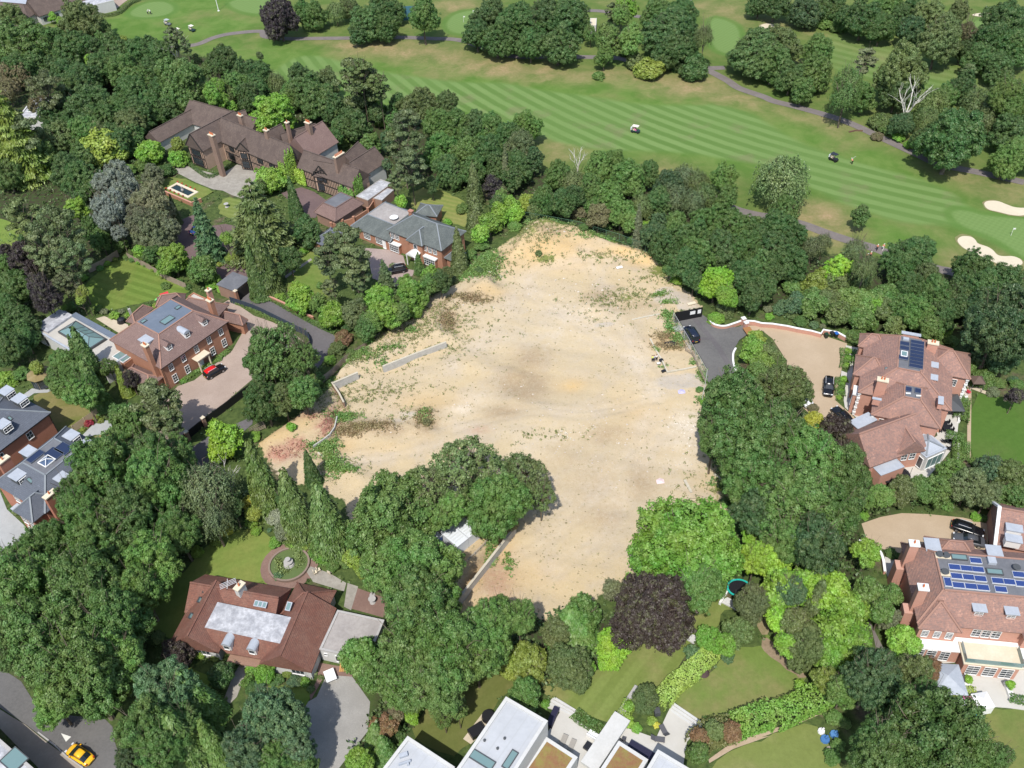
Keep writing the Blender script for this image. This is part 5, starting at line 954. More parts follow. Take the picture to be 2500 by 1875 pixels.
def timbers(root, a, b, z0, z1, step=.55, rails=(.0, .5, 1.), w_=.16, off=.06):
 "dark posts and rails on the wall from a to b (world XY); proud of the wall on its right-hand side"
 L = math.hypot(b[0]-a[0], b[1]-a[1]); u = ((b[0]-a[0])/L, (b[1]-a[1])/L); n = (u[1], -u[0]); m = MB(); ang = math.atan2(u[1], u[0])
 k = max(2, int(L/step))
 for i in range(k+1): t = L*i/k; m.box((a[0]+u[0]*t+n[0]*off, a[1]+u[1]*t+n[1]*off, (z0+z1)/2), (w_, .08, z1-z0), ang)
 for r in rails: z = z0+(z1-z0)*r; m.box((a[0]+u[0]*L/2+n[0]*(off+.02), a[1]+u[1]*L/2+n[1]*(off+.02), z), (L, .08, w_*1.2), ang)
 return m.build('timber_frame', TIMB, root)
def q(ox, oy, s): return lambda x, y: (ox+s*x, oy+s*y)
ZT = lambda c, r: (lambda x, y: zp(c, r, x, y))
# ---------------------------------------------------------------- the houses
def px_wins(root, pts_, z, ang, w_=1., h=1.4, c=2, r=3, **k):
 "windows whose middles are seen at these pixels, at height z, on a wall facing ang"
 for p in pts_:
  x, y = G(*p, z); window(root, x+.06*math.cos(ang), y+.06*math.sin(ang), z, ang, w_, h, c, r, **k)
def georgian_house():
 Q = q(260, 700, .14467); r = house('brick_house', 'brown-tiled Georgian style brick house with three front dormers and a red-roofed car outside', 'house', Q(1000, 900))
 fr = RQ(Q(920, 1390), Q(2060, 585), Q(50, 900), 5.8); walls(r, fr, 0, 5.7, BR_ORANGE)
 t = [(G(*Q(x, y), 9.)) for x, y in ((880, 800), (1470, 405), (1085, 215), (495, 600))]
 tl = [((p[0]-fr.a[0])*fr.u[0]+(p[1]-fr.a[1])*fr.u[1], (p[0]-fr.a[0])*fr.v[0]+(p[1]-fr.a[1])*fr.v[1]) for p in t]
 x0 = (tl[0][0]+tl[3][0])/2; x1 = (tl[1][0]+tl[2][0])/2; y0 = (tl[0][1]+tl[1][1])/2; y1 = (tl[2][1]+tl[3][1])/2
 rf = roof(r, fr, 5.8, 9., 'thip', T_PLUM, (x0, x1, y0, y1), BLUEF)
 A = math.atan2(-fr.v[1], -fr.v[0]); L = fr.L; W = fr.W; B = math.atan2(-fr.u[1], -fr.u[0])
 wins(r, fr, 's', [L*f for f in (.13, .31, .5, .69, .87)], 4.4, 1.05, 1.5, 2, 3); wins(r, fr, 's', [L*f for f in (.13, .31, .69, .87)], 1.6, 1.1, 1.9, 2, 3)
 for f, kd, rm in ((.24, 'gable', T_PLUM), (.5, 'barrel', LEAD), (.76, 'gable', T_PLUM)):
  x, y = fr.p(L*f, y0*.36); dormer(r, x, y, 6.75, A, 1.25, 2.4, 1.35, rm, kd, wn_=(2, 2))
 x, y = fr.p(x0*.42, W*.42); dormer(r, x, y, 6.9, B, 2.2, 2., 1.3, LEAD, 'flat', wn_=(4, 1))
 for px, w2, h2 in (((1030, 570), 1.7, 2.6), ((1210, 360), .9, 1.2), ((630, 590), .9, 1.2)): x, y = G(*Q(*px), 9.); rooflight(r, x, y, 9.05, h2, w2, fr.ang)
 x, y, z = on_wall(Q(650, 990), fr, -.1); chimney(r, x, y, 0, z, 1.2, .8, fr.ang+1.57, BR_ORANGE, 2)
 x, y, z = on_wall(Q(1740, 230), fr, fr.L+.1); chimney(r, x, y, 0, z, 1.2, .9, fr.ang+1.57, BR_ORANGE, 4)
 # portico
 x, y = fr.p(L*.5, -.4); b = MB(); b.box((x, y, 2.9), (2.9, 1.6, .3), fr.ang); b.box((x, y, 3.12), (3.2, 1.8, .12), fr.ang)
 for s in (-1, 1): px, py = fr.p(L*.5+s*1.25, -1.); b.cyl((px, py), .17, 0, 2.8, 10)
 b.build('portico', CREAM, r)
 x, y = fr.p(L*.5, .33); d = MB(); d.box((x, y, 1.15), (1.1, .12, 2.3), fr.ang); d.build('front_door', WPAINT, r)
 # eaves gutter and downpipe
 g = MB(); a, c = fr.p3(0, 0, 5.75), fr.p3(L, 0, 5.75); g.bar(a, c, .12); a = fr.p3(.2, .3, 5.7); g.bar(a, (a[0], a[1], 0), .1); g.build('gutter', BLACK, r)
 # rear and side wings
 for A_, B_, D_, ze, zt, kd in (((2070, 300), (1380, 165), (1420, 420), 3., 4.8, 'hip'), ((1340, 120), (850, 190), (1080, 300), 3., 4.6, 'hip'), ((640, 320), (330, 590), (760, 390), 3., 4.4, 'hip'), ((2010, 470), (2390, 560), (1900, 560), 2.8, 4.6, 'hip')):
  f2 = RQ(Q(*A_), Q(*B_), Q(*D_), ze); wing(r, f2, ze, zt, kd, BR_ORANGE, T_PLUM)
 f2 = RQ(Q(1470, 100), Q(1690, 200), Q(1370, 160), 4.2); parapet(r, f2, 0, 4.3, BR_ORANGE, CHIP, .25, .25)
 x, y = G(*Q(1720, 60), 7.); chimney(r, x, y, 0, 7., 1., .7, fr.ang, BR_PINK, 1)
 # left side low range with lantern and tiled lean-to
 Q1 = ZT(0, 1); f3 = RQ(Q1(1130, 1430), Q1(990, 1355), Q1(1080, 1500), 3.); parapet(r, f3, 0, 3.1, BR_ORANGE, BLUEF, .2, .2)
 f3 = RQ(Q1(1380, 1590), Q1(1130, 1480), Q1(1180, 1650), 2.8); wing(r, f3, 2.8, 4., 'hip', BR_ORANGE, T_PLUM)
 x, y = G(*Q1(1030, 1420), 3.3); rooflight(r, x, y, 3.2, 3.4, 2.2, fr.ang-1.57, 0, WPAINT)
 return r
def pool_house():
 Q = ZT(0, 1); r = house('pool_house', 'long low flat-roofed white pool building with big pyramid roof lantern', 'building', Q(600, 1250))
 fr = RQ(Q(290, 1190), Q(880, 1540), Q(540, 1030), 3.4); parapet(r, fr, 0, 3.5, WHITE, CHIP, .4, .25, LEAD)
 f2 = RQ(Q(640, 1045), Q(995, 1240), Q(600, 1100), 3.7); b = MB(); b.prism(f2.rect(0, y1=1.2), 3.2, 3.72); b.build('raised_roof_band', BLUEF, r)
 # lantern: a glazed hip with dark kerb
 l = RQ(Q(490, 1215), Q(745, 1370), Q(640, 1120), 3.6); kb = MB(); R = l.rect(0); kb.prism(R, 3.4, 3.85); k = kb.build('roof_lantern', DGREY, r)
 i = .25; g = MB(); L, W = l.L, l.W; E = [l.p3(i, i, 3.87), l.p3(L-i, i, 3.87), l.p3(L-i, W-i, 3.87), l.p3(i, W-i, 3.87)]; T = [l.p3(W*.5, W/2, 4.7), l.p3(L-W*.5, W/2, 4.7)]
 g.add(E+T, [(0, 1, 5, 4), (1, 2, 5), (2, 3, 4, 5), (3, 0, 4)]); g.build('pane', PGLASS, k)
 bb = MB(); e = lambda P: (P[0], P[1], P[2]+.04)
 for a, c in ((E[0], T[0]), (E[3], T[0]), (E[1], T[1]), (E[2], T[1]), (T[0], T[1])): bb.bar(e(a), e(c), .09)
 for f in (.35, .5, .65):
  m_ = l.p3(L*f, W/2, 4.74); bb.bar(m_, e(l.p3(L*f, i, 3.87)), .07); bb.bar(m_, e(l.p3(L*f, W-i, 3.87)), .07)
 bb.build('glazing_bars', DGREY, k)
 wins(r, fr, 's', [fr.L*.15], 1.5, .9, 1.6, 1, 1, ins=.02, frame=DGREY)
 Qb = q(0, 460, K); f3 = RQ(Q(290, 1160), Q(400, 1210), Q(530, 1030), 3.8); p = MB(); p.prism(f3.rect(0), 3.2, 3.75); p.build('upper_deck', SILV, r)
 return r
def bungalow():
 Q = q(400, 1390, .1808); r = house('bungalow', 'red-brown tiled white house around a silvery flat roof with two barrel dormers', 'house', Q(1000, 700))
 # west wing
 L_ = RR(Q(335, 865), Q(690, 185), 6., 3.95, .5); wing(r, L_, 2.7, 6., 'gable', WHITE, T_REDB, ridge=T_REDB)
 R_w = RR(Q(1590, 1125), Q(1925, 340), 6., 3.95, .5); wing(r, R_w, 2.7, 6., 'gable', WHITE, T_REDB, ridge=T_REDB)
 # rear range, ridge parallel to the garden side
 a = G(*Q(560, 70), 2.7); Bk = RQ(Q(560, 65), Q(1725, 262), Q(620, 420), 2.9); Bk.W = 7.; wing(r, Bk, 2.9, 5.6, 'gable', WHITE, T_REDB, ridge=T_REDB)
 E2 = RQ(Q(1800, 175), Q(2330, 290), Q(1925, 345), 2.8); E2.W = 6.; wing(r, E2, 2.8, 5.4, 'hip', WHITE, T_REDB, ridge=T_REDB)
 # flat silver roof
 f = RQ(Q(450, 765), Q(1600, 1010), Q(635, 425), 4.9); b = MB(); b.prism(f.rect(0), 2.5, 4.95); b.build('flat_roof', SILV, r)
 # front slope with dormers
 s = MB(); P = [Q(450, 765), Q(1600, 1010), Q(1330, 1215), Q(850, 1130)]; z = (4.9, 4.9, 2.7, 2.7); T = [(*G(*p, h), h) for p, h in zip(P, z)]; s.add(T+[(x, y, zz-.2) for x, y, zz in T], [(0, 1, 2, 3), (7, 6, 5, 4), (0, 4, 5, 1), (1, 5, 6, 2), (2, 6, 7, 3), (3, 7, 4, 0)]); s.build('front_roof_slope', T_REDB, r)
 w_ = MB(); xa, xb = G(*Q(850, 1125), 2.6), G(*Q(1330, 1210), 2.6); n = (-f.v[0], -f.v[1]); w_.bar((xa[0]-n[0]*.5, xa[1]-n[1]*.5, 1.3), (xb[0]-n[0]*.5, xb[1]-n[1]*.5, 1.3), 2.5, .3) ; w_.build('porch_wall', BR_BROWN, r)
 A = math.atan2(-f.v[1], -f.v[0])
 for p in ((855, 1060), (1195, 1120)): x, y = G(*Q(*p), 3.7); dormer(r, x, y, 3.2, A, 1.25, 2.2, 1.25, LEAD, 'barrel', wn_=(1, 1))
 # gable windows
 for fr, us in ((L_, (.35, .62)), (R_w, (.3, .62))):
  wins(r, fr, 'w', [fr.W*.5-.3, fr.W*.5+.3], 3.9, .4, 1.1, 1, 1); wins(r, fr, 'w', [fr.W*us[0]], 1.5, 2., 1.2, 3, 1)
 x, y = G(*Q(1020, 230), 6.8); chimney(r, x, y, 2, 6.8, 1.5, .8, f.ang+1.3, WHITE, 1)
 an = MB()
 for i in range(4): an.bar((x-2.6, y-.7+i*.12, 7.3+i*.2), (x-.3, y+.2+i*.1, 7.6+i*.2), .05)
 an.bar((x-.2, y, 6.8), (x-.2, y, 8.3), .06); an.bar((x-1.6, y-.6, 7.2), (x-1.6, y+.6, 8.), .05); an.build('aerial', ALU, r)
 up = math.radians(38)
 for p, w2, h2 in (((1255, 465), .7, .9), ((1310, 475), .7, .9), ((1365, 485), .7, .9), ((1690, 505), .8, 1.3)): x, y = G(*Q(*p), 5.); rooflight(r, x, y, 5.05, w2, h2, f.ang, .35, LEAD)
 for p in ((555, 295), (485, 420), (365, 635)): x, y = G(*Q(*p), 4.7); rooflight(r, x, y, 4.72, .9, .7, L_.ang, .75, DGREY)
 # flat-roofed garage range
 Q3 = ZT(1, 3); g = RQ(Q3(550, 660), Q3(860, 730), Q3(700, 325), 2.8); g.L = max(g.L, 7.5); parapet(r, g, 0, 2.9, WHITE, ASPH, .35, .22, CONC)
 wins(r, g, 's', [g.L*.45], 1.4, 2.1, 1.5, 3, 1, ins=.0); wins(r, g, 's', [g.L*.12], 1.9, .6, .6, 1, 1, ins=.0)
 return r
def solar_house():
 Q = q(2180, 1290, .14467); r = house('brick_house', 'large mottled-red-roofed brick house with rows of blue solar panels on its flat top', 'house', Q(1300, 900))
 fr = RQ(Q(410, 1600), Q(2500, 1800), Q(150, 240), 6.); fr.L = 23.; u = fr.u
 t = [G(*Q(x, y), 9.3) for x, y in ((835, 1035), (725, 400))]; tl = [((p[0]-fr.a[0])*fr.u[0]+(p[1]-fr.a[1])*fr.u[1], (p[0]-fr.a[0])*fr.v[0]+(p[1]-fr.a[1])*fr.v[1]) for p in t]
 x0 = (tl[0][0]+tl[1][0])/2; y0, y1 = tl[0][1], tl[1][1]
 walls(r, fr, 0, 5.9, BR_PINK); roof(r, fr, 6., 9.3, 'thip', T_ORANGE, (x0, fr.L-x0, y0, y1), FELT, RIDGE)
 A = math.atan2(-fr.v[1], -fr.v[0]); W = fr.W
 # projecting hipped bays on the garden front
 for ub, wb in ((2.9, 5.8), (16.8, 6.)):
  f2 = Fr(fr.p(ub-wb/2, -.9), fr.u, fr.v, wb, 6.); walls(r, f2, 0, 5.9, BR_PINK); roof(r, f2, 6.02, 8.6, 'pyramid', T_ORANGE)
  wins(r, f2, 's', [wb/2-1.6, wb/2, wb/2+1.6], 4.5, .95, 1.5, 2, 4)
 for x in (8.3, 9.6, 10.9): wins(r, fr, 's', [x], 4.5, 1.2, 1.7, 2, 3)
 b = MB(); b.prism(fr.rect(0, -.2, 21, -1.9, .3), 0, 2.9); b.build('ground_floor_bay', BR_PINK, r)
 b = MB(); b.prism(fr.rect(0, -.4, 21.2, -2.1, .3), 2.9, 3.1); b.build('bay_roof', WPAINT, r)
 f3 = Fr(fr.p(6.2, -3.9), fr.u, fr.v, 7.6, 3.2); b = MB(); b.prism(f3.rect(.2), 0, 3.15); b.build('garden_room', BR_PINK, r); b = MB(); b.prism(f3.rect(-.1), 3.16, 3.4); b.build('balcony_floor', CREAM, r)
 wins(r, f3, 's', [1.6, 3.8, 6.], 1.5, 1.7, 2.2, 2, 4, ins=.2)
 f4 = Fr(fr.p(0, -1.9), fr.u, fr.v, 6., 3.); wins(r, f4, 's', [1., 2.6, 4.4], 1.5, 1.3, 2.2, 2, 4, ins=0); f5 = Fr(fr.p(14.5, -1.9), fr.u, fr.v, 6., 3.); wins(r, f5, 's', [1., 2.6, 4.4], 1.5, 1.5, 2.3, 1, 1, ins=0)
 gl = MB();
 for a, c in ((f3.p3(.1, .1, 3.9), f3.p3(7.5, .1, 3.9)), (f3.p3(.1, .1, 3.9), f3.p3(.1, 2.9, 3.9)), (f3.p3(7.5, .1, 3.9), f3.p3(7.5, 2.9, 3.9))): gl.bar(a, c, .03, 1.)
 gl.build('glass_balustrade', PGLASS, r)
 for u_ in (8., 12.2): x, y = fr.p(u_, 1.5); dormer(r, x, y, 7., A, 1.5, 2.3, 1.2, LEAD, 'flat', T_ORANGE, (2, 3))
 for p in ((680, 250), (1730, 370)): x, y = G(*Q(*p), 9.); b = MB(); b.box((x, y, 8.6), (2.2, 2.4, .2), fr.ang); o = b.build('dormer', LEAD, r); c = MB(); c.box((x, y, 7.7), (1.7, 2., 1.5), fr.ang); c.build('dormer_side', T_ORANGE, o)
 f6 = RR(Q(1160, 145), Q(1215, 385), 8.5, 3.4); roof(r, Fr(fr.p(3.6, W-3.5), fr.u, fr.v, 7., 5.), 6.02, 8.6, 'hip', T_ORANGE); walls(r, Fr(fr.p(3.6, W-3.5), fr.u, fr.v, 7., 5.), 0, 5.9, BR_PINK)
 # chimneys on the west flank, battered stacks
 for p in ((360, 260), (510, 1000)):
  x, y = G(*Q(*p), 10.2); o = chimney(r, x, y, 3., 10.2, 1.25, .95, fr.ang, BR_PINK, 1, WPAINT); c = MB(); c.box((x-.25*u[0], y-.25*u[1], 2.5), (2.2, 1.7, 5.), fr.ang); c.build('chimney_breast', BR_PINK, o)
 # panels
 rows = [(1395, 545), (1040, 655), (1235, 675), (1435, 695), (1075, 805), (1270, 825), (1475, 850), (1105, 960), (1315, 980), (1520, 1000), (1765, 885), (1965, 905), (2165, 935), (1820, 1030), (2120, 780), (2370, 960), (2330, 800)]
 for p in rows: x, y = G(*Q(*p), 9.5); solar(r, x, y, 9.42, 1.62, 1., fr.ang)
 x, y = G(*Q(925, 905), 9.5); solar(r, x, y, 9.42, 1., 1.5, fr.ang)
 for p in ((1120, 480), (1720, 725)): x, y = G(*Q(*p), 9.6); rooflight(r, x, y, 9.45, 2.2, 1., fr.ang)
 for p in ((560, 480), (605, 735), (705, 1140)): x, y = G(*Q(*p), 7.8); rooflight(r, x, y, 7.85, .6, .8, fr.ang-1.57, .6, DGREY)
 for p in ((800, 430), (905, 445), (885, 725), (2090, 650)):
  x, y = G(*Q(*p), 9.9); d = MB(); d.cyl((x, y), .55, 9.9, 10.0, 14, .5); d.cyl((x, y), .05, 9.4, 9.9, 6); d.build('satellite_dish', DGREY, r)
 b = MB(); x, y = G(*Q(850, 465), 9.4); b.box((x, y, 9.4), (2.2, .9, .12), fr.ang); x, y = G(*Q(885, 760), 9.4); b.box((x, y, 9.4), (1.3, .9, .12), fr.ang); b.build('paving_pad', CREAM, r)
 x, y = G(*Q(1665, 550), 9.6); b = MB(); b.box((x, y, 9.65), (1.1, 1.1, .5), fr.ang); b.build('roof_hatch', LEAD, r)
 return r
def orangery_house():
 Q = q(2060, 800, .14467); r = house('brick_house', 'sprawling mottled-red-roofed brick house with dark solar panels beside a gravel drive', 'house', Q(1100, 700))
 fr = RQ(Q(415, 1010), Q(1750, 1010), Q(520, 110), 6.); fr.L = 15.2
 t = [G(*Q(x, y), 9.3) for x, y in ((905, 680), (1300, 755), (950, 135))]; tl = [((p[0]-fr.a[0])*fr.u[0]+(p[1]-fr.a[1])*fr.u[1], (p[0]-fr.a[0])*fr.v[0]+(p[1]-fr.a[1])*fr.v[1]) for p in t]
 ax = RQ(Q(905, 680), Q(1300, 755), Q(950, 135), 9.3); u, v = ax.u, ax.v
 # main block: frame aligned with the flat top
 m = Fr((ax.a[0]-u[0]*5.6-v[0]*4.6, ax.a[1]-u[1]*5.6-v[1]*4.6), u, v, 5.6+ax.L+6., ax.W+4.6+3.); walls(r, m, 0, 5.9, BR_PINK); roof(r, m, 6., 9.3, 'thip', T_ORANGE, (5.6, 5.6+ax.L, 4.6, 4.6+ax.W), FELT)
 b2 = RQ(Q(1020, 1165), Q(1300, 1220), Q(1035, 960), 8.6); m2 = Fr((b2.a[0]-u[0]*4.6-v[0]*3., b2.a[1]-u[1]*4.6-v[1]*3.), u, v, 4.6+b2.L+4., 3.+b2.W+4.); walls(r, m2, 0, 5.6, BR_PINK); roof(r, m2, 5.75, 8.6, 'thip', T_ORANGE, (4.6, 4.6+b2.L, 3., 3.+b2.W), FELT)
 # west gabled bays, white verges
 for p, hw in (((480, 1000), 2.), ((560, 420), 2.2)):
  pass
 f3 = RQ(Q(430, 800), Q(860, 680), Q(500, 430), 6.1); f3 = Fr((m.a[0]-u[0]*1.2+v[0]*4.4, m.a[1]-u[1]*1.2+v[1]*4.4), u, v, 6., 5.6); walls(r, f3, 0, 5.9, BR_PINK); roof(r, f3, 6.05, 8.5, 'hip', T_ORANGE)
 f4 = Fr((m.a[0]-u[0]*1.+v[0]*(m.W-4.2), m.a[1]-u[1]*1.+v[1]*(m.W-4.2)), u, v, 5., 3.8); walls(r, f4, 0, 5.9, BR_PINK); roof(r, f4, 6.07, 8., 'hip', T_ORANGE)
 # east wing with chimney
 f5 = Fr((m.a[0]+u[0]*(m.L-5.)+v[0]*(m.W-7.6), m.a[1]+u[1]*(m.L-5.)+v[1]*(m.W-7.6)), u, v, 8., 7.2); walls(r, f5, 0, 5.9, BR_PINK); roof(r, f5, 6.04, 8.8, 'hip', T_ORANGE)
 for p, z in (((1510, 260), 10.), ((660, 885), 9.6)): x, y = G(*Q(*p), z); chimney(r, x, y, 4, z, 1.7, .9, math.atan2(u[1], u[0]), BR_PINK, 2, CREAM)
 # lead dormers
 for p, s in (((1500, 620), (2., 1.5)), ((1490, 830), (2., 1.5)), ((1640, 1225), (.9, 2.)), ((1140, 105), (3.4, .8)), ((560, 1200), (1.5, .5))):
  x, y = G(*Q(*p), 8.2); b = MB(); b.box((x, y, 8.2), (*s, .14), math.atan2(u[1], u[0])); o = b.build('dormer', LEAD, r); c = MB(); c.box((x, y, 7.5), (s[0]*.8, s[1]*.8, 1.3), math.atan2(u[1], u[0])); c.build('dormer_cheek', BR_PINK, o)
 # solar arrays
 for i in range(8):
  t = i/7; x, y = G(*Q(1245-25*t, 245+400*t), 9.6); solar(r, x, y, 9.45, 2.3, .99, m.ang, SOLARD)
 for p in ((1030, 265), (1026, 340), (1010, 500)): x, y = G(*Q(*p), 9.6); solar(r, x, y, 9.45, 1.6, 1.1, m.ang, SOLARD)
 x, y = G(*Q(1020, 440), 9.6); rooflight(r, x, y, 9.5, 1.1, 1.5, m.ang, 0, WPAINT)
 x, y = G(*Q(1050, 190), 9.6); b = MB(); b.box((x, y, 9.6), (1., .6, .4), m.ang); b.build('roof_hatch', LEAD, r)
 for p in ((1095, 1040), (1250, 1065)): x, y = G(*Q(*p), 8.8); solar(r, x, y, 8.72, 1., 1.2, m2.ang, SOLARD)
 for p in ((1085, 1105), (1260, 1145)): x, y = G(*Q(*p), 9.); d = MB(); d.bar((x-.4, y, 9.), (x+.4, y-.1, 9.), .2); d.build('flue', WPAINT, r)
 for p in ((740, 700),): x, y = G(*Q(*p), 8.2); rooflight(r, x, y, 8.2, 1., .6, m.ang, .5)
 # gravel front: entrance bays with white stone bands
 for p, s in (((300, 600), (2.4, 1.5)), ((290, 1080), (2., 2.4))):
  x, y = G(*Q(*p), 4.6); b = MB(); b.box((x, y, 2.3), (s[0], s[1], 4.6), m.ang+1.57); o = b.build('bay', BR_PINK, r); c = MB(); c.box((x, y, 4.65), (s[0]+.4, s[1]+.3, .3), m.ang+1.57); c.build('bay_parapet', WPAINT, o)
  window(o, x-u[0]*(s[1]/2+.04), y-u[1]*(s[1]/2+.04), 2.4, m.ang+math.pi, 1.1, 2., 2, 3)
 wins(r, m, 'w', [1.5, 4., m.W-3.], 4.4, 1.1, 1.7, 2, 3); wins(r, m, 'w', [1.5, 7.], 1.8, 1.1, 1.9, 2, 3)
 wins(r, m2, 's', [2., 4.2, 6.4], 4.2, 1., 1.5, 2, 3)
 wins(r, f5, 's', [1.6, 3.6, 5.6], 4.3, 1., 1.6, 2, 3); wins(r, f5, 's', [2., 4.6], 1.6, 1.6, 2.2, 2, 3)
 # stone quoins
 for fr_, c_ in ((m, (.36, .36)), (f5, (7.6, .36)), (m2, (.36, .36))):
  x, y = fr_.p(*c_); qn = MB()
  for i in range(10): qn.box((x, y, .4+i*.58), (.55 if i % 2 else .38, .55 if i % 2 else .38, .3), m.ang)
  qn.build('quoins', WPAINT, r)
 # rotated garage wing and its annex
 Q2 = ZT(3, 2); a = G(*Q2(800, 445), 8.); b = G(*Q2(1265, 278), 8.); L = math.hypot(b[0]-a[0], b[1]-a[1]); uu = ((b[0]-a[0])/L, (b[1]-a[1])/L); vv = (-uu[1], uu[0])
 g = Fr((a[0]-vv[0]*5.2-uu[0]*.3, a[1]-vv[1]*5.2-uu[1]*.3), uu, vv, L+.3, 8.4); wing(r, g, 4., 8., 'gable', BR_PINK, T_ORANGE)
 g2 = RR(Q2(1150, 340), Q2(1290, 560), 6.6, 2.6); wing(r, g2, 4.3, 6.8, 'gable', BR_PINK, T_ORANGE); wins(r, g2, 'e', [g2.W/2-.7, g2.W/2+.7], 3.2, 1.1, 2., 2, 3)
 g3 = RQ(Q2(1170, 600), Q2(1340, 770), Q2(1000, 700), 3.4)
 g4 = Fr(g.p(1.2, -1.6), uu, vv, 4.8, 2.); parapet(r, g4, 0, 3.1, BR_PINK, LEAD, .15, .1, LEAD)
 x, y = G(*Q2(855, 370), 5.); b = MB(); b.box((x, y, 5.), (4.4, 2.2, .18), g.ang+.1); o = b.build('dormer', LEAD, r); c = MB(); c.box((x, y, 4.), (4., 1.8, 2.), g.ang+.1); c.build('dormer_cheek', BR_PINK, o)
 # lead-roofed orangery
 o_ = RQ(Q2(1390, 680), Q2(1565, 600), Q2(1255, 525), 3.6); parapet(r, o_, 0, 3.5, WHITE, LEAD, .3, .1, LEAD); roof(r, Fr(o_.p(.35, .35), o_.u, o_.v, o_.L-.7, o_.W-.7), 3.52, 4.5, 'pyramid', LEAD, ridge=RIDGE_G)
 wins(r, o_, 's', [o_.L/2], 1.6, o_.L-1., 2.6, 3, 1, ins=0, glass=PGLASS); wins(r, o_, 'w', [o_.W*.3], 1.6, 2., 2.4, 2, 1, ins=0)
 return r
def garage_house():
 Q = q(2180, 1290, .14467); r = house('garage_block', 'red-tiled garage block with pairs of lead-covered dormers by two dark cars', 'garage', Q(2100, 200))
 fr = RQ(Q(1740, 260), Q(2600, 420), Q(1740, -140), 4.); fr.L = 13; fr.W = 9; wing(r, fr, 3.6, 7.2, 'gable', BR_PINK, T_ORANGE)
 for p in ((2040, 170), (2050, -10)): x, y = G(*Q(*p), 6.2); b = MB(); b.box((x, y, 6.2), (2.4, 1.5, .16), fr.ang); o = b.build('dormer', LEAD, r); c = MB(); c.box((x, y, 5.4), (2.1, 1.2, 1.4), fr.ang); c.build('dormer_cheek', WPAINT, o)
 b = MB(); a = fr.p3(0., 1., 4.6); b.bar(fr.p3(-.1, -.1, 3.8), fr.p3(-.1, 4.6, 7.3), .5, .3); b.bar(fr.p3(-.1, 9.1, 3.8), fr.p3(-.1, 4.6, 7.3), .5, .3); b.build('verge', WPAINT, r)
 return r
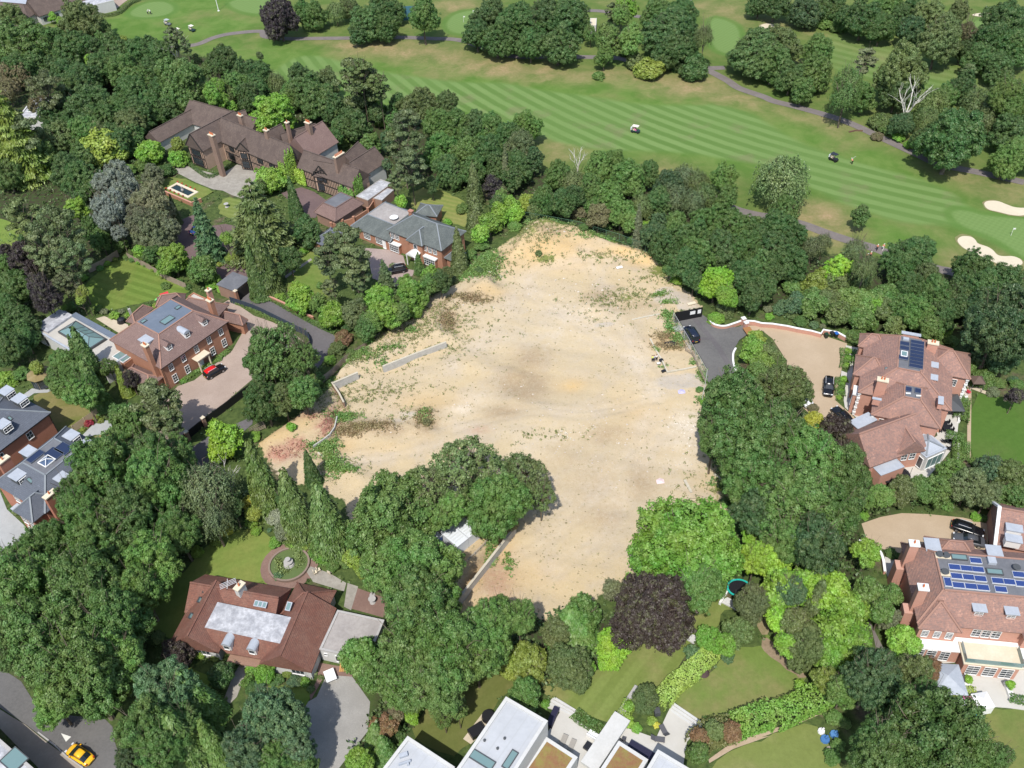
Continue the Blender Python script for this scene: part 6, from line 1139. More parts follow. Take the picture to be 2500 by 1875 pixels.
def slate_houses():
 Q = q(0, 1020, .12658); A = (55., 145.)
 r = house('brick_house', 'red-brick house under dark slate with a white framed lantern among its solar panels', 'house', Q(800, 900))
 b2 = RQ(Q(870, 1100), Q(1470, 620), Q(440, 850), 9.); u, v = b2.u, b2.v
 m = Fr((b2.a[0]-u[0]*4.4-v[0]*3.8, b2.a[1]-u[1]*4.4-v[1]*3.8), u, v, 4.4+b2.L+4.4, 3.8+b2.W+3.8); walls(r, m, 0, 5.9, BR_RED); roof(r, m, 6., 8.9, 'thip', T_SLATE, (4.4, 4.4+b2.L, 3.8, 3.8+b2.W), FELT, RIDGE_G)
 f2 = Fr((m.a[0]-u[0]*2.2+v[0]*.4, m.a[1]-u[1]*2.2+v[1]*.4), u, v, 6., 5.); walls(r, f2, 0, 5.6, BR_RED); roof(r, f2, 5.8, 8.2, 'hip', T_SLATE, ridge=RIDGE_G)
 for p, n in (((330, 1100), 1), ((540, 640), 1), ((1370, 330), 1), ((1660, 500), 1), ((1200, 1150), 1)):
  x, y = G(*Q(*p), 8.2); b = MB(); b.box((x, y, 8.2), (2.1, 2.4, .14), m.ang); o = b.build('dormer', LEAD, r); c = MB(); c.box((x, y, 7.4), (1.8, 2., 1.5), m.ang); c.build('dormer_cheek', DGREY, o)
  window(o, x-v[0]*1.28, y-v[1]*1.28, 7.5, math.atan2(-v[1], -v[0]), 1.5, 1.1, 3, 2)
 for p, w_, h in (((1230, 590), 2.9, 2.), ((1040, 690), 2.9, 2.), ((680, 740), 1.4, 2.8)): x, y = G(*Q(*p), 9.2); solar(r, x, y, 9.05, h, w_, m.ang, SOLARD)
 x, y = G(*Q(900, 830), 9.2); o = rooflight(r, x, y, 9.05, 2.1, 2.1, m.ang, 0, WPAINT, LGLASS, 'roof_lantern'); bb = MB()
 for sx, sy in ((-1, -1), (1, -1), (1, 1), (-1, 1)): bb.bar((sx*.9, sy*.9, .2), (0, 0, .65), .09)
 link('glazing_bars', bb.mesh('glazing_bars'), WPAINT, o)
 for p in ((1510, 870), (580, 1220)): x, y = G(*Q(*p), 7.8); rooflight(r, x, y, 7.9, .7, 1.2, m.ang, .5)
 x, y = G(*Q(960, 1480), 9.4); chimney(r, x, y, 3, 9.4, 2., .8, m.ang, BR_RED, 1);
 x, y = G(*Q(60, 820), 9.4); chimney(r, x, y, 3, 9.4, 2., .8, m.ang, BR_RED, 1)
 wins(r, m, 'w', [2., 4.5, 8.5], 4.3, 1.4, 1.5, 3, 2); wins(r, m, 'w', [2., 5., 8.5], 1.5, 1.8, 1.8, 3, 2); wins(r, m, 's', [3., 7., 11.], 4.3, 1.2, 1.4, 2, 2); wins(r, f2, 'w', [1.6, 3.4], 4., 1.3, 1.5, 2, 2); wins(r, f2, 'w', [2.5], 1.5, 2.6, 1.8, 4, 2)
 for x_ in (2., 8.): x, y = m.p(-.4, x_); b = MB(); b.box((x, y, 2.8), (1.4, 2.8, .18), m.ang); b.build('bay_roof', LEAD, r)
 r2 = house('brick_house', 'red-brick slate-roofed house at the left edge with grey glazed dormers', 'house', Q(100, 100))
 Q2 = ZT(0, 2); e = G(*Q2(430, 300), 6.); n = Fr((e[0]-u[0]*14., e[1]-u[1]*14.), u, v, 14., 12.); walls(r2, n, 0, 5.9, BR_RED); roof(r2, n, 6., 9.2, 'hip', T_SLATE, ridge=RIDGE_G)
 for p in ((50, 115), (160, 180), (20, 395)):
  x, y = G(*Q2(*p), 8.6); b = MB(); b.box((x, y, 8.6), (2.1, 2.3, .14), m.ang); o = b.build('dormer', LEAD, r2); c = MB(); c.box((x, y, 7.8), (1.8, 1.9, 1.5), m.ang); c.build('dormer_cheek', DGREY, o)
  window(o, x-v[0]*1.2, y-v[1]*1.2, 7.9, math.atan2(-v[1], -v[0]), 1.7, 1.1, 3, 2)
 wins(r2, n, 's', [9., 3.], 4.4, 1.2, 1.6, 2, 2); x, y = G(*Q2(85, 355), 7.6); rooflight(r2, x, y, 7.7, .6, .9, m.ang, .5)
 g = MB(); g.bar(n.p3(0, 0, 5.85), n.p3(14, 0, 5.85), .14); a = n.p3(13.6, .3, 5.7); g.bar(a, (a[0], a[1], 0), .12); g.build('gutter', BLACK, r2)
def grey_house():
 Q = ZT(1, 1); r = house('brick_house', 'orange-brick house under green-grey slates with a white porch and satellite dish', 'house', Q(1300, 400))
 fr = RQ(Q(1120, 352), Q(1582, 530), Q(1700, 350), 5.2); fr.W = 9.; walls(r, fr, 0, 5.1, BR_ORANGE); roof(r, fr, 5.2, 8.2, 'hip', T_GSLATE, ridge=RIDGE_G)
 c = Fr(fr.p(fr.L*.4, -.8), fr.u, fr.v, 4.6, 6.); walls(r, c, 0, 5.1, BR_ORANGE); roof(r, c, 5.2, 7.4, 'hip', T_GSLATE, ridge=RIDGE_G)
 A = math.atan2(-fr.v[1], -fr.v[0]); L = fr.L
 wins(r, fr, 's', [1.3, 2.6, L-5., L-3.6, L-2.2], 4., 1.1, 1.3, 2, 3, ins=.36); wins(r, c, 's', [2.3], 3.9, 1., 1.5, 1, 1, ins=.36)
 for u_, w_ in ((2., 2.9), (L-3.4, 3.2)):
  x, y = fr.p(u_, .1); b = MB(); b.box((x, y, 1.1), (w_, 1.1, 2.2), fr.ang); o = b.build('bay_window', BR_ORANGE, r); t = MB(); t.box((x, y, 2.35), (w_+.3, 1.4, .25), fr.ang); t.build('bay_roof', WPAINT, o)
  x, y = fr.p(u_, -.5); window(o, x, y, 1.3, A, w_-.2, 1.8, 5, 3)
 x, y = c.p(2.3, -.7); p = MB(); p.box((x, y, 2.75), (2.6, 2., .18), fr.ang)
 V = [(*c.p(1., -1.8), 2.85), (*c.p(3.6, -1.8), 2.85), (*c.p(2.3, -1.8), 3.6), (*c.p(1., .4), 2.85), (*c.p(3.6, .4), 2.85), (*c.p(2.3, .4), 3.6)]; p.add(V, [(0, 1, 2), (3, 5, 4), (0, 3, 4, 1), (1, 4, 5, 2), (2, 5, 3, 0)])
 for s in (1.15, 3.45): x, y = c.p(s, -1.6); p.cyl((x, y), .12, 0, 2.7, 8)
 p.build('porch', WPAINT, r)
 # long single-storey wing with a flat middle
 w_ = RQ(Q(815, 320), Q(1150, 455), Q(1112, 108), 2.8); walls(r, w_, 0, 2.7, BR_ORANGE); T = RQ(Q(985, 240), Q(1165, 310), Q(1160, 175), 4.7); roof(r, w_, 2.85, 4.7, 'thip', T_GSLATE, (2.2, w_.L-.5, w_.W*.3, w_.W*.78), ASPH, RIDGE_G)
 wins(r, w_, 's', [1., 4.6, 8.3], 1.5, 2., 1.4, 4, 3); x, y = w_.p(9.8, .36); window(r, x, y, 1.15, A, 1., 2.2, 1, 1, glass=WPAINT)
 f3 = RQ(Q(1350, 220), Q(1545, 240), Q(1360, 170), 2.9); f3.W = 5.; wing(r, f3, 2.9, 4.2, 'hip', BR_ORANGE, T_GSLATE, ridge=RIDGE_G)
 x, y = G(*Q(1180, 240), 5.4); d = MB(); d.cyl((x, y), .45, 5.3, 5.35, 16, 1.); d.cyl((x, y), .06, 4.6, 5.3, 6); o = d.build('satellite_dish', WPAINT, r)
 x, y = G(*Q(1322, 185), 8.); chimney(r, x, y, 3, 7.8, .9, .7, fr.ang, BR_ORANGE, 0, BR_RED)
 s = Fr(fr.p(L-.3, 1.), fr.u, fr.v, 3., 4.); wing(r, s, 2.7, 4.2, 'hip', BR_ORANGE, T_GSLATE, ridge=RIDGE_G)
 r3 = house('outbuilding', 'small slate-roofed brick outbuilding tucked behind the scots pine', 'building', Q(600, 400)); f = RQ(Q(480, 440), Q(560, 475), Q(640, 310), 2.5); f.L = 5.; f.W = 6.5; f = Fr(f.p(0, 0), f.u, f.v, 5., 6.5); wing(r3, f, 2.5, 4., 'hip', BR_ORANGE, T_SLATE, ridge=RIDGE_G)
 r4 = house('garage_block', 'brown-tiled garage with dark flat top below the timbered mansion', 'garage', Q(720, 150)); f = RQ(Q(685, 280), Q(930, 125), Q(510, 195), 3.); walls(r4, f, 0, 2.9, BR_BROWN); roof(r4, f, 3., 4.9, 'thip', T_PLUM, (2.2, f.L-1.8, 1.7, f.W-1.4), FELT, T_PLUM)
 r5 = house('outbuilding', 'row of grey flat-roofed sheds along a brick wall', 'building', Q(1000, 60)); Q0 = ZT(1, 0)
 for a, b_, d, z in (((960, 1690), (1165, 1545), (880, 1640), 3.), ((1080, 1690), (1180, 1600), (1010, 1640), 2.6)):
  f = RQ(Q0(*a), Q0(*b_), Q0(*d), z); f.W = max(f.W, 3.); parapet(r5, f, 0, z, BR_BROWN, SILV, .2, .12, CONC)
 gt = house('gatehouse', 'low slate-roofed garage with wide brown doors facing the lane', 'garage', ZT(0, 1)(2020, 800)); Q1 = ZT(0, 1); f = RQ(Q1(1975, 865), Q1(2110, 760), Q1(1910, 790), 3.); f.W = 5.; walls(gt, f, 0, 2.9, BR_BROWN, .1); b = MB(); b.prism(f.rect(-.1), 2.9, 3.05); b.build('roof', FELT, gt); b = MB(); b.prism(f.rect(0, .9, f.L-.9, -.06, .1), .05, 2.4); b.build('garage_door', TIMB, gt)
 for t in (.1, f.L-.1): x, y = f.p(t, -.2); c = MB(); c.box((x, y, 1.5), (.6, .6, 3.), f.ang); o = c.build('pier', BR_ORANGE, gt); c = MB(); c.box((x, y, 3.06), (.75, .75, .14), f.ang); c.cyl((x, y), .2, 3.13, 3.4, 10, .1); c.build('cap', CREAM, o)
def tudor_mansion():
 Z0, Z1 = ZT(0, 0), ZT(1, 0); r = house('mansion', 'long brown-tiled timber-framed mansion with clustered chimneys and climbing ivy', 'house', Z1(100, 1300))
 main = RR(Z0(1865, 990), Z1(310, 1225), 10., 3.6, 0.); u, v = main.u, main.v; n = v if v[1] < 0 else (-v[0], -v[1])
 wing(r, main, 5.4, 10., 'gable', INFL, T_TUDOR, ridge=T_TUDOR)
 g1 = RR(Z0(1600, 1130), Z0(1865, 990), 9.6, 3.4, 0.); g1.L += 4.5; wing(r, g1, 5.6, 9.6, 'gable', INFL, T_TUDOR, ridge=T_TUDOR)
 r2 = RR(Z1(420, 1265), Z1(890, 1430), 8.2, 3.4, 0.); wing(r, r2, 5., 8.2, 'gable', INFL, T_TUDOR, ridge=T_TUDOR)
 g2 = RR(Z1(545, 1400), Z1(600, 1345), 7.7, 2.6, 0.); g2.L = 4.2; wing(r, g2, 4.6, 7.7, 'gable', INFL, T_TUDOR, ridge=T_TUDOR)
 g3 = RR(Z0(2025, 1205), Z0(2110, 1120), 8., 1.9, 0.); g3.L += 1; wing(r, g3, 5.9, 8., 'gable', INFL, T_TUDOR, ridge=T_TUDOR)
 red = RR(Z1(345, 1160), Z1(575, 1025), 9.8, 4.6, .2); wing(r, red, 5.2, 9.8, 'gable', WHITE, T_PLUM, ridge=T_PLUM)
 for a, b, z, hw, m_ in ((Z1(800, 1375), Z1(975, 1265), 8., 3.4, T_TUDOR), (Z1(220, 1130), Z1(460, 1060), 9., 3., T_TUDOR), (Z0(1870, 990), Z0(2010, 945), 8., 2.6, T_TUDOR), (Z1(760, 1310), Z1(850, 1225), 7., 2.4, T_TUDOR), (Z1(100, 1110), Z1(180, 1070), 8.6, 2.2, T_TUDOR)):
  f = RR(a, b, z, hw, 0.); f.L += 2; wing(r, f, 4.8, z, 'gable', WHITE, m_, ridge=m_)
 an = RR(Z0(1265, 1110), Z0(1655, 900), 5.4, 2.9, .3); wing(r, an, 3., 5.4, 'gable', WHITE, T_TUDOR, ridge=T_TUDOR)
 bk = RR(Z0(1600, 840), Z0(2170, 1000), 7., 5., 0.); wing(r, bk, 3., 7., 'gable', WHITE, T_TUDOR, ridge=T_TUDOR)
 def front(fr, side, t0, t1, z0, z1, **k):
  # near side of a frame
  yy = .4 if n[0]*fr.v[0]+n[1]*fr.v[1] < 0 else fr.W-.4
  a, b = fr.p(t0, yy), fr.p(t1, yy)
  e = (b[0]-a[0], b[1]-a[1]); nn = (e[1], -e[0])
  if nn[0]*n[0]+nn[1]*n[1] < 0: a, b = b, a
  timbers(r, a, b, z0, z1, **k)
 front(main, 's', 3., main.L, .2, 5.2); front(r2, 's', .5, r2.L-5, .2, 4.8)
 for f in (g1, g2, g3):
  a, b = f.p(.38, f.W-.5), f.p(.38, .5); e = (b[0]-a[0], b[1]-a[1]); nn = (e[1], -e[0])
  if nn[0]*(-f.u[0])+nn[1]*(-f.u[1]) < 0: a, b = b, a
  timbers(r, a, b, .2, 5.6, .6); H = f.W/2; x, y = f.p(.3, H)
  ang = math.atan2(-f.u[1], -f.u[0]); window(r, x-f.u[0]*.1, y-f.u[1]*.1, 4.2, ang, f.W*.5, 1.5, 5, 2, frame=TIMB); window(r, x-f.u[0]*.1, y-f.u[1]*.1, 1.7, ang, f.W*.55, 1.9, 5, 2, frame=TIMB)
  for s in (-.35, 0., .35): m = MB(); px, py = f.p(.2, H+s*H); m.bar((px, py, 5.6), (px, py, 5.6+(1-abs(s))*(f.W*.36)), .16); m.build('gable_post', TIMB, r)
  vb = MB(); zt = {id(g1): 9.6, id(g2): 7.7, id(g3): 8.}[id(f)]; ze = {id(g1): 5.6, id(g2): 4.6, id(g3): 5.9}[id(f)]
  vb.bar(f.p3(-.02, 0, ze-.1), f.p3(-.02, H, zt-.05), .14, .3); vb.bar(f.p3(-.02, f.W, ze-.1), f.p3(-.02, H, zt-.05), .14, .3); vb.build('bargeboard', TIMB, r)
 yy = 'n' if n[0]*main.v[0]+n[1]*main.v[1] > 0 else 's'
 wins(r, main, yy, [6., 12., 17., 21.5], 4.1, 2., 1.2, 5, 1, frame=TIMB); wins(r, main, yy, [5., 12., 18., 22.], 1.7, 2.2, 1.7, 5, 2, frame=TIMB); wins(r, r2, yy, [9., 15.], 3.8, 1.6, 1.1, 4, 1, frame=TIMB)
 for p, z, w_, d, k in ((Z0(1785, 1140), 11.5, 1.6, .9, 4), (Z0(2025, 975), 11.5, 1.4, .7, 3), (Z1(102, 1100), 11.6, 1.2, .8, 2), (Z1(278, 1035), 12.3, .8, .8, 1), (Z1(455, 1035), 11.8, 1.6, .9, 4), (Z1(715, 1310), 10.6, 3., .8, 6)):
  x, y = G(*p, z); chimney(r, x, y, 0 if k == 4 and p[0] < 600 else 4, z, w_, d, main.ang if k != 6 else g1.ang, BR_CHIM, k)
 # climbing ivy slabs are planted with the garden
 return r, main, r2, n
def modern_houses():
 Q = ZT(2, 3); r = house('modern_house', 'white flat-roofed modern house block with long rooflights beside the lawn', 'house', Q(0, 1400))
 q3 = q(940, 1700, .14467); fr = RQ(q3(2040, 0), Q(338, 1260), q3(1190, 1190), 7.); fr.W = 15.; parapet(r, fr, 0, 7., WHITE, MEMB, .45, .3)
 for p, a, b in (((1640, 1060), 3.4, 1.3), ((2110, 1060), 1., 2.6)): x, y = G(*q3(*p), 7.); rooflight(r, x, y, 6.75, a, b, fr.ang, 0, DGREY)
 for p in ((1680, 745), (2020, 710), (1900, 880)): x, y = G(*q3(*p), 6.8); b = MB(); b.cyl((x, y), .18, 6.7, 6.95, 10); b.build('roof_vent', DGREY, r)
 r2 = house('modern_house', 'lower white flat-roofed house block beside the hedge, with pipes on its roof', 'house', q3(600, 1100)); f2 = RQ(q3(380, 665), q3(1180, 1190), q3(0, 1170), 6.4); f2.W = 14; parapet(r2, f2, 0, 6.4, WHITE, MEMB, .45, .3)
 for p, s in (((310, 990), (1.1, .5)), ((330, 1120), (1.6, .2)), ((385, 1140), (.3, .3))): x, y = G(*q3(*p), 6.4); b = MB(); b.box((x, y, 6.35), (*s, .45), f2.ang+.9); b.build('roof_plant', LEAD, r2)
 r3 = house('modern_house', 'single-storey block with reddish sedum green roof beside a white terrace', 'building', Q(350, 1560)); f3 = RQ(Q(320, 1395), Q(590, 1570), Q(150, 1660), 3.2); f3.W = 9; sed = speck('sedum', (.2, .1, .05), (.2, .19, .05), (.28, .16, .09), .8, 4.)
 parapet(r3, f3, 0, 3.3, WHITE, sed, .5, .1)
 r4 = house('modern_house', 'second sedum-roofed block nearer the bottom edge of the plot', 'building', Q(1000, 1560)); f4 = RQ(Q(935, 1430), Q(1185, 1590), Q(810, 1660), 3.2); f4.W = 8; parapet(r4, f4, 0, 3.3, WHITE, sed, .5, .1)
 r5 = house('modern_house', 'white flat roof corner of a modern house at the bottom edge', 'building', Q(1350, 1600)); f5 = RQ(Q(1265, 1500), Q(1530, 1660), Q(1170, 1660), 6.6); f5.W = 12; parapet(r5, f5, 0, 6.6, WHITE, MEMB, .45, .3)
 w = house('garden_wall', 'tall white rendered wall running down between the two terraces', 'wall', Q(900, 1350)); a, b = G(*Q(970, 1190), 2.4), G(*Q(680, 1620), 2.4); m = MB(); m.bar((*a, 1.2), (*b, 1.2), 2.4, .5); m.build('wall', WHITE, w)
 m = MB(); a, b = G(*Q(1100, 960), 1.), G(*Q(930, 1220), 1.); m.bar((*a, .5), (*b, .5), 1., .3); m.build('lower_wall', CONC, w)
 return
def far_buildings():
 Z0 = ZT(0, 0); r = house('clubhouse', 'rambling brown-roofed clubhouse with cream walls beyond the woodland', 'building', Z0(500, 60))
 f = RQ(Z0(330, 140), Z0(720, 10), Z0(260, 30), 3.2); f.L += 3; f.W = 11; wing(r, f, 3.2, 7.4, 'gable', WHITE, T_TUDOR, ridge=T_TUDOR); wins(r, f, 's', [2., 6., 9., 13., 17.], 1.7, 1.6, 1.2, 3, 1, frame=DGREY)
 f = RQ(Z0(-300, 80), Z0(230, 130), Z0(-300, -60), 4.2); f.W = 9; wing(r, f, 3.4, 6., 'hip', WHITE, T_TUDOR, ridge=T_TUDOR); f = RQ(Z0(-100, 30), Z0(250, 45), Z0(-60, -60), 4.6); b = MB(); b.prism(f.rect(0), 3, 4.9); b.build('flat_roof', LEAD, r)
 f = RQ(Z0(720, 60), Z0(960, 0), Z0(700, -40), 3.6); parapet(r, f, 0, 3.6, WHITE, SILV, .3, .3)
 r = house('outbuilding', 'brown hipped-roof shed at the edge of the woodland below the clubhouse', 'building', Z0(340, 230)); f = RQ(Z0(425, 330), Z0(520, 260), Z0(200, 150), 2.8); f.L = max(f.L, 8); wing(r, f, 2.8, 5., 'hip', WHITE, T_TUDOR, ridge=T_TUDOR)
 r = house('white_building', 'white glass-roofed building half hidden at the left edge', 'building', Z0(120, 930)); f = RQ(Z0(150, 1000), Z0(330, 990), Z0(60, 860), 4.); f.L = max(f.L, 9); f.W = 12; parapet(r, f, 0, 4.2, WHITE, SILV, .4, .3)
 for i in range(3): x, y = f.p(2+i*2.4, 6); rooflight(r, x, y, 4.1, 1.2, 5, f.ang, 0, WPAINT)
 Z2 = ZT(2, 0); r = house('hut', 'small pale flat-roofed hut beside the golf path', 'hut', Z2(715, 150)); f = RQ(Z2(690, 215), Z2(745, 215), Z2(692, 125), 2.6); f.W = 6; parapet(r, f, 0, 2.6, WHITE, CREAM, .2, .12)
 Z = ZT(0, 3); r = house('corner_building', 'glass-fronted building cut off by the bottom left corner', 'building', Z(100, 1600)); f = RQ(Z(-300, 1150), Z(400, 1760), Z(-500, 1500), 6.); parapet(r, f, 0, 6., BR_RED, SILV, .4, .3, CONC)
 x, y = G(*Z(120, 1590), 6.); rooflight(r, x, y, 5.9, 3., 2.4, f.ang)
 Z = ZT(0, 1); r = house('summerhouse', 'octagonal garden summerhouse with mossy brown roof and glazed front', 'summerhouse', Z(330, 1580)); x, y = G(*Z(330, 1560), 2.6); b = MB(); b.cyl((x, y), 2., 0, 2.5, 8); b.build('wall', CREAM, r); b = MB(); b.cyl((x, y), 2.5, 2.5, 3.3, 8, .9); b.build('roof', speck('mossy_felt', (.22, .17, .08), (.27, .22, .12), (.14, .12, .05), .9, 4), r)
 for a in (-1.9, -1.2): window(r, x+1.95*math.cos(a), y+1.95*math.sin(a), 1.2, a, 1.3, 2., 2, 1, frame=DGREY)
def build_houses():
 georgian_house(); pool_house(); bungalow(); solar_house(); orangery_house(); garage_house(); slate_houses(); grey_house(); modern_houses(); far_buildings()
 return tudor_mansion()
# ---------------------------------------------------------------- hedges, ivy, weeds
lrng = np.random.default_rng(77)
def leafmesh(name, P, Nn, size, col, parent=None, rnd=None):
 P = np.asarray(P, float)
 rt = np.array([parent.location.x, parent.location.y, parent.location.z]) if parent else P.mean(0)
 n = len(P); V = leaf_quads(P-rt, np.asarray(Nn, float), size*lrng.uniform(.6, 1.3, n), None, lrng)
 me = quads_mesh(name, V, lrng.uniform(0, 1, n) if rnd is None else rnd); o = link(name, me, None, parent); o.color = (*col, 1)
 if parent is None: o.location = tuple(rt)
 return o
def hedge(P, w_, h, col, label, name='hedge', cat='hedge', leaf=.11, dens=75, z0=0., group=None):
 P = spline(P, 4); Ps, Ns = [], []
 for i in range(len(P)-1):
  a, b = P[i], P[i+1]; L = math.hypot(b[0]-a[0], b[1]-a[1]); n = int(L*(w_+2*h)*dens)+2; u = np.array([(b[0]-a[0])/L, (b[1]-a[1])/L]); v = np.array([-u[1], u[0]])
  t = lrng.uniform(0, L, n); s = lrng.uniform(-1, 1, n)*(w_/2+h); top = np.abs(s) < w_/2
  off = np.where(top, s, np.sign(s)*w_/2); z = np.where(top, h, h-(np.abs(s)-w_/2)); wob = .1*np.sin(t*2.3+i)+.07*np.sin(s*5+t)
  off = off*(1+wob*.5/w_); z = z*(1+wob*.35)
  X = a[0]+u[0]*t+v[0]*off; Y = a[1]+u[1]*t+v[1]*off
  Ps.append(np.stack([X, Y, z0+z], 1)+lrng.normal(size=(n, 3))*.06)
  nn = np.stack([np.where(top, 0, np.sign(s)*v[0]), np.where(top, 0, np.sign(s)*v[1]), np.where(top, 1, .25)], 1)+lrng.normal(size=(n, 3))*.4; Ns.append(nn)
 P_ = np.concatenate(Ps); o = leafmesh(name, P_, np.concatenate(Ns), leaf, col, rnd=lrng.uniform(.3, .7, len(P_))); tag(o, label, cat, group); return o
def ivy(root, a, b, z0, z1, nrm, col, k=70, name='climbing_ivy'):
 L = math.hypot(b[0]-a[0], b[1]-a[1]); n = int(L*(z1-z0)*k); t = lrng.uniform(0, 1, n); z = z0+(z1-z0)*lrng.uniform(0, 1, n)
 keep = z < z1-(.12+.1*np.sin(t*20))*(z1-z0); t, z = t[keep], z[keep]; n = len(t); d = .15+.25*lrng.uniform(0, 1, n)
 P = np.stack([a[0]+(b[0]-a[0])*t+nrm[0]*d, a[1]+(b[1]-a[1])*t+nrm[1]*d, z], 1)
 return leafmesh(name, P, np.array([nrm[0], nrm[1], .6])+lrng.normal(size=(n, 3))*.45, .16, col, root)
def tufts(name, spots, col, kind='stuff', leaf=.13, per=9, hh=.35, tall=False):
 "spots: list of (x,y,scale)"
 S = np.array(spots); n = len(S); Z = relief(S[:, 0], S[:, 1]); idx = np.repeat(np.arange(n), per); m = len(idx)
 off = lrng.normal(size=(m, 3))*np.array([.2, .2, 0])*S[idx, 2][:, None]; z = lrng.uniform(.03, 1, m)*hh*S[idx, 2]
 P = np.stack([S[idx, 0], S[idx, 1], Z[idx]+z], 1)+off
 Nn = lrng.normal(size=(m, 3))+np.array([0, -.3, .8 if not tall else .3])
 o = leafmesh(name, P, Nn, leaf, col); tag(o, kind=kind); return o
def scatter(s, n, smin=.5, smax=1.3, power=1.):
 out = []; e_ = [t.split() for t in s.split(';')]; W = np.array([float(f[3])*float(f[4])*(float(f[5]) if len(f) > 5 else 1) for f in e_]); W /= W.sum()
 for f, w_ in zip(e_, W):
  cx_, cy_ = ZG(int(f[0][0]), int(f[0][1]), float(f[1]), float(f[2]))
  for _ in range(int(n*w_)+1): out.append((cx_+lrng.normal()*float(f[3])*.6, cy_+lrng.normal()*float(f[4])*.6, lrng.uniform(smin, smax)**power))
 return out
def inside(pts_, P, m=.5):
 A = np.array(pts_); s = sdist(A[:, 0], A[:, 1], P); return [p for p, k in zip(pts_, s) if k > m]
def poly_scatter(P, n, smin=.5, smax=1.4):
 A = np.array(P); lo, hi = A.min(0), A.max(0); X = lrng.uniform(lo[0], hi[0], n); Y = lrng.uniform(lo[1], hi[1], n); s = sdist(X, Y, P); k = s > .3
 return [(x, y, sc) for x, y, sc in zip(X[k], Y[k], lrng.uniform(smin, smax, k.sum()))]
def build_weeds():
 A = poly_scatter(SITE, 3400, .15, .6); f = rnoise(np.random.default_rng(3), .12); v = f(np.array([(a[0], a[1], 0) for a in A])); A = [a for a, q_ in zip(A, v) if q_ > -.25+lrng.normal()*.5]
 tufts('sparse_weeds', A, (.19, .185, .09), per=5, leaf=.1, hh=.22)
 B = scatter('11 1950 700 6 5;11 1300 1300 14 5;11 1500 1100 10 5;11 900 1500 8 3;21 200 450 7 6;21 1120 600 9 2;21 600 400 8 2;12 1000 150 9 3;12 600 250 6 4;21 330 640 3.5 1.5;21 1080 920 5 3;21 800 1000 6 5 .5;22 350 520 8 1.5 .5;21 760 590 5 1.2;21 1350 750 6 3;12 700 800 4 2;21 1500 620 3 3;22 1650 900 6 6 .3;12 1250 350 5 2 .5;21 900 950 3 2', 2600, .5, 1.4)
 tufts('rough_weeds', inside(B, SITE), (.17, .19, .07), per=10, leaf=.12, hh=.4)
 C = scatter('12 760 350 2.6 1.4;12 620 620 2 2.4;12 690 760 2 2;12 780 810 2.4 .8;12 540 590 2 .8;21 1350 1080 1.4 1.2;21 1370 1170 1.2 1.6;21 1440 1270 1.4 1.8;21 1290 900 1.6 .8;21 1350 970 2 .6;21 1560 1480 .6 .6;21 1640 1590 .8 1.8;21 500 310 9 1;21 850 440 6 1.2;11 1950 720 3.5 3;11 1830 770 3 1.6;11 1150 1400 2 .6;11 1080 1490 1 .8;11 1340 1260 1 .8;22 1640 200 1 .8;22 1860 900 2 2;12 640 70 1 2;12 2000 1500 1 2.4;11 850 1450 4 2;21 1260 1370 .5 .5;21 1310 1505 .7 .4;12 1440 350 1 1.4;11 1990 640 3 2;21 300 280 5 .8;12 2150 1560 .6 2', 2600, .6, 1.6)
 tufts('green_weeds', inside(C, SITE, -.5), (.13, .24, .06), per=12, leaf=.14, hh=.5)
 D = scatter('12 680 370 1.2 2;12 400 600 2 1;12 250 660 3 1;12 620 470 1 1;12 520 380 1.5 1;12 640 400 1 1', 500, .3, .7); tufts('red_stonecrop', inside(D, SITE), (.3, .13, .11), per=7, leaf=.08, hh=.12)
 E_ = scatter('12 950 450 5 1;12 800 480 3 1;11 1640 1150 1.3 2.5;11 1830 970 4 1;21 1380 1330 3 1.2;12 1440 380 1.5 2;21 1320 1250 2 1', 1300, .6, 1.3); tufts('dry_grass', inside(E_, SITE), (.27, .21, .11), per=9, leaf=.12, hh=.45)
 F_ = scatter('11 1930 740 3 2;22 500 500 1 1', 60, .4, .8); tufts('oxeye_daisies', inside(F_, SITE), (.75, .75, .7), per=6, leaf=.08, hh=.6)
 S = np.array(inside(scatter('12 1760 280 3 1.5;22 1480 420 3 3;22 1450 200 4 2;21 1100 1480 2 2;22 1460 720 3 2;22 100 60 4 3;12 1150 480 4 1.5;21 260 440 6 1;11 1900 1000 6 2;22 1520 600 2 3;12 1330 330 2 1;22 700 600 14 10;21 700 1000 16 9', 620, .25, 1., 2.), SITE)); Z = relief(S[:, 0], S[:, 1]); V, F = [], []
 for i, (x, y, s_) in enumerate(S):
  r_ = .28*s_; o_ = len(V); V += [(x+r_*a*lrng.uniform(.6, 1.2), y+r_*b*lrng.uniform(.6, 1.2), Z[i]+r_*c*.8+.02) for a, b, c in ((1, 0, 0), (0, 1, 0), (-1, 0, 0), (0, -1, 0), (0, 0, 1), (0, 0, -.5))]; F += [(o_+a, o_+b, o_+4) for a, b in ((0, 1), (1, 2), (2, 3), (3, 0))]+[(o_+b, o_+a, o_+5) for a, b in ((0, 1), (1, 2), (2, 3), (3, 0))]
 me = bpy.data.meshes.new('rubble'); me.from_pydata(V, [], F); tag(link('rubble', me, speck('rubble', (.5, .46, .4), (.36, .3, .23), (.62, .58, .52), .5, 3.)), kind='stuff')
 sp = []
 for P, n in ((WOOD, 9000), (WOOD2, 2600), (WOOD3, 2600), (WOOD4, 1500)): sp += poly_scatter(P, n, .8, 2.6)
 sp = [p for p in sp if 45 < p[1] < 360]
 tufts('undergrowth', sp, (.07, .12, .04), per=12, leaf=.26, hh=.7)
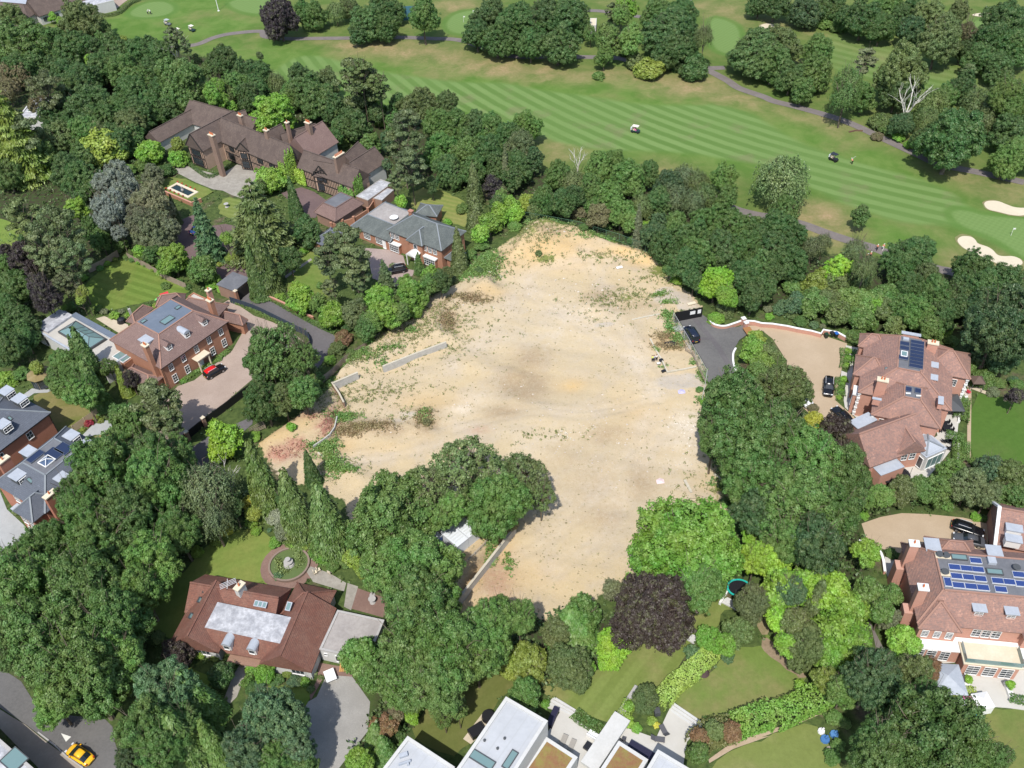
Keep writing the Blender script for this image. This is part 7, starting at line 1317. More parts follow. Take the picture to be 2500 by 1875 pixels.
 lo = poly_scatter([(-190, 60), (190, 60), (190, 235), (-190, 235)], 15000, .4, 1.5); S = np.array(lo); keep = np.ones(len(lo), bool)
 for o in list(COL.objects):
  if o.type == 'MESH' and o.get('kind') == 'structure' and o.name != 'ground' and not o.name.startswith('golf'):
   nv = len(o.data.vertices)
   tri = [[o.data.vertices[i].co for i in p.vertices] for p in o.data.polygons if len(p.vertices) == 3 and abs(p.normal.z) > .5]
   if not tri: continue
   T = np.array([[(c.x, c.y) for c in t] for t in tri])
   for a, b, c in T:
    d = (b[1]-c[1])*(a[0]-c[0])+(c[0]-b[0])*(a[1]-c[1])
    if abs(d) < 1e-6: continue
    u_ = ((b[1]-c[1])*(S[:, 0]-c[0])+(c[0]-b[0])*(S[:, 1]-c[1]))/d; v_ = ((c[1]-a[1])*(S[:, 0]-c[0])+(a[0]-c[0])*(S[:, 1]-c[1]))/d; e = .01
    keep &= ~((u_ > -e) & (v_ > -e) & (u_+v_ < 1+e))
 keep &= sdist(S[:, 0], S[:, 1], SITE) < -.5
 py_ = pl_y(S[:, 0]); keep &= S[:, 1] < py_-4
 tufts('ground_cover_planting', [l for l, k in zip(lo, keep) if k], (.1, .16, .05), per=9, leaf=.2, hh=.5)

# ---------------------------------------------------------------- walls and fences
def along(P, step):
 out = [];
 for i in range(len(P)-1):
  a, b = P[i], P[i+1]; L = math.hypot(b[0]-a[0], b[1]-a[1]); n = max(1, int(L/step))
  for k in range(n): out.append((a[0]+(b[0]-a[0])*k/n, a[1]+(b[1]-a[1])*k/n))
 return out+[P[-1]]
def wall_line(name, P, h, t, m, label, cat='wall', coping=None, z0=0., piers=0, pierm=None, ct=.12, cw=.1):
 root = empty(name, (P[0][0], P[0][1], z0), 0, label, cat); b = MB()
 def ribbon(mb, w_, za, zb):
  n = len(P); L_, R_r = [], []
  for i, p in enumerate(P):
   a = P[max(0, i-1)]; c = P[min(n-1, i+1)]; d = (c[0]-a[0], c[1]-a[1]); L = math.hypot(*d) or 1; x, y = -d[1]/L*w_/2, d[0]/L*w_/2; L_.append((p[0]+x, p[1]+y)); R_r.append((p[0]-x, p[1]-y))
  V = [(*p, za) for p in L_]+[(*p, za) for p in R_r]+[(*p, zb) for p in L_]+[(*p, zb) for p in R_r]; F = []
  for i in range(n-1): F += [(i, i+1, 2*n+i+1, 2*n+i), (n+i, 3*n+i, 3*n+i+1, n+i+1), (2*n+i, 2*n+i+1, 3*n+i+1, 3*n+i), (i, n+i, n+i+1, i+1)]
  F += [(0, 2*n, 3*n, n), (n-1, 2*n-1, 4*n-1, 3*n-1)]; mb.add(V, F)
 ribbon(b, t, z0-.3, z0+h); b.build('wall', m, root)
 if coping: c = MB(); ribbon(c, t+cw, z0+h+.003, z0+h+ct); c.build('coping', coping, root)
 if piers:
  for p in along(P, piers): c = MB(); c.box((p[0], p[1], z0+h/2+.15), (t+.22, t+.22, h+.3)); o = c.build('pier', pierm or m, root); c = MB(); c.box((p[0], p[1], z0+h+.36), (t+.34, t+.34, .12)); c.build('pier_cap', coping or m, o)
 return root
def fence(name, P, h, label, kind='board', m=None, z0=None, step=2.4):
 root = empty(name, (P[0][0], P[0][1], z0 or 0), 0, label, 'fence'); A = along(P, step); zf = (lambda x, y: gz(x, y)) if z0 is None else (lambda x, y: z0)
 for p in A: b = MB(); z = zf(*p); b.box((p[0], p[1], z+h/2), (.1, .1, h+.1)); b.build('post', m or WOODF, root)
 b = MB()
 for i in range(len(A)-1):
  a, c = A[i], A[i+1]; za, zc = zf(*a), zf(*c)
  if kind == 'board':
   b.add([(a[0], a[1], za+.05), (c[0], c[1], zc+.05), (c[0], c[1], zc+h), (a[0], a[1], za+h), (a[0]+.04, a[1]+.04, za+.05), (c[0]+.04, c[1]+.04, zc+.05), (c[0]+.04, c[1]+.04, zc+h), (a[0]+.04, a[1]+.04, za+h)], [(0, 1, 2, 3), (7, 6, 5, 4), (3, 2, 6, 7), (0, 4, 5, 1), (0, 3, 7, 4), (1, 5, 6, 2)])
  elif kind == 'rail':
   for f in (.35, .65, .95): b.bar((a[0], a[1], za+h*f), (c[0], c[1], zc+h*f), .06, .1)
  else:
   for f in (.06, 1.): b.bar((a[0], a[1], za+h*f), (c[0], c[1], zc+h*f), .06)
   n = 5
   for k in range(1, n): t = k/n; b.bar((a[0]+(c[0]-a[0])*t, a[1]+(c[1]-a[1])*t, za+.06*h), (a[0]+(c[0]-a[0])*t, a[1]+(c[1]-a[1])*t, za+h), .018)
   for f in (.3, .55, .8): b.bar((a[0], a[1], za+h*f), (c[0], c[1], zc+h*f), .018)
 b.build({'board': 'panel', 'rail': 'rail', 'mesh': 'mesh_panel'}[kind], m or WOODF, root)
 return root
def mesh_thing(name, m, mb, label, cat, group=None):
 vs = np.array(mb.v); c = (float(vs[:, 0].mean()), float(vs[:, 1].mean()), float(vs[:, 2].min())); mb.v = [(v[0]-c[0], v[1]-c[1], v[2]-c[2]) for v in mb.v]
 o = link(name, mb.mesh(name), m); o.location = c; return tag(o, label, cat, group)
def Zp(s, z=0.): return pts(s, z)
def build_boundaries():
 RW = speck('retaining_concrete', (.42, .41, .39), (.5, .49, .46), (.33, .32, .3), .8, 2.); COP = speck('sandy_coping', (.48, .44, .35), (.52, .48, .4), (.38, .35, .27), .8, 2.)
 wall_line('retaining_wall', Zp('z11:1085,1500 1350,1395 1620,1295', 1.7), 1.7, .35, RW, 'long pale concrete retaining wall along the upper sandy bank', coping=COP, ct=.05, cw=.0)
 wall_line('retaining_wall', Zp('z11:668,1640 875,1552', 1.9), 1.9, .3, RW, 'short grey concrete retaining wall at the far left corner of the sand plot', coping=COP, ct=.06)
 wall_line('retaining_wall', Zp('z12:657,45 720,140 757,215', 1.5), 1.5, .22, BR_BROWN, 'thin brown retaining wall with pale top above the red stonecrop', coping=COP, ct=.06)
 wall_line('retaining_wall', Zp('z12:2205,1262 z13:1690,275', 2.), 2., .3, RW, 'diagonal grey retaining wall in front of the white site cabins', coping=COP, ct=.07)
 wall_line('retaining_wall', Zp('z22:1492,868 1548,972', .5), .5, .35, RW, 'short low concrete stub beside the bright round tree', coping=COP, ct=.04)
 wall_line('garden_edging', Zp('z12:700,330 680,420 640,480 590,520 500,580', 1.1), 1.1, .2, RW, 'curved low edging wall below the red stonecrop bank')
 for s, l in (('z21:1040,1112 1160,1085 1280,1062', 'faint concrete strip footing running to the black gate'), ('z21:1200,1270 1250,1370 1300,1450 1345,1550 1470,1530 1590,1505', 'L-shaped low footing wall beside the three men'), ('z12:600,690 540,640', 'little kerb remnant on the left sand bank'), ('z22:1740,820 1850,900', 'fallen pale kerb beside the right oak belt')):
  wall_line('footing', Zp(s, .3), .2, .3, COP, l, 'footing', z0=.25)
 # front hoarding, site fences
 HB = mat('black_hoarding', (.012, .012, .014), .6); a, b = G(*zp(2, 1, 1412, 1048), 2.7), G(*zp(2, 1, 1645, 1003), 2.7)
 r = wall_line('hoarding', [a, b], 2.4, .12, HB, 'black timber hoarding with two white notices at the plot entrance', 'hoarding', z0=.3)
 A_ = math.atan2(b[1]-a[1], b[0]-a[0])
 for p, w_, h in (((1572, 1040), 1.1, .8), ((1630, 1028), .7, .95)): t = .64 if w_ > 1 else .88; x, y = a[0]+(b[0]-a[0])*t, a[1]+(b[1]-a[1])*t; m = MB(); m.box((x+.1*math.sin(A_), y-.1*math.cos(A_), 1.85), (w_, .03, h), A_); m.build('notice', WPAINT, r)
 fence('site_fence', Zp('z21:1400,1050 1540,1290 1682,1535 1665,1650 z22:1645,150', 2.2), 2., 'grey steel mesh fence between the sand plot and the tarmac drive', 'mesh', mat('galvanised_steel', (.42, .42, .4), .5), z0=.25)
 fence('site_fence', Zp('z21:1500,1340 1560,1380 1640,1560 1670,1620', 1.2), 1.1, 'lower inner rail fence by the tarmac drive', 'rail', z0=.25)
 fence('boundary_fence', Zp('z21:130,215 330,250 600,300 720,340 940,405 1160,490 1380,570 1600,850', 2.), 2., 'green chain-link fence along the top of the sand plot', 'mesh', mat('green_wire', (.08, .16, .1), .6), z0=.6)
 fence('boundary_fence', Zp('z11:560,1590 660,1510 760,1410 850,1350 1060,1210', 1.8), 1.6, 'weathered timber fence between the lane end and the sand bank', 'board', z0=0)
 fence('boundary_fence', Zp('z02:2100,430 2212,370 z12:90,400 0,440', 1.2), 1.1, 'brown rail fence beside the lime-green tree', 'rail', z0=0)
 fence('site_fence', Zp('z12:1700,1640 1780,1560 1950,1390 2000,1300', 3.), 1.1, 'wire fence in front of the white site cabins', 'mesh', mat('steel_wire', (.3, .3, .29), .5), z0=1.8)
 wall_line('brick_wall', spline(Zp('z21:1700,1105 1745,1145 1830,1158 1920,1132 1975,1112', 1.)), .9, .3, BR_PINK, 'curved pink brick wall with white coping at the gravel drive entrance', coping=WPAINT)
 wall_line('brick_wall', Zp('z21:2005,1115 2080,1118 z31:0,1135 90,1140 220,1160 300,1178 420,1200 500,1222 520,1190 640,1212 730,1262', 1.1), 1., .3, BR_PINK, 'long pink brick wall with white coping behind the gravel drive', coping=WPAINT)
 for i, p in enumerate(((1990, 1095), (2012, 1130))): x, y = G(*zp(2, 1, *p), 1.7); r = empty('gate_pier', (x, y, 0), 0, ('brick gate pier with white cap, left of the wooden gate', 'brick gate pier with white cap touching the wooden gate')[i], 'pier', 'piers of the gravel drive gate'); m = MB(); m.box((x, y, .8), (.7, .7, 1.6), .3); m.build('pier', BR_PINK, r); m = MB(); m.box((x, y, 1.7), (.85, .85, .18), .3); m.build('cap', WPAINT, r)
 a, b = G(*zp(2, 1, 2015, 1150), 1.5), G(*zp(2, 1, 2060, 1215), 1.5); m = MB(); m.bar((*a, .8), (*b, .8), 1.5, .1); mesh_thing('wooden_gate', mat('varnished_wood', (.3, .15, .06), .6), m, 'open brown wooden gate leaf at the gravel drive entrance', 'gate')
 wall_line('low_wall', spline(Zp('z21:1925,1340 1902,1390 1905,1470 1932,1545', .6)), .5, .35, WPAINT, 'low white curved wall between the tarmac and the clipped shrubs')
 wall_line('low_wall', spline(Zp('z32:820,1380 900,1400 980,1450 1020,1520 1040,1640', .8)), .7, .3, BR_PINK, 'curved brick wall with white coping below the lower gravel drive', coping=WPAINT)
 wall_line('brick_wall', Zp('z32:1850,1040 2000,1100 2212,1160', 1.2), 1.2, .3, BR_PINK, 'brick wall with white coping under the trees at the right edge', coping=WPAINT)
 # dark fences of the lane and courtyard
 DF = mat('dark_blue_fence', (.035, .05, .075), .5)
 fence('lane_fence', spline(Zp('z01:1935,915 z11:0,985 180,1070 330,1145 430,1195 465,1260 450,1330', 1.7)), 1.7, 'dark blue-black close fence curving along the inside of the lane', 'board', DF, z0=0)
 wall_line('courtyard_fence', Zp('z02:1480,540 1560,470 1710,350 1890,220 2110,50', 1.9), 1.8, .12, mat('black_fence', (.014, .014, .016), .6), 'black fence with brick piers closing the block-paved courtyard', 'fence')
 for i, p in enumerate(((1568, 465), (1708, 345))): x, y = G(*zp(0, 2, *p), 2.2); r = empty('gate_pier', (x, y, 0), 0, ('brown brick gate pier on the black fence, nearer the lane', 'brown brick gate pier on the black fence, further along')[i], 'pier', 'piers in the courtyard fence'); m = MB(); m.box((x, y, 1.1), (.6, .6, 2.2), .9); m.build('pier', BR_BROWN, r); m = MB(); m.box((x, y, 2.25), (.75, .75, .14), .9); m.build('cap', CREAM, r)
 wall_line('brick_wall', Zp('z11:60,880 250,965 340,1020 500,1085', .9), .9, .25, BR_ORANGE, 'orange brick wall hidden among shrubs along the lane', coping=BR_PINK)
 wall_line('brick_wall', Zp('z11:650,300 840,250 960,175 1010,100', 2.), 2., .25, BR_ORANGE, 'orange brick boundary wall behind the slate-roofed house', piers=2.6)
 wall_line('terrace_wall', Zp('z00:1245,1560 z01:1400,40 1620,135 1700,100', .5), 1.0, .3, BR_ORANGE, 'orange brick retaining wall edging the pond lawn', coping=BR_PINK)
 fence('garden_fence', Zp('z01:735,660 860,600 985,520', 1.8), 1.8, 'grey-brown close-board fence under the pines', 'board', z0=0)
 fence('garden_fence', Zp('z01:1065,545 1250,640 1400,730 1560,800', 1.6), 1.6, 'close-board fence behind the flower border of the striped lawn', 'board', z0=0)
 PF = speck('pale_timber', (.5, .4, .27), (.55, .45, .31), (.42, .33, .22), .8, 4)
 fence('garden_fence', Zp('z02:600,410 700,340 830,250', 1.8), 1.7, 'pale new timber fence between the two slate-house gardens', 'board', PF, z0=0)
 fence('garden_fence', Zp('z02:830,250 770,225 600,120', 1.6), 1.5, 'pale timber fence under the conifers of the left gardens', 'board', PF, z0=0)
 wall_line('terrace_wall', Zp('z23:1912,60 1790,262', .7), .7, .35, WPAINT, 'low white wall beside the turquoise trampoline')
 m = MB(); m.prism(Zp('z23:1790,262 1850,225 1940,270 1960,350'), .0, .25); mesh_thing('stone_step', WHITE, m, 'white stone slab under the dark round tree by the trampoline', 'slab')
 m = MB(); m.prism(Zp('z23:1490,570 1560,540 1600,560 1570,620'), .0, .3); mesh_thing('stone_step', WHITE, m, 'broken white slab at the foot of the purple tree', 'slab')
 wall_line('planter', Zp('z23:885,1215 790,1385', .8), .7, .3, WPAINT, 'white planter wall beside the sloping lawn', 'planter')
 for s, l in (('z32:1665,560 1660,690 1668,780', 'low white garden wall at the lower end of the terrace hedges'), ('z32:1690,190 1672,300 1665,370', 'low white garden wall between the upper terrace hedges'), ('z31:1640,1510 1635,1659', 'white low wall right of the brick house'), ('z31:1690,1540 1760,1560 z31:1690,1540', 'white wall of the small raised bed'), ('z32:1740,170 1640,160', 'white step wall beside the red deck chair')):
  wall_line('low_wall', Zp(s, .6), .6, .4, WPAINT, l)
 m = MB();
 for i in range(3): m.prism(Zp('z23:%d,%d %d,%d %d,%d %d,%d' % (395+i*-18, 1065+i*25, 575-i*12, 1175+i*18, 570-i*12, 1190+i*18, 380-i*18, 1085+i*22)), .1, .3-.05*i)
 mesh_thing('steps', WHITE, m, 'shallow white steps from the left terrace up to the lawn', 'steps')
 m = MB()
 for i in range(3): m.prism(Zp('z23:%d,%d %d,%d %d,%d %d,%d' % (1395-i*8, 1112+i*26, 1650-i*12, 1285+i*24, 1640-i*12, 1302+i*24, 1385-i*8, 1130+i*26)), .1, .3-.05*i)
 mesh_thing('steps', WHITE, m, 'shallow white steps from the right terrace up to the lawn', 'steps')
 # street furniture: kerb stones and give-way triangle
 strip('kerb', Zp('z03:320,1355 460,1465 560,1560 700,1659', .14), .18, .15, CONC, thick=.15)
 Qy = q(100, 1780, .08137); sheet('road_marking', [G(*Qy(*p)) for p in ((605, 130), (910, 235), (755, 385))], .055, mat('road_paint', (.6, .6, .56), .8))
 hedge(Zp('z23:1900,1330 2030,1275 2212,1215 z33:100,1245 250,1175 400,1105 560,1045 610,1010', 1.), 3.2, 2.6, (.16, .29, .05), 'long bright green hedge beside the crazy-paved garden path', leaf=.15, dens=40)
 hedge(Zp('z23:1590,1480 1650,1400 1760,1360 1900,1330', 1.), 3.4, 2.2, (.16, .17, .06), 'reddish-green mixed hedge at the corner of the crazy-paved path', leaf=.14, dens=40)
 HC = dict(box=(.09, .17, .04), yel=(.27, .37, .08))
 hedge(Zp('z23:1730,660 1640,760 1530,860 1400,960 1300,1090', 1.), 2.5, 1.7, HC['yel'], 'thick clipped yellow-green hedge dividing the two lower lawns', leaf=.13)
 hedge(Zp('z23:1290,1100 1270,1180'), 1.6, 1.5, HC['yel'], 'short yellow-green hedge end beside the round dark bush')
 hedge(Zp('z23:1040,1120 990,1200 970,1300'), 1.6, 1.2, (.2, .3, .06), 'loose lime hedge behind the tall white wall')
 hedge(Zp('z23:1875,40 1830,130 1790,240'), 1., 1., HC['box'], 'narrow clipped green hedge beside the low white wall')
 hedge(Zp('z23:560,1200 650,1270 790,1350'), 1.8, .5, HC['box'], 'low green hedge strip below the sloping lawn')
 hedge(Zp('z23:1640,1270 1720,1290 1790,1330'), 1., .7, HC['box'], 'short clipped hedge at the right end of the steps')
 hedge(Zp('z33:1500,990 1650,1020 1790,1045'), 1.4, 1., (.24, .33, .06), 'low lime hedge beside the grey canopy')
 for s, l in (('z32:1665,180 1655,270 1640,370', 'clipped box hedge left of the white terrace wall, upper'), ('z32:1715,210 1710,300 1700,400', 'clipped box hedge right of the white terrace wall, upper'), ('z32:1545,505 1620,520 1700,540', 'clipped box hedge crossing below the dining table'), ('z32:1640,550 1630,640 1640,720', 'clipped box hedge left of the white wall, lower'), ('z32:1712,580 1708,660 1700,740', 'clipped box hedge right of the white wall, lower'), ('z31:780,1500 800,1400 810,1560', 'dark box hedge between white path and brick house')): hedge(Zp(s), 1.3, 1.1, HC['box'], l, group='box hedges of the right-hand garden')
 hedge(Zp('z31:690,1360 700,1450 690,1530'), 1.6, .5, HC['box'], 'low green bed with clipped balls beside the gravel drive'); hedge(Zp('z32:660,20 655,100 660,170'), 1.8, .5, HC['box'], 'low green bed with clipped balls by the black off-road car')
 hedge(Zp('z00:810,125 900,140 1000,120 1060,70 1110,30 1180,5'), 1.6, .8, (.1, .14, .05), 'curving dark clubhouse hedge round the putting green')
 hedge(Zp('z33:2212,1110 2080,1080'), 1., .9, HC['box'], 'little hedge at the right edge of the stone terrace')
 hedge(Zp('z11:60,905 200,970 330,1045 520,1150 690,1230'), .9, .6, HC['box'], 'low dark hedge lining the upper side of the lane')
 hedge(Zp('z01:1960,950 z11:60,1060 200,1130 300,1190'), 1., .6, (.14, .22, .06), 'flowery low hedge inside the dark lane fence')
 hedge(Zp('z01:1520,1650 1640,1570 z01:1790,1480 1930,1380'), 1., .5, (.12, .2, .05), 'narrow green bed along the front of the Georgian style house')
 hedge(Zp('z00:1600,1390 1690,1460 1780,1500 1900,1430 1950,1400'), .9, .6, (.09, .15, .05), 'box edging at the foot of the timbered wall')
 hedge(Zp('z03:2000,760 1930,880 1880,1000'), 1.2, 1.3, (.08, .14, .04), 'dark hedge left of the bungalow front path'); hedge(Zp('z03:2150,780 2120,900 2050,1000'), 1.1, 1., (.1, .19, .04), 'bright hedge right of the bungalow front path')

# ---------------------------------------------------------------- vehicles
def paint(name, c): return mat(name, c, .22, .6)
TYRE = mat('tyre_rubber', (.012, .012, .013), .8); RIM = mat('alloy', (.4, .41, .43), .35, .5, .8); CGL = mat('car_glass', (.012, .016, .02), .05, .9)
HLT = mat('lamp_glass', (.6, .62, .65), .1, .8); TLT = mat('tail_lamp', (.35, .015, .01), .3, .6); PLY = mat('yellow_plate', (.7, .5, .05), .5)
def loft(name, secs, material, parent, smooth=True):
 "secs: list of rings (same count), lofted along; ends capped"
 V = [p for s in secs for p in s]; k = len(secs[0]); F = []
 for i in range(len(secs)-1):
  for j in range(k): F.append((i*k+j, i*k+(j+1) % k, (i+1)*k+(j+1) % k, (i+1)*k+j))
 F += [tuple(range(k)), tuple(range(len(V)-1, len(V)-k-1, -1))]
 m = MB(); m.add(V, F); me = m.mesh(name)
 if smooth: me.polygons.foreach_set('use_smooth', [True]*len(me.polygons))
 o = link(name, me, material, parent); return o
def car(loc, ang, col, label, kind='suv', group=None, roofcol=None, L=None, name='parked_car', plate=False, cat='car'):
 r = empty(name, (loc[0], loc[1], loc[2] if len(loc) > 2 else .06), ang, label, cat, group)
 S = dict(suv=(4.7, .96, 1.72, 1.02), saloon=(4.8, .92, 1.44, .92), coupe=(4.25, .9, 1.42, .86), van=(4.9, .97, 1.9, 1.05), estate=(4.9, .94, 1.5, .95))[kind]
 Lc, w, H, sh = S; Lc = L or Lc; h = Lc/2
 # x, half width, shoulder z
 T = {'coupe': [(-1, .55, .5), (-.95, .8, .7), (-.8, .95, .82), (-.5, 1, .95), (0, 1, .95), (.4, 1, .93), (.7, .97, .86), (.88, .85, .74), (.97, .62, .56), (1, .45, .45)]}.get(kind,
  [(-1, .82, .72), (-.97, .93, .93), (-.85, .98, 1.), (-.5, 1, 1.02), (0, 1, 1.02), (.35, 1, 1.), (.6, .98, .95), (.84, .95, .9), (.95, .87, .8), (1, .7, .62)])
 def ring(x, hw, zs, zb=.24): return [(x, -hw*.86, zb), (x, -hw, zb+.16), (x, -hw, zs-.16), (x, -hw*.93, zs-.03), (x, -hw*.55, zs+.02), (x, 0, zs+.04), (x, hw*.55, zs+.02), (x, hw*.93, zs-.03), (x, hw, zs-.16), (x, hw, zb+.16), (x, hw*.86, zb)]
 loft('body', [ring(a*h, b*w, c*sh) for a, b, c in T], col, r)
 C = dict(suv=[(-.93, .86, 0), (-.84, .8, .82), (-.5, .8, 1), (.05, .8, .98), (.2, .8, .86), (.44, .86, 0)], van=[(-.97, .88, 0), (-.93, .84, .9), (-.5, .84, 1), (.25, .84, .98), (.36, .82, .84), (.58, .88, 0)], saloon=[(-.74, .82, 0), (-.46, .74, .9), (-.25, .74, 1), (.05, .74, .98), (.16, .74, .88), (.42, .84, 0)],
             coupe=[(-.72, .7, 0), (-.42, .72, .74), (-.15, .74, 1), (0, .74, .97), (.08, .74, .9), (.58, .84, 0)], estate=[(-.93, .84, 0), (-.8, .78, .85), (-.4, .77, 1), (.05, .77, .98), (.18, .76, .87), (.44, .85, 0)])[kind]
 def cr(x, hw, t, g=0.): z = sh-.08+(H-sh+.08)*t; a = hw if t < .5 else hw; return [(x, -w*.93*(1-.0*t)*(hw/.84 if t < .2 else hw/.9), sh-.12), (x, -w*hw-g, z-.06 if t > .3 else sh-.1), (x, -w*hw*.75, z+.01), (x, 0, z+.04), (x, w*hw*.75, z+.01), (x, w*hw+g, z-.06 if t > .3 else sh-.1), (x, w*.93*(hw/.84 if t < .2 else hw/.9), sh-.12)]
 loft('windows', [cr(a*h, b, c) for a, b, c in C], CGL, r, False)
 top = [c for c in C if c[2] > .7]; x0, x1 = top[0][0]*h, top[-1][0]*h; m = MB(); zt = H+.08; dz = H-sh+.08; hw = w*top[1][1]*.92
 ringr = lambda x, d: [(x, -hw, zt-.1-d), (x, -hw*.7, zt-.01-d), (x, 0, zt+.04-d), (x, hw*.7, zt-.01-d), (x, hw, zt-.1-d), (x, hw*.7, zt-.09-d), (x, -hw*.7, zt-.09-d)]
 loft('roof', [ringr(x0-.02, dz*(1-top[0][2])), ringr(x0*.6+x1*.4, 0), ringr(x1*.7+x0*.3, 0), ringr(x1+.02, dz*(1-top[-1][2]))], roofcol or col, r)
 if kind in ('suv', 'estate'):
  for s in (-1, 1): b = MB(); b.bar((x0*.8, s*hw*.93, zt+.02), (x1*.8, s*hw*.93, zt+.02), .05); link('roof_rail', b.mesh('roof_rail'), ALU, r)
 for a in (-.62, .6):
  for s in (-1, 1):
   m = MB(); n = 14; y0 = s*(w-.2); y1 = s*(w+.005); V = [(a*h+.34*math.cos(6.283*i/n), y, .34+.34*math.sin(6.283*i/n)) for y in (y0, y1) for i in range(n)]
   m.add(V, [(i, (i+1) % n, (i+1) % n+n, i+n) for i in range(n)]+[tuple(range(n)), tuple(range(2*n-1, n-1, -1))]); t = link('wheel', m.mesh('wheel'), TYRE, r)
   m = MB(); y2 = s*(w+.02); V = [(a*h+.22*math.cos(6.283*i/n), y, .34+.22*math.sin(6.283*i/n)) for y in (y0, y2) for i in range(n)]; m.add(V, [(i, (i+1) % n, (i+1) % n+n, i+n) for i in range(n)]+[tuple(range(n)), tuple(range(2*n-1, n-1, -1))]); link('rim', m.mesh('rim'), RIM, t)
 for s in (-1, 1):
  b = MB(); b.box((h*.93, s*w*.66, sh*.78), (.22, .34, .13)); link('headlight', b.mesh('headlight'), HLT, r)
  b = MB(); b.box((-h*.96, s*w*.72, sh*.84), (.14, .24, .18)); link('tail_light', b.mesh('tail_light'), TLT, r)
  b = MB(); b.box((h*.36, s*(w+.1), sh+.02), (.14, .2, .13)); link('wing_mirror', b.mesh('wing_mirror'), col, r)
 b = MB(); b.box((-h*1.0, 0, sh*.6), (.05, .5, .12)); link('number_plate', b.mesh('number_plate'), PLY, r)
 return r
def head(p1, p2, z=.8):
 "heading from rear point p1 to front point p2 (pixels)"
 a, b = G(*p1, z), G(*p2, z); return ((a[0]+b[0])/2, (a[1]+b[1])/2), math.atan2(b[1]-a[1], b[0]-a[0])
def build_cars():
 blk = paint('black_paintwork', (.008, .008, .01)); nav = paint('navy_paintwork', (.012, .017, .035)); gry = paint('grey_paintwork', (.07, .075, .085)); wht = paint('white_paintwork', (.7, .7, .7)); yel = paint('yellow_paintwork', (.78, .42, .02)); red = paint('red_paintwork', (.6, .012, .015)); blu = paint('blue_paintwork', (.02, .05, .16))
 def C(p1, p2, *a, z=.8, g=.06, **k): (x, y), an = head(p1, p2, z); return car((x, y, g), an, *a, **k)
 Qy = q(100, 1780, .08137); C(Qy(1390, 890), Qy(880, 560), yel, 'rounded yellow small car parked at the street kerb', kind='coupe', z=1.)
 Q6 = q(260, 700, .14467); C(Q6(1680, 1500), Q6(1960, 1340), blk, 'black off-road car with a red roof outside the porch', kind='suv', roofcol=red, L=4.4)
 Z = ZT(2, 1); C(Z(1580, 1285), Z(1515, 1185), nav, 'dark navy people carrier on the tarmac drive by the site fence', kind='van', g=.31)
 Z = ZT(3, 1); C((zp(3, 1, 565, 1605)), (zp(3, 2, 560, 150)), blk, 'black off-road car parked on the gravel drive facing the camera', kind='suv', g=.08)
 Z = ZT(3, 2); C(Z(745, 380), Z(620, 265), blk, 'black saloon parked tight to the upper brick house wing', kind='saloon', g=.08); C(Z(330, 130), Z(390, 220), wht, 'white car mostly hidden under the oaks by the gravel drive', kind='suv', g=.08)
 C(Z(1640, 1245), Z(1840, 1310), blk, 'glossy black estate on the lower gravel drive, farther of two', kind='estate', g=.08); C(Z(1890, 1400), Z(1610, 1340), gry, 'grey open-backed coupe on the lower gravel drive, nearer of two', kind='saloon', g=.08)
 Z = ZT(1, 1); C(Z(1270, 670), Z(1130, 695), blk, 'black car in front of the white porch of the slate-roofed house', kind='suv', g=.07)
 Z = ZT(0, 1); C(Z(1640, 355), Z(1700, 310), blu, 'dark blue car under the trees on the purple forecourt', kind='saloon', g=.06); C(Z(2040, 390), Z(2090, 370), blk, 'dark car half hidden behind the cedar on the forecourt', kind='saloon', g=.06)
def golf_cart(p1, p2, label, roofm, bodym, bag=True):
 (x, y), an = head(p1, p2, .6); r = empty('golf_cart', (x, y, .03), an, label, 'golf cart', 'golf carts out on the course')
 b = MB()
 b.add([(-1.15, -.55, .3), (1.15, -.5, .3), (1.15, .5, .3), (-1.15, .55, .3), (-1.15, -.55, .75), (-.25, -.55, .7), (-.25, .55, .7), (-1.15, .55, .75)], [(0, 3, 2, 1), (0, 1, 5, 4), (3, 7, 6, 2), (4, 5, 6, 7), (0, 4, 7, 3), (1, 2, 6, 5)])
 b.add([(.55, -.5, .4), (1.2, -.42, .4), (1.2, .42, .4), (.55, .5, .4), (.55, -.5, .85), (1.1, -.4, .7), (1.1, .4, .7), (.55, .5, .85)], [(0, 3, 2, 1), (4, 5, 6, 7), (0, 1, 5, 4), (1, 2, 6, 5), (2, 3, 7, 6), (3, 0, 4, 7)]); link('body', b.mesh('body'), bodym, r)
 b = MB(); b.box((-.05, 0, 1.86), (1.7, 1.2, .08)); link('canopy', b.mesh('canopy'), roofm, r)
 b = MB(); b.box((-.35, 0, .8), (.5, 1., .14)); b.box((-.62, 0, 1.08), (.12, 1., .5)); link('seat', b.mesh('seat'), CREAM, r)
 for sx in (-.8, .7):
  for s in (-1, 1): b = MB(); b.bar((sx, s*.5, .7), (sx*.95, s*.5, 1.84), .045); link('canopy_post', b.mesh('canopy_post'), DGREY, r)
 for a in (-.75, .8):
  for s in (-1, 1): m = MB(); n = 10; V = [(a+.22*math.cos(6.283*i/n), yy, .22+.22*math.sin(6.283*i/n)) for yy in (s*.42, s*.6) for i in range(n)]; m.add(V, [(i, (i+1) % n, (i+1) % n+n, i+n) for i in range(n)]+[tuple(range(n)), tuple(range(2*n-1, n-1, -1))]); t = link('wheel', m.mesh('wheel'), TYRE, r)
 b = MB(); b.box((-1.15, 0, .95), (.35, .8, .7)); link('bag_rack', b.mesh('bag_rack'), ALU if bag else BLACK, r)
 return r, (x, y), an

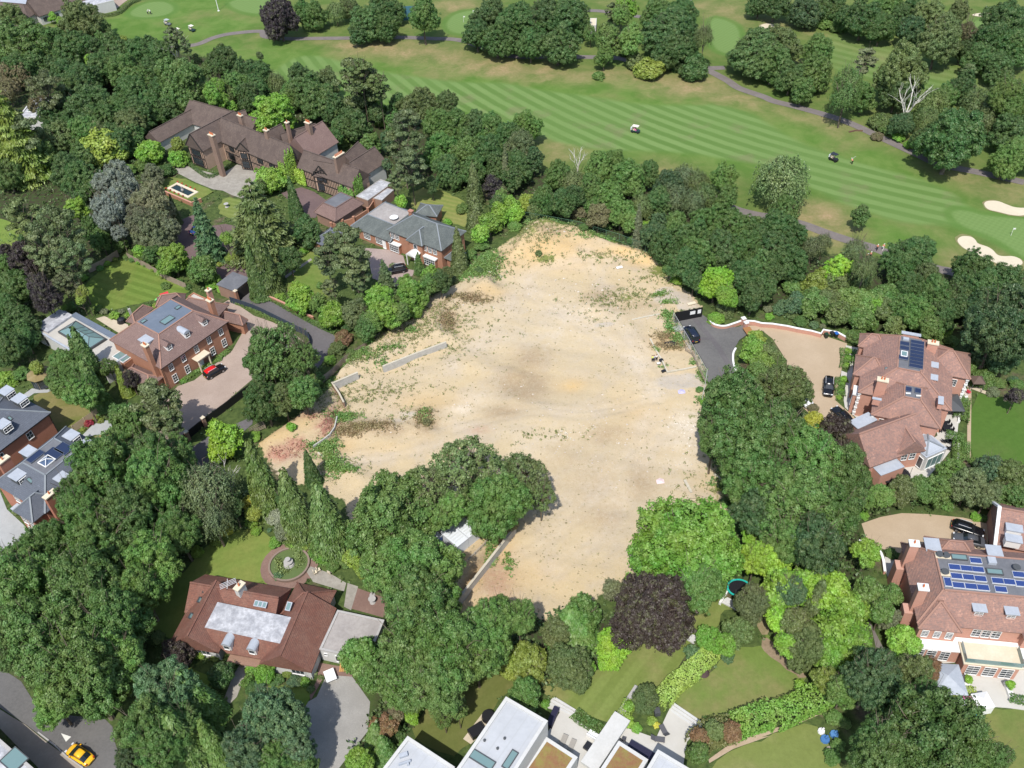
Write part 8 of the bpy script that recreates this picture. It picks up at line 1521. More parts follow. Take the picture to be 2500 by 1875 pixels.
# ---------------------------------------------------------------- people: one skinned body, clothes as children
SKIN = mat('skin', (.5, .3, .22), .6)
def skinned(name, verts, edges, radii, m, parent, sub=1):
 me = bpy.data.meshes.new(name); me.from_pydata(verts, edges, []); o = link(name, me, m, parent)
 md = o.modifiers.new('skin', 'SKIN'); md.use_smooth_shade = True
 for i, sv in enumerate(me.skin_vertices[0].data): sv.radius = (radii[i], radii[i]*.85)
 me.skin_vertices[0].data[0].use_root = True
 s = o.modifiers.new('subsurf', 'SUBSURF'); s.levels = s.render_levels = sub
 return o
def person(x, y, z, ang, label, shirt, trousers, pose='stand', hair=(.1, .07, .05), hat=None, group=None, ph=0.):
 r = empty('person', (x, y, z), ang, label, 'person', group); seat = pose == 'sit'; hz = .5 if seat else .93
 st = .28 if pose == 'walk' else .05
 if seat: K_ = [(.42, .1), (.42, -.1)]; F_ = [(.5, .1), (.5, -.1)]
 hip = [(0, .1, hz), (0, -.1, hz)]
 kn = [(.42, .13, hz), (.42, -.13, hz)] if seat else [(st*.6+.04, .11, .5), (-st*.3+.04, -.11, .5)]
 an = [(.45, .13, .08), (.45, -.13, .08)] if seat else [(st, .11, .08), (-st, -.11, .1)]
 toe = [(a[0]+.2, a[1], .03) for a in an]
 ch = (.12 if pose == 'putt' else .02, 0, hz+.33); nk = (.28 if pose == 'putt' else .03, 0, hz+.54); hd = (nk[0]+.04, 0, nk[2]+.12); tp = (hd[0]+.01, 0, hd[2]+.1)
 shd = [(nk[0]-.02, .19, nk[2]-.07), (nk[0]-.02, -.19, nk[2]-.07)]
 if pose == 'putt': el = [(nk[0]+.08, .2, nk[2]-.36), (nk[0]+.08, -.2, nk[2]-.36)]; wr = [(nk[0]+.14, .05, nk[2]-.6), (nk[0]+.14, -.05, nk[2]-.6)]
 elif pose == 'sit': el = [(.12, .24, hz+.22), (.12, -.24, hz+.22)]; wr = [(.36, .18, hz+.26), (.36, -.18, hz+.26)]
 else: el = [(nk[0]+st*-.4, .25, nk[2]-.34), (nk[0]+st*.4+.02, -.25, nk[2]-.34)]; wr = [(nk[0]-st*.5+.1, .27, nk[2]-.56), (nk[0]+st*.6+.12, -.26, nk[2]-.52)]
 hn = [(w_[0]+.05, w_[1], w_[2]-.08) for w_ in wr]
 V = [(0, 0, hz), ch, nk, hd, tp]+hip+kn+an+toe+shd+el+wr+hn; E = [(0, 1), (1, 2), (2, 3), (3, 4), (0, 5), (0, 6), (5, 7), (6, 8), (7, 9), (8, 10), (9, 11), (10, 12), (2, 13), (2, 14), (13, 15), (14, 16), (15, 17), (16, 18), (17, 19), (18, 20)]
 Rd = [.13, .14, .06, .095, .07, .09, .09, .06, .06, .04, .04, .035, .035, .06, .06, .042, .042, .03, .03, .035, .035]
 skinned('body', V, E, Rd, SKIN, r)
 sv = [(0, 0, hz+.02), ch, (nk[0]-.01, 0, nk[2]-.06), shd[0], shd[1], el[0], el[1]]; skinned('shirt', sv, [(0, 1), (1, 2), (2, 3), (2, 4), (3, 5), (4, 6)], [.17, .18, .12, .09, .09, .065, .065], shirt, r)
 skinned('trousers', [(0, 0, hz+.04)]+hip+kn+an, [(0, 1), (0, 2), (1, 3), (2, 4), (3, 5), (4, 6)], [.16, .12, .12, .09, .09, .07, .07], trousers, r)
 hm = mat('hair', hair, .8) if hat is None else hat; b = MB(); c = (tp[0]-.02, 0, tp[2]-.06)
 V = [];
 for i in range(4):
  a = i/4*1.45; V += [(c[0]+.115*math.cos(a)*math.cos(6.283*j/8), .11*math.cos(a)*math.sin(6.283*j/8), c[2]+.12*math.sin(a)) for j in range(8)]
 F = [(i*8+j, i*8+(j+1) % 8, (i+1)*8+(j+1) % 8, (i+1)*8+j) for i in range(3) for j in range(8)]+[tuple(range(24, 32))]
 b.add(V, F)
 if hat is not None: b.box((c[0]+.14, 0, c[2]+.02), (.12, .14, .02))
 link('hair' if hat is None else 'cap', b.mesh('hair'), hm, r)
 return r
def build_people_and_carts():
 cl = lambda n, c: mat(n, c, .85)
 blue, navy, wht_, black, coral, pink, dark = cl('light_blue_cloth', (.35, .45, .62), ), cl('navy_cloth', (.02, .025, .05)), cl('white_cloth', (.7, .7, .68)), cl('black_cloth', (.015, .015, .018)), cl('coral_cloth', (.75, .3, .2)), cl('pink_cloth', (.75, .2, .45)), cl('dark_cloth', (.05, .045, .05)); hv = cl('yellow_green_cloth', (.6, .7, .15)); royal = cl('royal_blue_cloth', (.05, .1, .5))
 Z = ZT(2, 1)
 for p, a, l, s, t in (((1219, 1466), 1.4, 'man in a yellow-green top, left of the three on the sand', hv, black), ((1230, 1464), 1.2, 'man in a light blue shirt, middle of the three on the sand', blue, navy), ((1253, 1456), 1.9, 'man in a white shirt, right of the three on the sand', wht_, black)):
  x, y = G(*Z(*p)); person(x, y, gz(x, y), a, l, s, t, group='men standing on the sand plot')
 G_ = 'golfers walking on the course'
 Z = ZT(3, 1)
 for p, a, l, s, t, ps in (((967, 528), .5, 'golfer in coral top and dark trousers on the lower path', coral, black, 'walk'), ((1018, 524), .5, 'golfer in coral top and white trousers pushing on along the path', coral, wht_, 'walk'), ((882, 605), .3, 'golfer in coral top nearest the birch below the path', coral, wht_, 'stand'), ((910, 590), .3, 'golfer in coral top behind the birch, right of the pair', coral, black, 'stand')):
  x, y = G(*Z(*p)); person(x, y, .05, a, l, s, t, ps, group=G_, hat=wht_)
 x, y = G(*ZT(3, 0)(760, 1388)); person(x, y, .02, 2.6, 'golfer in coral top swinging on the striped fairway', coral, black, 'putt', group=G_, hat=wht_)
 m = MB(); m.bar((x-.3, y+.3, 1.3), (x+.5, y+.1, 2.2), .05); mesh_thing('golf_club', ALU, m, 'golf club raised by the lone fairway golfer', 'golf club')
 Z = ZT(0, 0)
 for p, a, l in (((1250, 122), -.3, 'player in white bending on the putting green, left one'), ((1275, 122), 2.6, 'player in white bending on the putting green, right one')): x, y = G(*Z(*p)); person(x, y, .02, a, l, wht_, dark, 'putt', group='players on the putting green', hat=wht_)
 Z = ZT(2, 0)
 for p, l, s in (((1465, 18), 'golfer in royal blue at the top edge, left of the group', royal), ((1485, 16), 'golfer in royal blue at the top edge, second in the group', royal), ((1515, 22), 'golfer in white at the top edge beside the blue pair', wht_), ((1545, 22), 'golfer in navy at the top edge, right of the group', navy)): x, y = G(*Z(*p)); person(x, y, .02, 1., l, s, wht_ if s is navy else black, group='golfers at the top edge')
 cw = mat('cream_canopy', (.68, .65, .56), .5); dk = mat('black_canopy', (.03, .035, .05), .4); grb = paint('dark_green_cart', (.02, .045, .05)); gyb = paint('grey_cart', (.16, .18, .19))
 Z = ZT(0, 0); golf_cart(Z(1385, 190), Z(1445, 205), 'grey golf cart with long bonnet, left of three near the clubhouse', mat('grey_canopy', (.36, .4, .4), .5), gyb); golf_cart(Z(1480, 265), Z(1525, 285), 'cream-roofed golf cart half behind the pine top', cw, grb); golf_cart(Z(1600, 240), Z(1640, 258), 'cream-roofed golf cart, right of three near the clubhouse', cw, grb)
 Z = ZT(2, 0); r, (x, y), a = golf_cart(Z(1050, 1095), Z(1105, 1105), 'cream-roofed golf cart driving over the striped fairway', cw, grb); c, s = math.cos(a), math.sin(a)
 person(x-.25*c+.22*s, y-.25*s-.22*c, .38, a, 'person in pink seated in the fairway golf cart', pink, pink, 'sit'); person(x-.25*c-.25*s, y-.25*s+.25*c, .38, a, 'person in dark clothes seated in the fairway golf cart', dark, navy, 'sit')
 Z = ZT(3, 0); r, (x, y), a = golf_cart(Z(580, 1325), Z(635, 1350), 'black-roofed golf cart beside the lone fairway golfer', dk, paint('black_cart', (.015, .015, .02))); c, s = math.cos(a), math.sin(a); person(x-.25*c+.22*s, y-.25*s-.22*c, .38, a, 'person in white seated in the black-roofed golf cart', wht_, dark, 'sit')

# ---------------------------------------------------------------- garden and site things
def build_things():
 # white site cabins on the raised bank
 q7 = q(1000, 1220, .1687); f = RQ(q7(690, 680), q7(1005, 430), q7(540, 575), 4.3); L = f.L/2; CW = mat('cabin_white', (.6, .63, .67), .5); ruf = mat('corrugated_roof', (.55, .58, .6), .4)
 for k in range(2):
  g = Fr(f.p(k*L+.03, 0), f.u, f.v, L-.06, 6.); r = empty('site_cabin', (*g.p(L/2, 3), 1.7), 0, ('white steel site cabin on the bank, left of the front pair', 'white steel site cabin on the bank, right of the front pair')[k], 'cabin', 'white site cabins'); b = MB(); b.prism(g.rect(0), 1.8, 4.2); b.build('wall', CW, r); b = MB(); b.prism(g.rect(-.06), 4.2, 4.34); o = b.build('roof', CW, r); b = MB()
  for i in range(9): b.prism(g.rect(0, .2, g.L-.2, .7+i*.55, .95+i*.55), 4.34, 4.4)
  b.build('roof_rib', ruf, o)
 g = Fr(f.p(-2.8, 3.4), f.u, f.v, 2.6, 6.); r = empty('site_cabin', (*g.p(1, 3), 1.7), 0, 'dark blue site cabin mostly hidden under the oak', 'cabin'); b = MB(); b.prism(g.rect(0), 1.8, 4.1); b.build('wall', mat('blue_cabin', (.03, .07, .2), .5), r); b = MB(); b.prism(g.rect(-.05), 4.1, 4.22); b.build('roof', CW, r)
 g = Fr(f.p(1, 7.), f.u, f.v, 5., 2.6); r = empty('site_cabin', (*g.p(1, 1), 1.7), 0, 'grey steel store behind the white cabins under the open oak', 'cabin'); b = MB(); b.prism(g.rect(0), 1.8, 4.1); b.build('wall', CW, r); b = MB(); b.prism(g.rect(-.05), 4.1, 4.22); b.build('roof', ruf, r)
 x, y = G(*q7(575, 885), 1.8); b = MB(); b.cyl((x, y), .32, 1.75, 2.6, 12, .28); b.cyl((x, y), .28, 2.6, 3.1, 12, .1); mesh_thing('fire_point', mat('red_plastic', (.55, .02, .02), .4), b, 'bright red fire point beside the white site cabin', 'fire point')
 Z = ZT(2, 1)
 P = [G(*Z(*p), .4) for p in ((1315, 1297), (1400, 1286), (1430, 1320), (1345, 1338))]; m = MB(); z = max(gz(*p) for p in P); m.prism(P, z, z+.25); mesh_thing('tarpaulin', BLACK, m, 'flat black tarpaulin-covered stack by the footings', 'tarpaulin')
 for p, s, c, l in (((1293, 1460), (.7, .6, .35), BLACK, 'black equipment case right of the three men'), ((1272, 1480), (.7, .45, .25), WPAINT, 'open white-lidded case nearest the three men'), ((1313, 1547), (.8, .5, .3), BLACK, 'black equipment case farthest from the three men')):
  x, y = G(*Z(*p)); z = gz(x, y); r = empty('case', (x, y, z), .4, l, 'case', 'drone cases on the sand'); b = MB(); b.box((0, 0, s[2]/2), s); link('case_body', b.mesh('case_body'), BLACK, r); b = MB(); b.box((0, 0, s[2]+.02), (s[0]*1.03, s[1]*1.03, .05)); link('lid', b.mesh('lid'), c, r)
 for p, s, c, l in (((1430, 1190), (1.9, 1.6, .14), CONC, 'grey concrete slab leaning by the green weeds inside the fence'), ((940, 685), (1.4, .7, .1), WPAINT, 'thin pale board on the upper sand'), ((1548, 982), (1.8, .7, .15), CREAM, 'pale kerb stone lying on the old track')):
  x, y = G(*Z(*p)); z = gz(x, y); b = MB(); b.box((x, y, z+s[2]/2+.1), s, .3); mesh_thing('slab', c, b, l, 'slab')
 Z = ZT(2, 2)
 for p, l, c in (((1285, 890), 'crumpled pinkish-white sheet lying on bare sand', mat('pink_sheet', (.66, .52, .52), .8)), ((1465, 135), 'small lilac sheet by the fence end', mat('lilac_sheet', (.45, .42, .6), .8))):
  x, y = G(*Z(*p)); z = gz(x, y); m = MB(); V = [(x+math.cos(i*.785)*(.7+.2*(i % 2)), y+math.sin(i*.785)*(.5+.15*(i % 3)), z+.06+.05*(i % 2)) for i in range(8)]+[(x, y, z+.3)]; m.add(V+[(x, y, z)], [(i, (i+1) % 8, 8) for i in range(8)]+[((i+1) % 8, i, 9) for i in range(8)]); mesh_thing('sheet', c, m, l, 'sheet')
 # bins
 Z = ZT(3, 1)
 for p, c, l in (((538, 1262), (.02, .05, .03), 'dark green wheeled bin, left of three by the brick wall'), ((587, 1250), (.03, .03, .035), 'dark grey wheeled bin between the green and the blue'), ((621, 1256), (.03, .12, .4), 'wheeled bin with blue lid, right of three by the wall')):
  x, y = G(*Z(*p)); r = empty('wheeled_bin', (x, y, .06), .2, l, 'bin', 'wheeled bins on the gravel drive'); dkb = mat('bin_plastic', (.02, .03, .025), .5)
  b = MB(); b.add([(-.25, -.3, .08), (.25, -.3, .08), (.25, .3, .08), (-.25, .3, .08), (-.32, -.38, 1.), (.32, -.38, 1.), (.32, .38, 1.), (-.32, .38, 1.)], [(0, 3, 2, 1), (4, 5, 6, 7), (0, 1, 5, 4), (1, 2, 6, 5), (2, 3, 7, 6), (3, 0, 4, 7)]); link('bin_body', b.mesh('bin_body'), dkb, r); b = MB(); b.box((0, -.02, 1.04), (.68, .84, .08)); link('lid', b.mesh('lid'), mat('bin_lid', c, .4), r)
 # pond of the mansion
 Z = ZT(0, 0); f = RQ(Z(1405, 1587), Z(1585, 1668), Z(1492, 1537), .25); r = empty('garden_pond', (*f.p(f.L/2, f.W/2), 0), 0, 'rectangular pale-edged formal pond in the mansion lawn', 'pond'); b = MB(); e = .7; R0, R1 = f.rect(0), f.rect(e)
 for i in range(4): j = (i+1) % 4; b.add([(*R0[i], 0), (*R0[j], 0), (*R1[j], 0), (*R1[i], 0), (*R0[i], .25), (*R0[j], .25), (*R1[j], .25), (*R1[i], .25)], [(0, 1, 5, 4), (1, 2, 6, 5), (2, 3, 7, 6), (3, 0, 4, 7), (4, 5, 6, 7)])
 b.build('stone_edge', CREAM, r); b = MB(); b.prism(f.rect(e), .02, .1); WAT = mat('dark_water', (.012, .025, .02), .05, .8); b.build('water', WAT, r)
 b = MB(); c = f.p(f.L/2, f.W/2); b.cyl(c, .35, .1, .5, 8); b.cyl(c, .15, .5, 1.2, 8, .25); b.build('statue', CONC, r)
 for i in range(10): t = i/10; (x, y) = f.p(f.L*t*2, -.2) if i < 5 else f.p(f.L*(t-.5)*2, f.W+.2); pot(x, y, .2, 'red geranium pot on the %s edge of the formal pond, %s' % ('near' if i < 5 else 'far', ('leftmost', 'second from left', 'middle one', 'second from right', 'rightmost')[i % 5]), (.5, .04, .03), 'red flower pots round the formal pond')
 # round pond by the bungalow
 x, y = ZG(1, 2, 300, 1592); r = empty('fountain_pond', (x, y, .1), 0, 'round planted pond with tiered grey fountain behind the bungalow', 'pond'); b = MB(); n = 28
 for a, c in ((3.3, 3.0),):
  V = [(x+rr*math.cos(6.283*i/n), y+rr*math.sin(6.283*i/n), z) for rr, z in ((a, .05), (a, .5), (c, .5), (c, .1)) for i in range(n)]; b.add(V, [(k*n+i, k*n+(i+1) % n, (k+1)*n+(i+1) % n, (k+1)*n+i) for k in range(3) for i in range(n)])
 b.build('brick_rim', brick_mat('dark_rim', (.16, .11, .09), (.22, .16, .13)), r); b = MB(); b.cyl((x, y), 3.02, .05, .3, 28); b.build('water', mat('weedy_water', (.1, .14, .05), .3), r)
 b = MB(); b.cyl((x, y), .9, .3, .6, 14, .8); b.cyl((x, y), .25, .6, 1., 10); b.cyl((x, y), .4, 1., 1.1, 12, .75); b.cyl((x, y), .15, 1.1, 1.6, 8); b.cyl((x, y), .2, 1.6, 1.7, 10, .45); b.build('fountain', CONC, r)
 spx = [(x+2.3*math.cos(a)*s, y+2.3*math.sin(a)*s) for a, s in zip(lrng.uniform(0, 6.28, 30), lrng.uniform(.5, 1., 30))]; Pq = np.array([(sx+dx, sy+dy, .35+dz) for sx, sy in spx for dx, dy, dz in zip(lrng.normal(0, .25, 26), lrng.normal(0, .25, 26), lrng.uniform(0, .5, 26))]); leafmesh('pond_plants', Pq, lrng.normal(size=Pq.shape)+np.array([0, 0, 1]), .12, (.2, .27, .09), r)
 # birdbath, urns, chairs
 for c, rr, p, l in ((1, 3, (1003, 262), 'stone birdbath on the brown brick patio'), (0, 1, (1915, 158), 'stone urn on the small striped lawn'), (1, 3, (1000, 200), 'lead statue beside the stone birdbath')):
  x, y = ZG(c, rr, *p); b = MB(); b.cyl((x, y), .5, .05, .2, 8, .4); b.cyl((x, y), .15, .2, .8, 8, .12); b.cyl((x, y), .2, .8, 1., 12, .6 if 'statue' not in l else .2); mesh_thing('garden_ornament', CONC, b, l, 'ornament')
 for p, a, l in (((520, 22), .5, 'pale wooden garden chair nearer the round pond'), ((548, 0), .5, 'pale wooden garden chair at the upper side of the paved corner'), ((645, 22), 1.1, 'pale wooden garden chair farther from the round pond')): chair(*ZG(1, 3, *p), a, l, CREAM, 'wooden chairs by the round pond', .06)
 # bungalow forecourt
 x, y = ZG(1, 3, 650, 900); r = empty('garden_table', (x, y, .06), .4, 'white slatted trestle table standing on the grey gravel', 'table'); b = MB(); b.box((0, 0, .75), (1.5, 1.9, .06)); link('table_top', b.mesh('table_top'), WPAINT, r)
 for sx in (-.6, .6):
  for sy in (-.8, .8): b = MB(); b.bar((sx, sy, 0), (sx*.9, sy*.9, .74), .06); link('leg', b.mesh('leg'), WPAINT, r)
 x, y = ZG(1, 3, 770, 806); b = MB()
 for i in range(6): b.box((x+(i-2.5)*.26, y, .22), (.2, 1.7, .08), .0)
 for s in (-.7, 0, .7): b.box((x, y+s, .12), (1.6, .1, .1))
 mesh_thing('pallet', mat('orange_timber', (.5, .28, .1), .7), b, 'orange timber pallet against the flat-roofed garage', 'pallet')
 # modern terraces
 Z = ZT(2, 3); GF = mat('grey_weave', (.09, .09, .1), .8); TP = mat('taupe_cushion', (.3, .28, .25), .9)
 for p, l in (((470, 1428), 'taupe sun lounger, left of two on the left white terrace'), ((540, 1468), 'taupe sun lounger, right of two on the left white terrace')):
  x, y = G(*Z(*p), .3); lounger(x, y, .14, 1.1, l, TP, 'taupe loungers')
 for p, an_, l in (((1315, 1345), 1.9, 'dark curved lounger on the right white terrace'), ((1270, 1420), -.2, 'dark lounger beside the lawn corner on the right terrace')): x, y = G(*Z(*p), .3); lounger(x, y, .14, an_, l, GF, 'dark loungers')
 x, y = G(*Z(980, 1420), .3); chair(x, y, 1.2, 'dark woven armchair alone near the sedum roof', GF, None, .14)
 x, y = G(*Z(680, 1478), .4); b = MB(); b.box((x, y, .35), (1.1, 1.1, .4), .9); mesh_thing('fire_table', BLACK, b, 'square black fire table on the left white terrace', 'table')
 x, y = G(*Z(750, 1400), .5); r = empty('garden_sofa', (x, y, .14), -.62, 'long white outdoor sofa against the tall white wall', 'sofa'); b = MB(); b.box((0, 0, .25), (2.6, 1., .4)); link('seat', b.mesh('seat'), WPAINT, r); b = MB(); b.box((0, -.45, .6), (2.6, .18, .5)); link('backrest', b.mesh('backrest'), WPAINT, r)
 x, y = G(*Z(380, 1225), .8); b = MB(); b.box((x, y, .6), (.8, 2.8, .9), -.45); mesh_thing('covered_table', mat('navy_cover', (.02, .02, .045), .6), b, 'tall narrow dark-covered table in the shade of the white block', 'table')
 x, y = G(*Z(1125, 1515), .6); b = MB(); b.box((x, y, .5), (3.6, 1.2, .7), -.62); mesh_thing('covered_table', mat('navy_cover', (.02, .02, .045), .6), b, 'long dark-covered table in front of the second sedum roof', 'table')
 x, y = G(*Z(1650, 855), .5); b = MB(); b.cyl((x, y), .5, .05, .5, 16, .85); b.cyl((x, y), .85, .5, .9, 16, .55); mesh_thing('fire_bowl', mat('rusty_iron', (.07, .045, .045), .7), b, 'dark iron bowl beside the yellow-green hedge', 'bowl')
 x, y = G(*Z(1258, 1185), .5); b = MB(); b.box((x, y, .5), (.8, .9, .9), .1); mesh_thing('compost_box', DGREY, b, 'small grey box below the round dark bush', 'box')
 q3 = q(940, 1700, .14467); x, y = G(*q3(1545, 570), .7); r = empty('covered_table', (x, y, .08), .55, 'rectangular black-covered table on the buff patio', 'table'); b = MB(); b.box((0, 0, .42), (2.1, 1.5, .8), 0); link('cover', b.mesh('cover'), BLACK, r)
 x, y = G(*q3(1740, 330), .6); b = MB(); b.cyl((x, y), .95, .08, .85, 18, .85); mesh_thing('covered_table', BLACK, b, 'round black-covered table half behind the white roof edge', 'table')
 # trampolines
 trampoline(*G(*Z(1950, 140), .8), 1.9, 'round turquoise-edged trampoline under the dark tree', mat('turquoise_pad', (.02, .4, .34), .5))
 trampoline(*G(*zp(3, 2, 1120, 830), .8), 2.6, 'large oval black trampoline beside the lower brick annexe', mat('black_pad', (.02, .02, .025), .5))
 # gazebos
 canopy(*G(*zp(3, 2, 1585, 200), 2.8), 4.4, .12, 'grey square gazebo roof on the white terrace by the hedges', DGREY)
 canopy(*G(*zp(3, 3, 1565, 890), 2.9), 4.6, .12, 'grey pyramid canopy beside the lower terrace', LEAD)
 canopy(*G(*zp(3, 2, 1820, 30), 2.2), 2.2, .08, 'small brown shingle-roofed shelter above the bright lawn', mat('shingle', (.12, .085, .07), .9))
 x, y = G(*zp(3, 2, 1540, 412), .7); r = empty('dining_table', (x, y, .12), .1, 'long black dining table on the pale terrace', 'table'); b = MB(); b.box((0, 0, .72), (1.2, 2.6, .08)); link('table_top', b.mesh('table_top'), BLACK, r); b = MB(); b.box((0, 0, .35), (.3, 1.8, .68)); link('leg', b.mesh('leg'), BLACK, r)
 for i in range(3):
  for s in (-1, 1): chair(x+s*1., y+(i-1)*.95, 3.14 if s > 0 else 0, 'black chair on the %s side of the dining table, %s' % ('right' if s > 0 else 'left', ('nearest the camera', 'in the middle', 'farthest from the camera')[i]), BLACK, 'black chairs round the dining table', .12)
 for p, l in (((1560, 545), 'black sun lounger on the pale terrace, left one'), ((1598, 550), 'black sun lounger on the pale terrace, middle one'), ((1600, 605), 'black sun lounger on the pale terrace, nearest the camera')): x, y = G(*zp(3, 2, *p), .3); lounger(x, y, .12, .1, l, BLACK, 'black loungers')
 x, y = G(*zp(3, 2, 1745, 128), .5); chair(x, y, .4, 'red and white deck chair beside the bright lawn', mat('red_canvas', (.6, .05, .08), .8), None, .1)
 x, y = G(*zp(0, 1, 1020, 1108), .7); b = MB(); b.cyl((x, y), .95, .1, .9, 10, .8); b.cyl((x, y), .8, .9, 1.15, 10, .3); mesh_thing('covered_barbecue', BLACK, b, 'black-covered barbecue on the patio of the Georgian style house', 'barbecue')
 x, y = G(*zp(0, 1, 1105, 1060), 1.); b = MB(); b.box((x, y, 1.2), (.5, .5, 2.4), .6); mesh_thing('garden_pillar', CONC, b, 'grey stone pillar behind the covered barbecue', 'pillar')
 # toys
 x, y = G(*zp(0, 1, 1390, 905), .8); r = empty('toy_playhouse', (x, y, .05), .5, 'red and green plastic toy house at the lawn edge', 'toy'); b = MB(); b.box((0, 0, .6), (1.6, 1.2, 1.1)); link('wall', b.mesh('wall'), mat('red_toy', (.6, .03, .04), .4), r); b = MB(); b.add([(-.9, -.7, 1.1), (.9, -.7, 1.1), (.9, .7, 1.1), (-.9, .7, 1.1), (-.9, 0, 1.6), (.9, 0, 1.6)], [(0, 1, 5, 4), (2, 3, 4, 5), (0, 4, 3), (1, 2, 5), (0, 3, 2, 1)]); link('roof', b.mesh('roof'), mat('red_roof_toy', (.5, .03, .04), .4), r); b = MB(); b.bar((-.9, .2, 1.), (-2.2, .5, .1), .5, .08); link('slide', b.mesh('slide'), mat('green_toy', (.2, .6, .2), .4), r)
 x, y = G(*zp(3, 3, 1850, 1115), 1.); r = empty('play_tent', (x, y, .05), .1, 'square white play tent at the terrace edge', 'tent'); b = MB(); b.box((0, 0, .9), (2.2, 2.2, 1.8)); link('wall', b.mesh('wall'), WPAINT, r); b = MB(); b.add([(-1.15, -1.15, 1.8), (1.15, -1.15, 1.8), (1.15, 1.15, 1.8), (-1.15, 1.15, 1.8), (0, 0, 2.3)], [(0, 1, 4), (1, 2, 4), (2, 3, 4), (3, 0, 4), (0, 3, 2, 1)]); link('roof', b.mesh('roof'), WPAINT, r)
 x, y = G(*zp(3, 3, 1715, 1125), .8); b = MB(); b.cyl((x, y), 1.2, .05, .6, 16, 1.3); b.cyl((x, y), 1.25, .6, 1.4, 16, .7); mesh_thing('play_dome', mat('pale_lilac', (.6, .58, .68), .6), b, 'pale round play dome beside the white tent', 'toy')
 x, y = G(*zp(3, 3, 1780, 1110), .8); b = MB()
 for i in range(5): b.bar((x-1.2, y-.4+i*.25, 1.4), (x+.6, y-.4+i*.25, 1.4), .07)
 for s in (-1.2, -.3, .6): b.bar((x+s, y-.5, 1.42), (x+s, y+.7, 1.42), .08); b.bar((x+s, y-.5, .05), (x+s, y-.5, 1.4), .07); b.bar((x+s, y+.7, .05), (x+s, y+.7, 1.4), .07)
 mesh_thing('climbing_frame', mat('pink_plastic', (.7, .1, .4), .4), b, 'pink climbing frame between the dome and the white tent', 'toy')
 for p, c, l, s in (((1800, 1180), (.05, .35, .45), 'turquoise plastic tub below the white tent', .7), ((535, 1412), (.06, .16, .36), 'blue plastic sandpit half in the shrubs, left one', .65), ((612, 1370), (.08, .2, .4), 'blue plastic sandpit half in the shrubs, right one', .6), ((503, 1345), (.65, .65, .65), 'white plastic toy slide on the bottom lawn', .5), ((590, 1520), (.3, .26, .21), 'grey-brown stump pile on the bottom lawn', .9)):
  x, y = G(*zp(3, 3, *p), .3); b = MB(); b.cyl((x, y), s, .05, .35, 9, s*.9); b.box((x+.2, y+.1, .5), (s*.8, s*.4, .35), .6); mesh_thing('garden_toy' if 'stump' not in l else 'log_pile', mat('plastic', c, .5), b, l, 'toy' if 'stump' not in l else 'log pile')
 for (x, y), l in ((ZG(3, 3, 1722, 970), 'white trough planter at the left end of the terrace edge'), (ZG(3, 3, 2075, 1010), 'white trough planter at the right end of the terrace edge')): b = MB(); b.box((x, y, .35), (.7, 2.2, .6), -.1); mesh_thing('planter', WPAINT, b, l, 'planter')
 # golf course furniture
 x, y = ZG(0, 0, 1845, 92); r = empty('flagpole', (x, y, 0), 0, 'tall white flagpole on the grass near the top edge', 'flagpole'); b = MB(); b.cyl((0, 0), .14, 0, 11, 10, .06); link('pole', b.mesh('pole'), WPAINT, r); b = MB(); b.cyl((0, 0), .4, 0, .12, 10); link('base', b.mesh('base'), WPAINT, r)
 for (c, rr, px, py), l in (((1, 0, 1770, 188), 'little white flag on the small green, nearer'), ((1, 0, 1850, 138), 'little white flag on the small green, farther'), ((3, 1, 2100, 400), 'thin flagstick on the right-hand green')):
  x, y = ZG(c, rr, px, py); r = empty('golf_flag', (x, y, 0), 0, l, 'flag', 'flags on the greens'); b = MB(); b.cyl((0, 0), .04, 0, 2.1, 6); link('flagstick', b.mesh('flagstick'), WPAINT, r); b = MB(); b.box((.28, 0, 1.85), (.5, .03, .35)); link('flag', b.mesh('flag'), WPAINT, r)
 x, y = ZG(1, 0, 1290, 175); r = empty('golf_net', (x, y, 0), 0, 'blue-green practice net between the trees at the top', 'net'); b = MB(); b.box((0, 0, 2.5), (6., .06, 4.6)); link('net', b.mesh('net'), mat('blue_net', (.06, .16, .22), .8), r)
 for s in (-3, 3): b = MB(); b.cyl((s, 0), .06, 0, 5, 6); link('post', b.mesh('post'), DGREY, r)
 P = Zp('z30:735,1118 790,1105 850,1108'); b = MB(); b.bar((*P[0], .15), (*P[1], .15), .35); b.bar((*P[1], .15), (*P[2], .15), .35); mesh_thing('log', mat('brown_log', (.13, .08, .055), .9), b, 'long dark fallen log beside the upper golf path', 'log')
 # teal-topped stall by the round hedge
 x, y = G(*zp(0, 0, 2085, 1630), 1.4); r = empty('garden_cabinet', (x, y, .07), -.5, 'green and white covered cart on the stone patio', 'cart'); b = MB(); b.box((0, 0, .7), (1.4, 1., 1.2)); link('cabinet', b.mesh('cabinet'), mat('teal_cover', (.1, .3, .25), .6), r); b = MB(); b.box((.3, .1, 1.36), (.9, .8, .12)); link('lid', b.mesh('lid'), WPAINT, r)
 # ivy of the mansion
 rt, main, r2, n = TUDOR; li = (.26, .42, .06); u = main.u
 a = main.p(main.L-.6, main.W*.04 if n[0]*main.v[0]+n[1]*main.v[1] < 0 else main.W*.96)
 def near(fr, t, o=.3): return fr.p(t, o if n[0]*fr.v[0]+n[1]*fr.v[1] < 0 else fr.W-o)
 p0, p1 = near(main, main.L-2.2), near(main, main.L+.3); ivy(rt, p0, p1, .2, 7.2, n, li)
 far = main.p(main.L+.1, main.W/2); ivy(rt, near(main, main.L+.15), far, .5, 10.2, u, li)
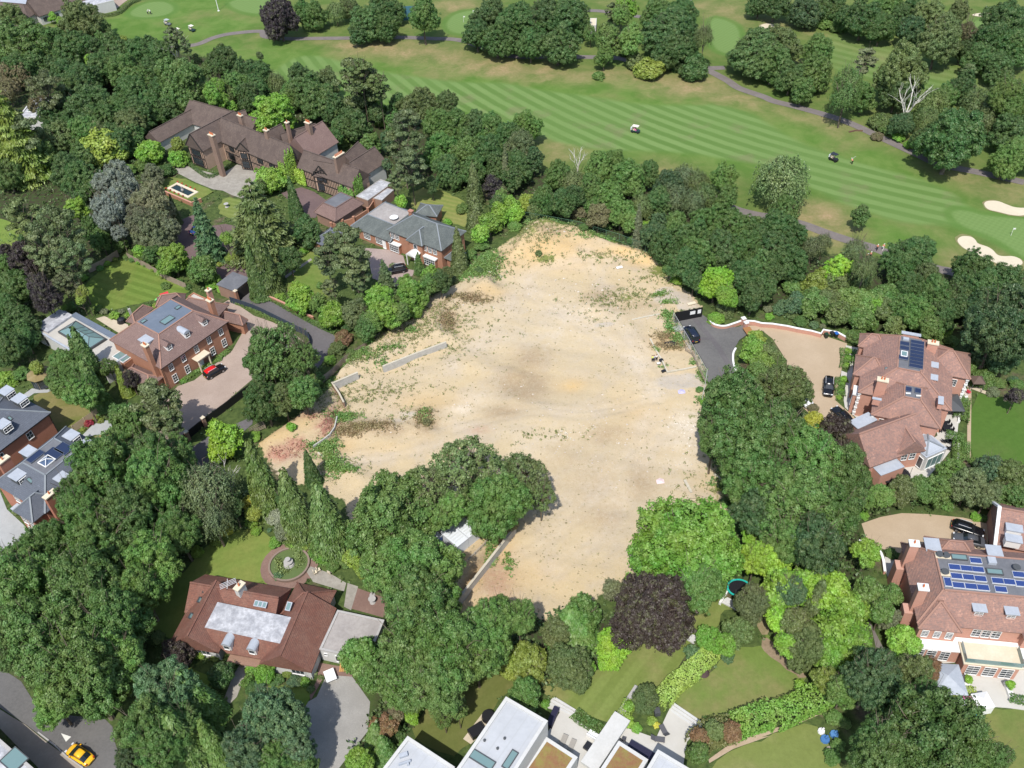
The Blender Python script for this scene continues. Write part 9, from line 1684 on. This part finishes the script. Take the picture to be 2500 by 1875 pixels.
 ivy(rt, near(r2, -1.2), near(r2, 2.2), .2, 5., n, li); ivy(rt, near(r2, r2.L-5), near(r2, r2.L), .2, 4.6, n, (.15, .3, .06)); ivy(rt, near(r2, r2.L), r2.p(r2.L, r2.W/2), .2, 7.6, r2.u, (.17, .32, .06))
def pot(x, y, s, label, col, group, z=.05):
 r = empty('flower_pot', (x, y, z), 0, label, 'flower pot', group); b = MB(); b.cyl((0, 0), s*.7, 0, s*1.1, 8, s); link('pot', b.mesh('pot'), POT, r)
 P = lrng.normal(size=(40, 3))*s*.55+np.array([x, y, z+s*1.5]); leafmesh('flowers', P, lrng.normal(size=(40, 3))+np.array([0, 0, 1]), .1, col, r); return r
def chair(x, y, a, label, m, group, z=.1):
 r = empty('garden_chair', (x, y, z), a, label, 'chair', group); b = MB(); b.box((0, 0, .45), (.55, .55, .1)); link('seat', b.mesh('seat'), m, r); b = MB(); b.box((-.26, 0, .75), (.08, .55, .55)); link('backrest', b.mesh('backrest'), m, r)
 for sx in (-.22, .22):
  for sy in (-.22, .22): b = MB(); b.box((sx, sy, .2), (.06, .06, .4)); link('leg', b.mesh('leg'), m, r)
 return r
def lounger(x, y, z, a, label, m, group):
 r = empty('sun_lounger', (x, y, z), a, label, 'lounger', group); b = MB(); b.box((.2, 0, .32), (1.3, .7, .12)); link('mattress', b.mesh('mattress'), m, r); b = MB(); b.add([(-.45, -.35, .28), (-.45, .35, .28), (-1., .35, .72), (-1., -.35, .72), (-.45, -.35, .4), (-.45, .35, .4), (-1.05, .35, .84), (-1.05, -.35, .84)], [(0, 1, 2, 3), (7, 6, 5, 4), (0, 4, 5, 1), (1, 5, 6, 2), (2, 6, 7, 3), (3, 7, 4, 0)]); link('backrest', b.mesh('backrest'), m, r)
 for sx in (-.4, .75):
  for sy in (-.3, .3): b = MB(); b.box((sx, sy, .13), (.06, .06, .26)); link('leg', b.mesh('leg'), DGREY, r)
 return r
def trampoline(x, y, R, label, m):
 r = empty('trampoline', (x, y, .03), 0, label, 'trampoline'); b = MB(); n = 24; V = [(rr*math.cos(6.283*i/n), rr*.85*math.sin(6.283*i/n), zz) for rr, zz in ((R, .8), (R, .88), (R*.84, .88), (R*.84, .8)) for i in range(n)]; b.add(V, [(k*n+i, k*n+(i+1) % n, ((k+1) % 4)*n+(i+1) % n, ((k+1) % 4)*n+i) for k in range(4) for i in range(n)]); link('pad', b.mesh('pad'), m, r)
 b = MB(); b.add([(R*.85*math.cos(6.283*i/n), R*.72*math.sin(6.283*i/n), .82) for i in range(n)], [tuple(range(n))]); link('bed', b.mesh('bed'), BLACK, r)
 for i in range(6): a = i*1.047; b = MB(); b.cyl((R*math.cos(a), R*.85*math.sin(a)), .04, 0, 2.4, 6); link('net_pole', b.mesh('net_pole'), DGREY, r)
def canopy(x, y, s, w_, label, m):
 r = empty('gazebo', (x, y, .05), -.1, label, 'gazebo'); h = s/2; b = MB(); b.add([(-h, -h, 2.3), (h, -h, 2.3), (h, h, 2.3), (-h, h, 2.3), (0, 0, 3.3), (-h, -h, 2.15), (h, -h, 2.15), (h, h, 2.15), (-h, h, 2.15)], [(0, 1, 4), (1, 2, 4), (2, 3, 4), (3, 0, 4), (0, 5, 6, 1), (1, 6, 7, 2), (2, 7, 8, 3), (3, 8, 5, 0)]); link('roof', b.mesh('roof'), m, r)
 for sx in (-1, 1):
  for sy in (-1, 1): b = MB(); b.box((sx*(h-.15), sy*(h-.15), 1.1), (w_, w_, 2.2)); link('post', b.mesh('post'), DGREY, r)
# ---------------------------------------------------------------- labels of the trees
def label_trees():
 LM = [(zp(*a[:4]), a[4]) for a in ((0, 0, 500, 60, 'the clubhouse'), (0, 0, 340, 230, 'the brown shed below the clubhouse'), (0, 0, 1280, 100, 'the putting green'), (0, 0, 1845, 60, 'the flagpole'), (1, 0, 900, 320, 'the bend of the upper golf path'), (1, 0, 1700, 200, 'the small green'), (2, 0, 715, 160, 'the pale golf hut'), (2, 0, 1820, 260, 'the tall narrow green'),
  (2, 0, 2180, 260, 'the upper sand bunker'), (3, 0, 1870, 125, 'the far sand bunker'), (3, 0, 790, 1110, 'the fallen log'), (3, 0, 610, 1320, 'the black-roofed golf cart'), (2, 0, 1075, 1080, 'the fairway golf cart'), (3, 1, 2100, 180, 'the upper right bunker'), (3, 1, 1900, 560, 'the long right bunker'), (3, 1, 1000, 500, 'the golfers on the path'), (0, 0, 1900, 1150, 'the timbered mansion'), (1, 0, 500, 1150, 'the plum-roofed wing of the mansion'), (0, 0, 1500, 1010, 'the white-walled annexe'),
  (0, 0, 1540, 1600, 'the formal pond'), (0, 0, 120, 930, 'the white glass-roofed building'), (1, 1, 720, 150, 'the garage with flat top'), (1, 1, 1350, 400, 'the green-slated house'), (0, 1, 1100, 780, 'the striped lawn'), (0, 1, 1500, 1150, 'the Georgian style house'), (0, 1, 620, 1250, 'the pool house'), (0, 1, 330, 1580, 'the summerhouse'), (0, 1, 2030, 800, 'the gatehouse'), (1, 1, 300, 1100, 'the lane'), (1, 1, 1300, 1400, 'the long retaining wall'),
  (0, 2, 120, 420, 'the leftmost slate-roofed house'), (0, 2, 300, 800, 'the slate house with the lantern'), (0, 2, 1700, 300, 'the courtyard fence'), (0, 2, 60, 1400, 'the pale grey drive'), (1, 2, 250, 660, 'the red stonecrop bank'), (1, 2, 1750, 1350, 'the white site cabins'), (1, 2, 300, 1590, 'the round pond'), (0, 3, 2000, 400, 'the bungalow'), (0, 3, 650, 1500, 'the yellow car'), (1, 3, 850, 520, 'the flat-roofed garage'), (1, 3, 700, 1200, 'the grey gravel drive'), (1, 3, 1800, 1350, 'the black-covered table'),
  (2, 1, 600, 600, 'the upper sand'), (2, 1, 1530, 1040, 'the black hoarding'), (2, 1, 1550, 1240, 'the navy people carrier'), (2, 1, 1850, 1150, 'the curved brick wall'), (3, 1, 580, 1240, 'the wheeled bins'), (3, 1, 1250, 1400, 'the house with dark solar panels'), (3, 2, 1540, 410, 'the black dining table'), (3, 2, 1950, 450, 'the bright green lawn'), (3, 2, 1200, 1300, 'the lower gravel drive'), (2, 2, 1285, 890, 'the pinkish sheet on the sand'), (2, 2, 1520, 920, 'the short concrete stub'), (3, 2, 690, 320, 'the black saloon'),
  (2, 3, 150, 1400, 'the big white flat roof'), (2, 3, 1500, 870, 'the yellow-green hedge'), (2, 3, 1500, 1300, 'the right white terrace'), (2, 3, 1950, 140, 'the turquoise trampoline'), (2, 3, 700, 1350, 'the left white terrace'), (3, 3, 1700, 400, 'the house with blue solar panels'), (3, 3, 1560, 890, 'the pyramid canopy'), (3, 3, 300, 1280, 'the crazy-paved garden path'), (3, 3, 1850, 1110, 'the white play tent'), (2, 2, 600, 600, 'the middle of the sand'), (3, 1, 835, 300, 'the lower golf path'))]
 used = {}
 O_ = ['nearest', 'second nearest', 'third nearest', 'fourth nearest', 'fifth nearest', 'sixth nearest', 'seventh nearest', 'eighth nearest', 'ninth nearest']
 items = []
 for root, kind, col, rm, hh, px, py in TREES:
  lm = min(LM, key=lambda l: (l[0][0]-px)**2+(l[0][1]-py)**2); dx, dy = px-lm[0][0], py-lm[0][1]
  d = 'left of' if abs(dx) > 1.6*abs(dy) and dx < 0 else 'right of' if abs(dx) > 1.6*abs(dy) else 'below' if abs(dy) > 1.6*abs(dx) and dy > 0 else 'above' if abs(dy) > 1.6*abs(dx) else ('below and ' if dy > 0 else 'above and ')+('left of' if dx < 0 else 'right of')
  items.append((root, kind, col, rm, hh, lm[1], d, math.hypot(dx, dy)))
 grp = {}
 for it in items: grp.setdefault((it[1], it[2], it[5], it[6]), []).append(it)
 for (kind, col, lm, d), L_ in grp.items():
  L_.sort(key=lambda t: t[7])
  for i, it in enumerate(L_):
   o = it[0]; nm, desc, cat = KIND[kind]
   base = '%s %s %s %s' % (COLN[col] if kind != 'dead' else 'pale', desc, d, lm)
   if len(L_) > 1: base += ', %s to it' % (O_[i] if i < 9 else 'farther')
   wds = base.split()
   if len(wds) > 16: base = base.replace(desc, {'pine with tufted crown': 'pine', 'round-headed broadleaf tree': 'round tree', 'large-leaved glossy shrub': 'glossy shrub', 'weeping fine-leaved birch': 'birch', 'conical drooping conifer': 'conifer', 'broad spreading oak': 'oak', 'dense mounded shrub': 'shrub', 'small garden shrub': 'small shrub', 'thin-crowned open tree': 'open tree', 'dense domed tree': 'domed tree'}.get(desc, desc))
   wds = base.split()
   if len(wds) > 16: base = ' '.join(wds[:16])
   o['label'] = base; o['category'] = cat; o['group'] = {'tree': 'trees of the wooded belt and gardens', 'shrub': 'shrubs of the gardens'}[cat] if kind not in ('pine', 'cone', 'cedar', 'spruce') else 'conifers among the gardens'
# ---------------------------------------------------------------- build
build_ground()
build_sheets()
TUDOR = build_houses()
plant_all()
build_boundaries()
build_cars()
build_people_and_carts()
build_things()
build_weeds()
label_trees()
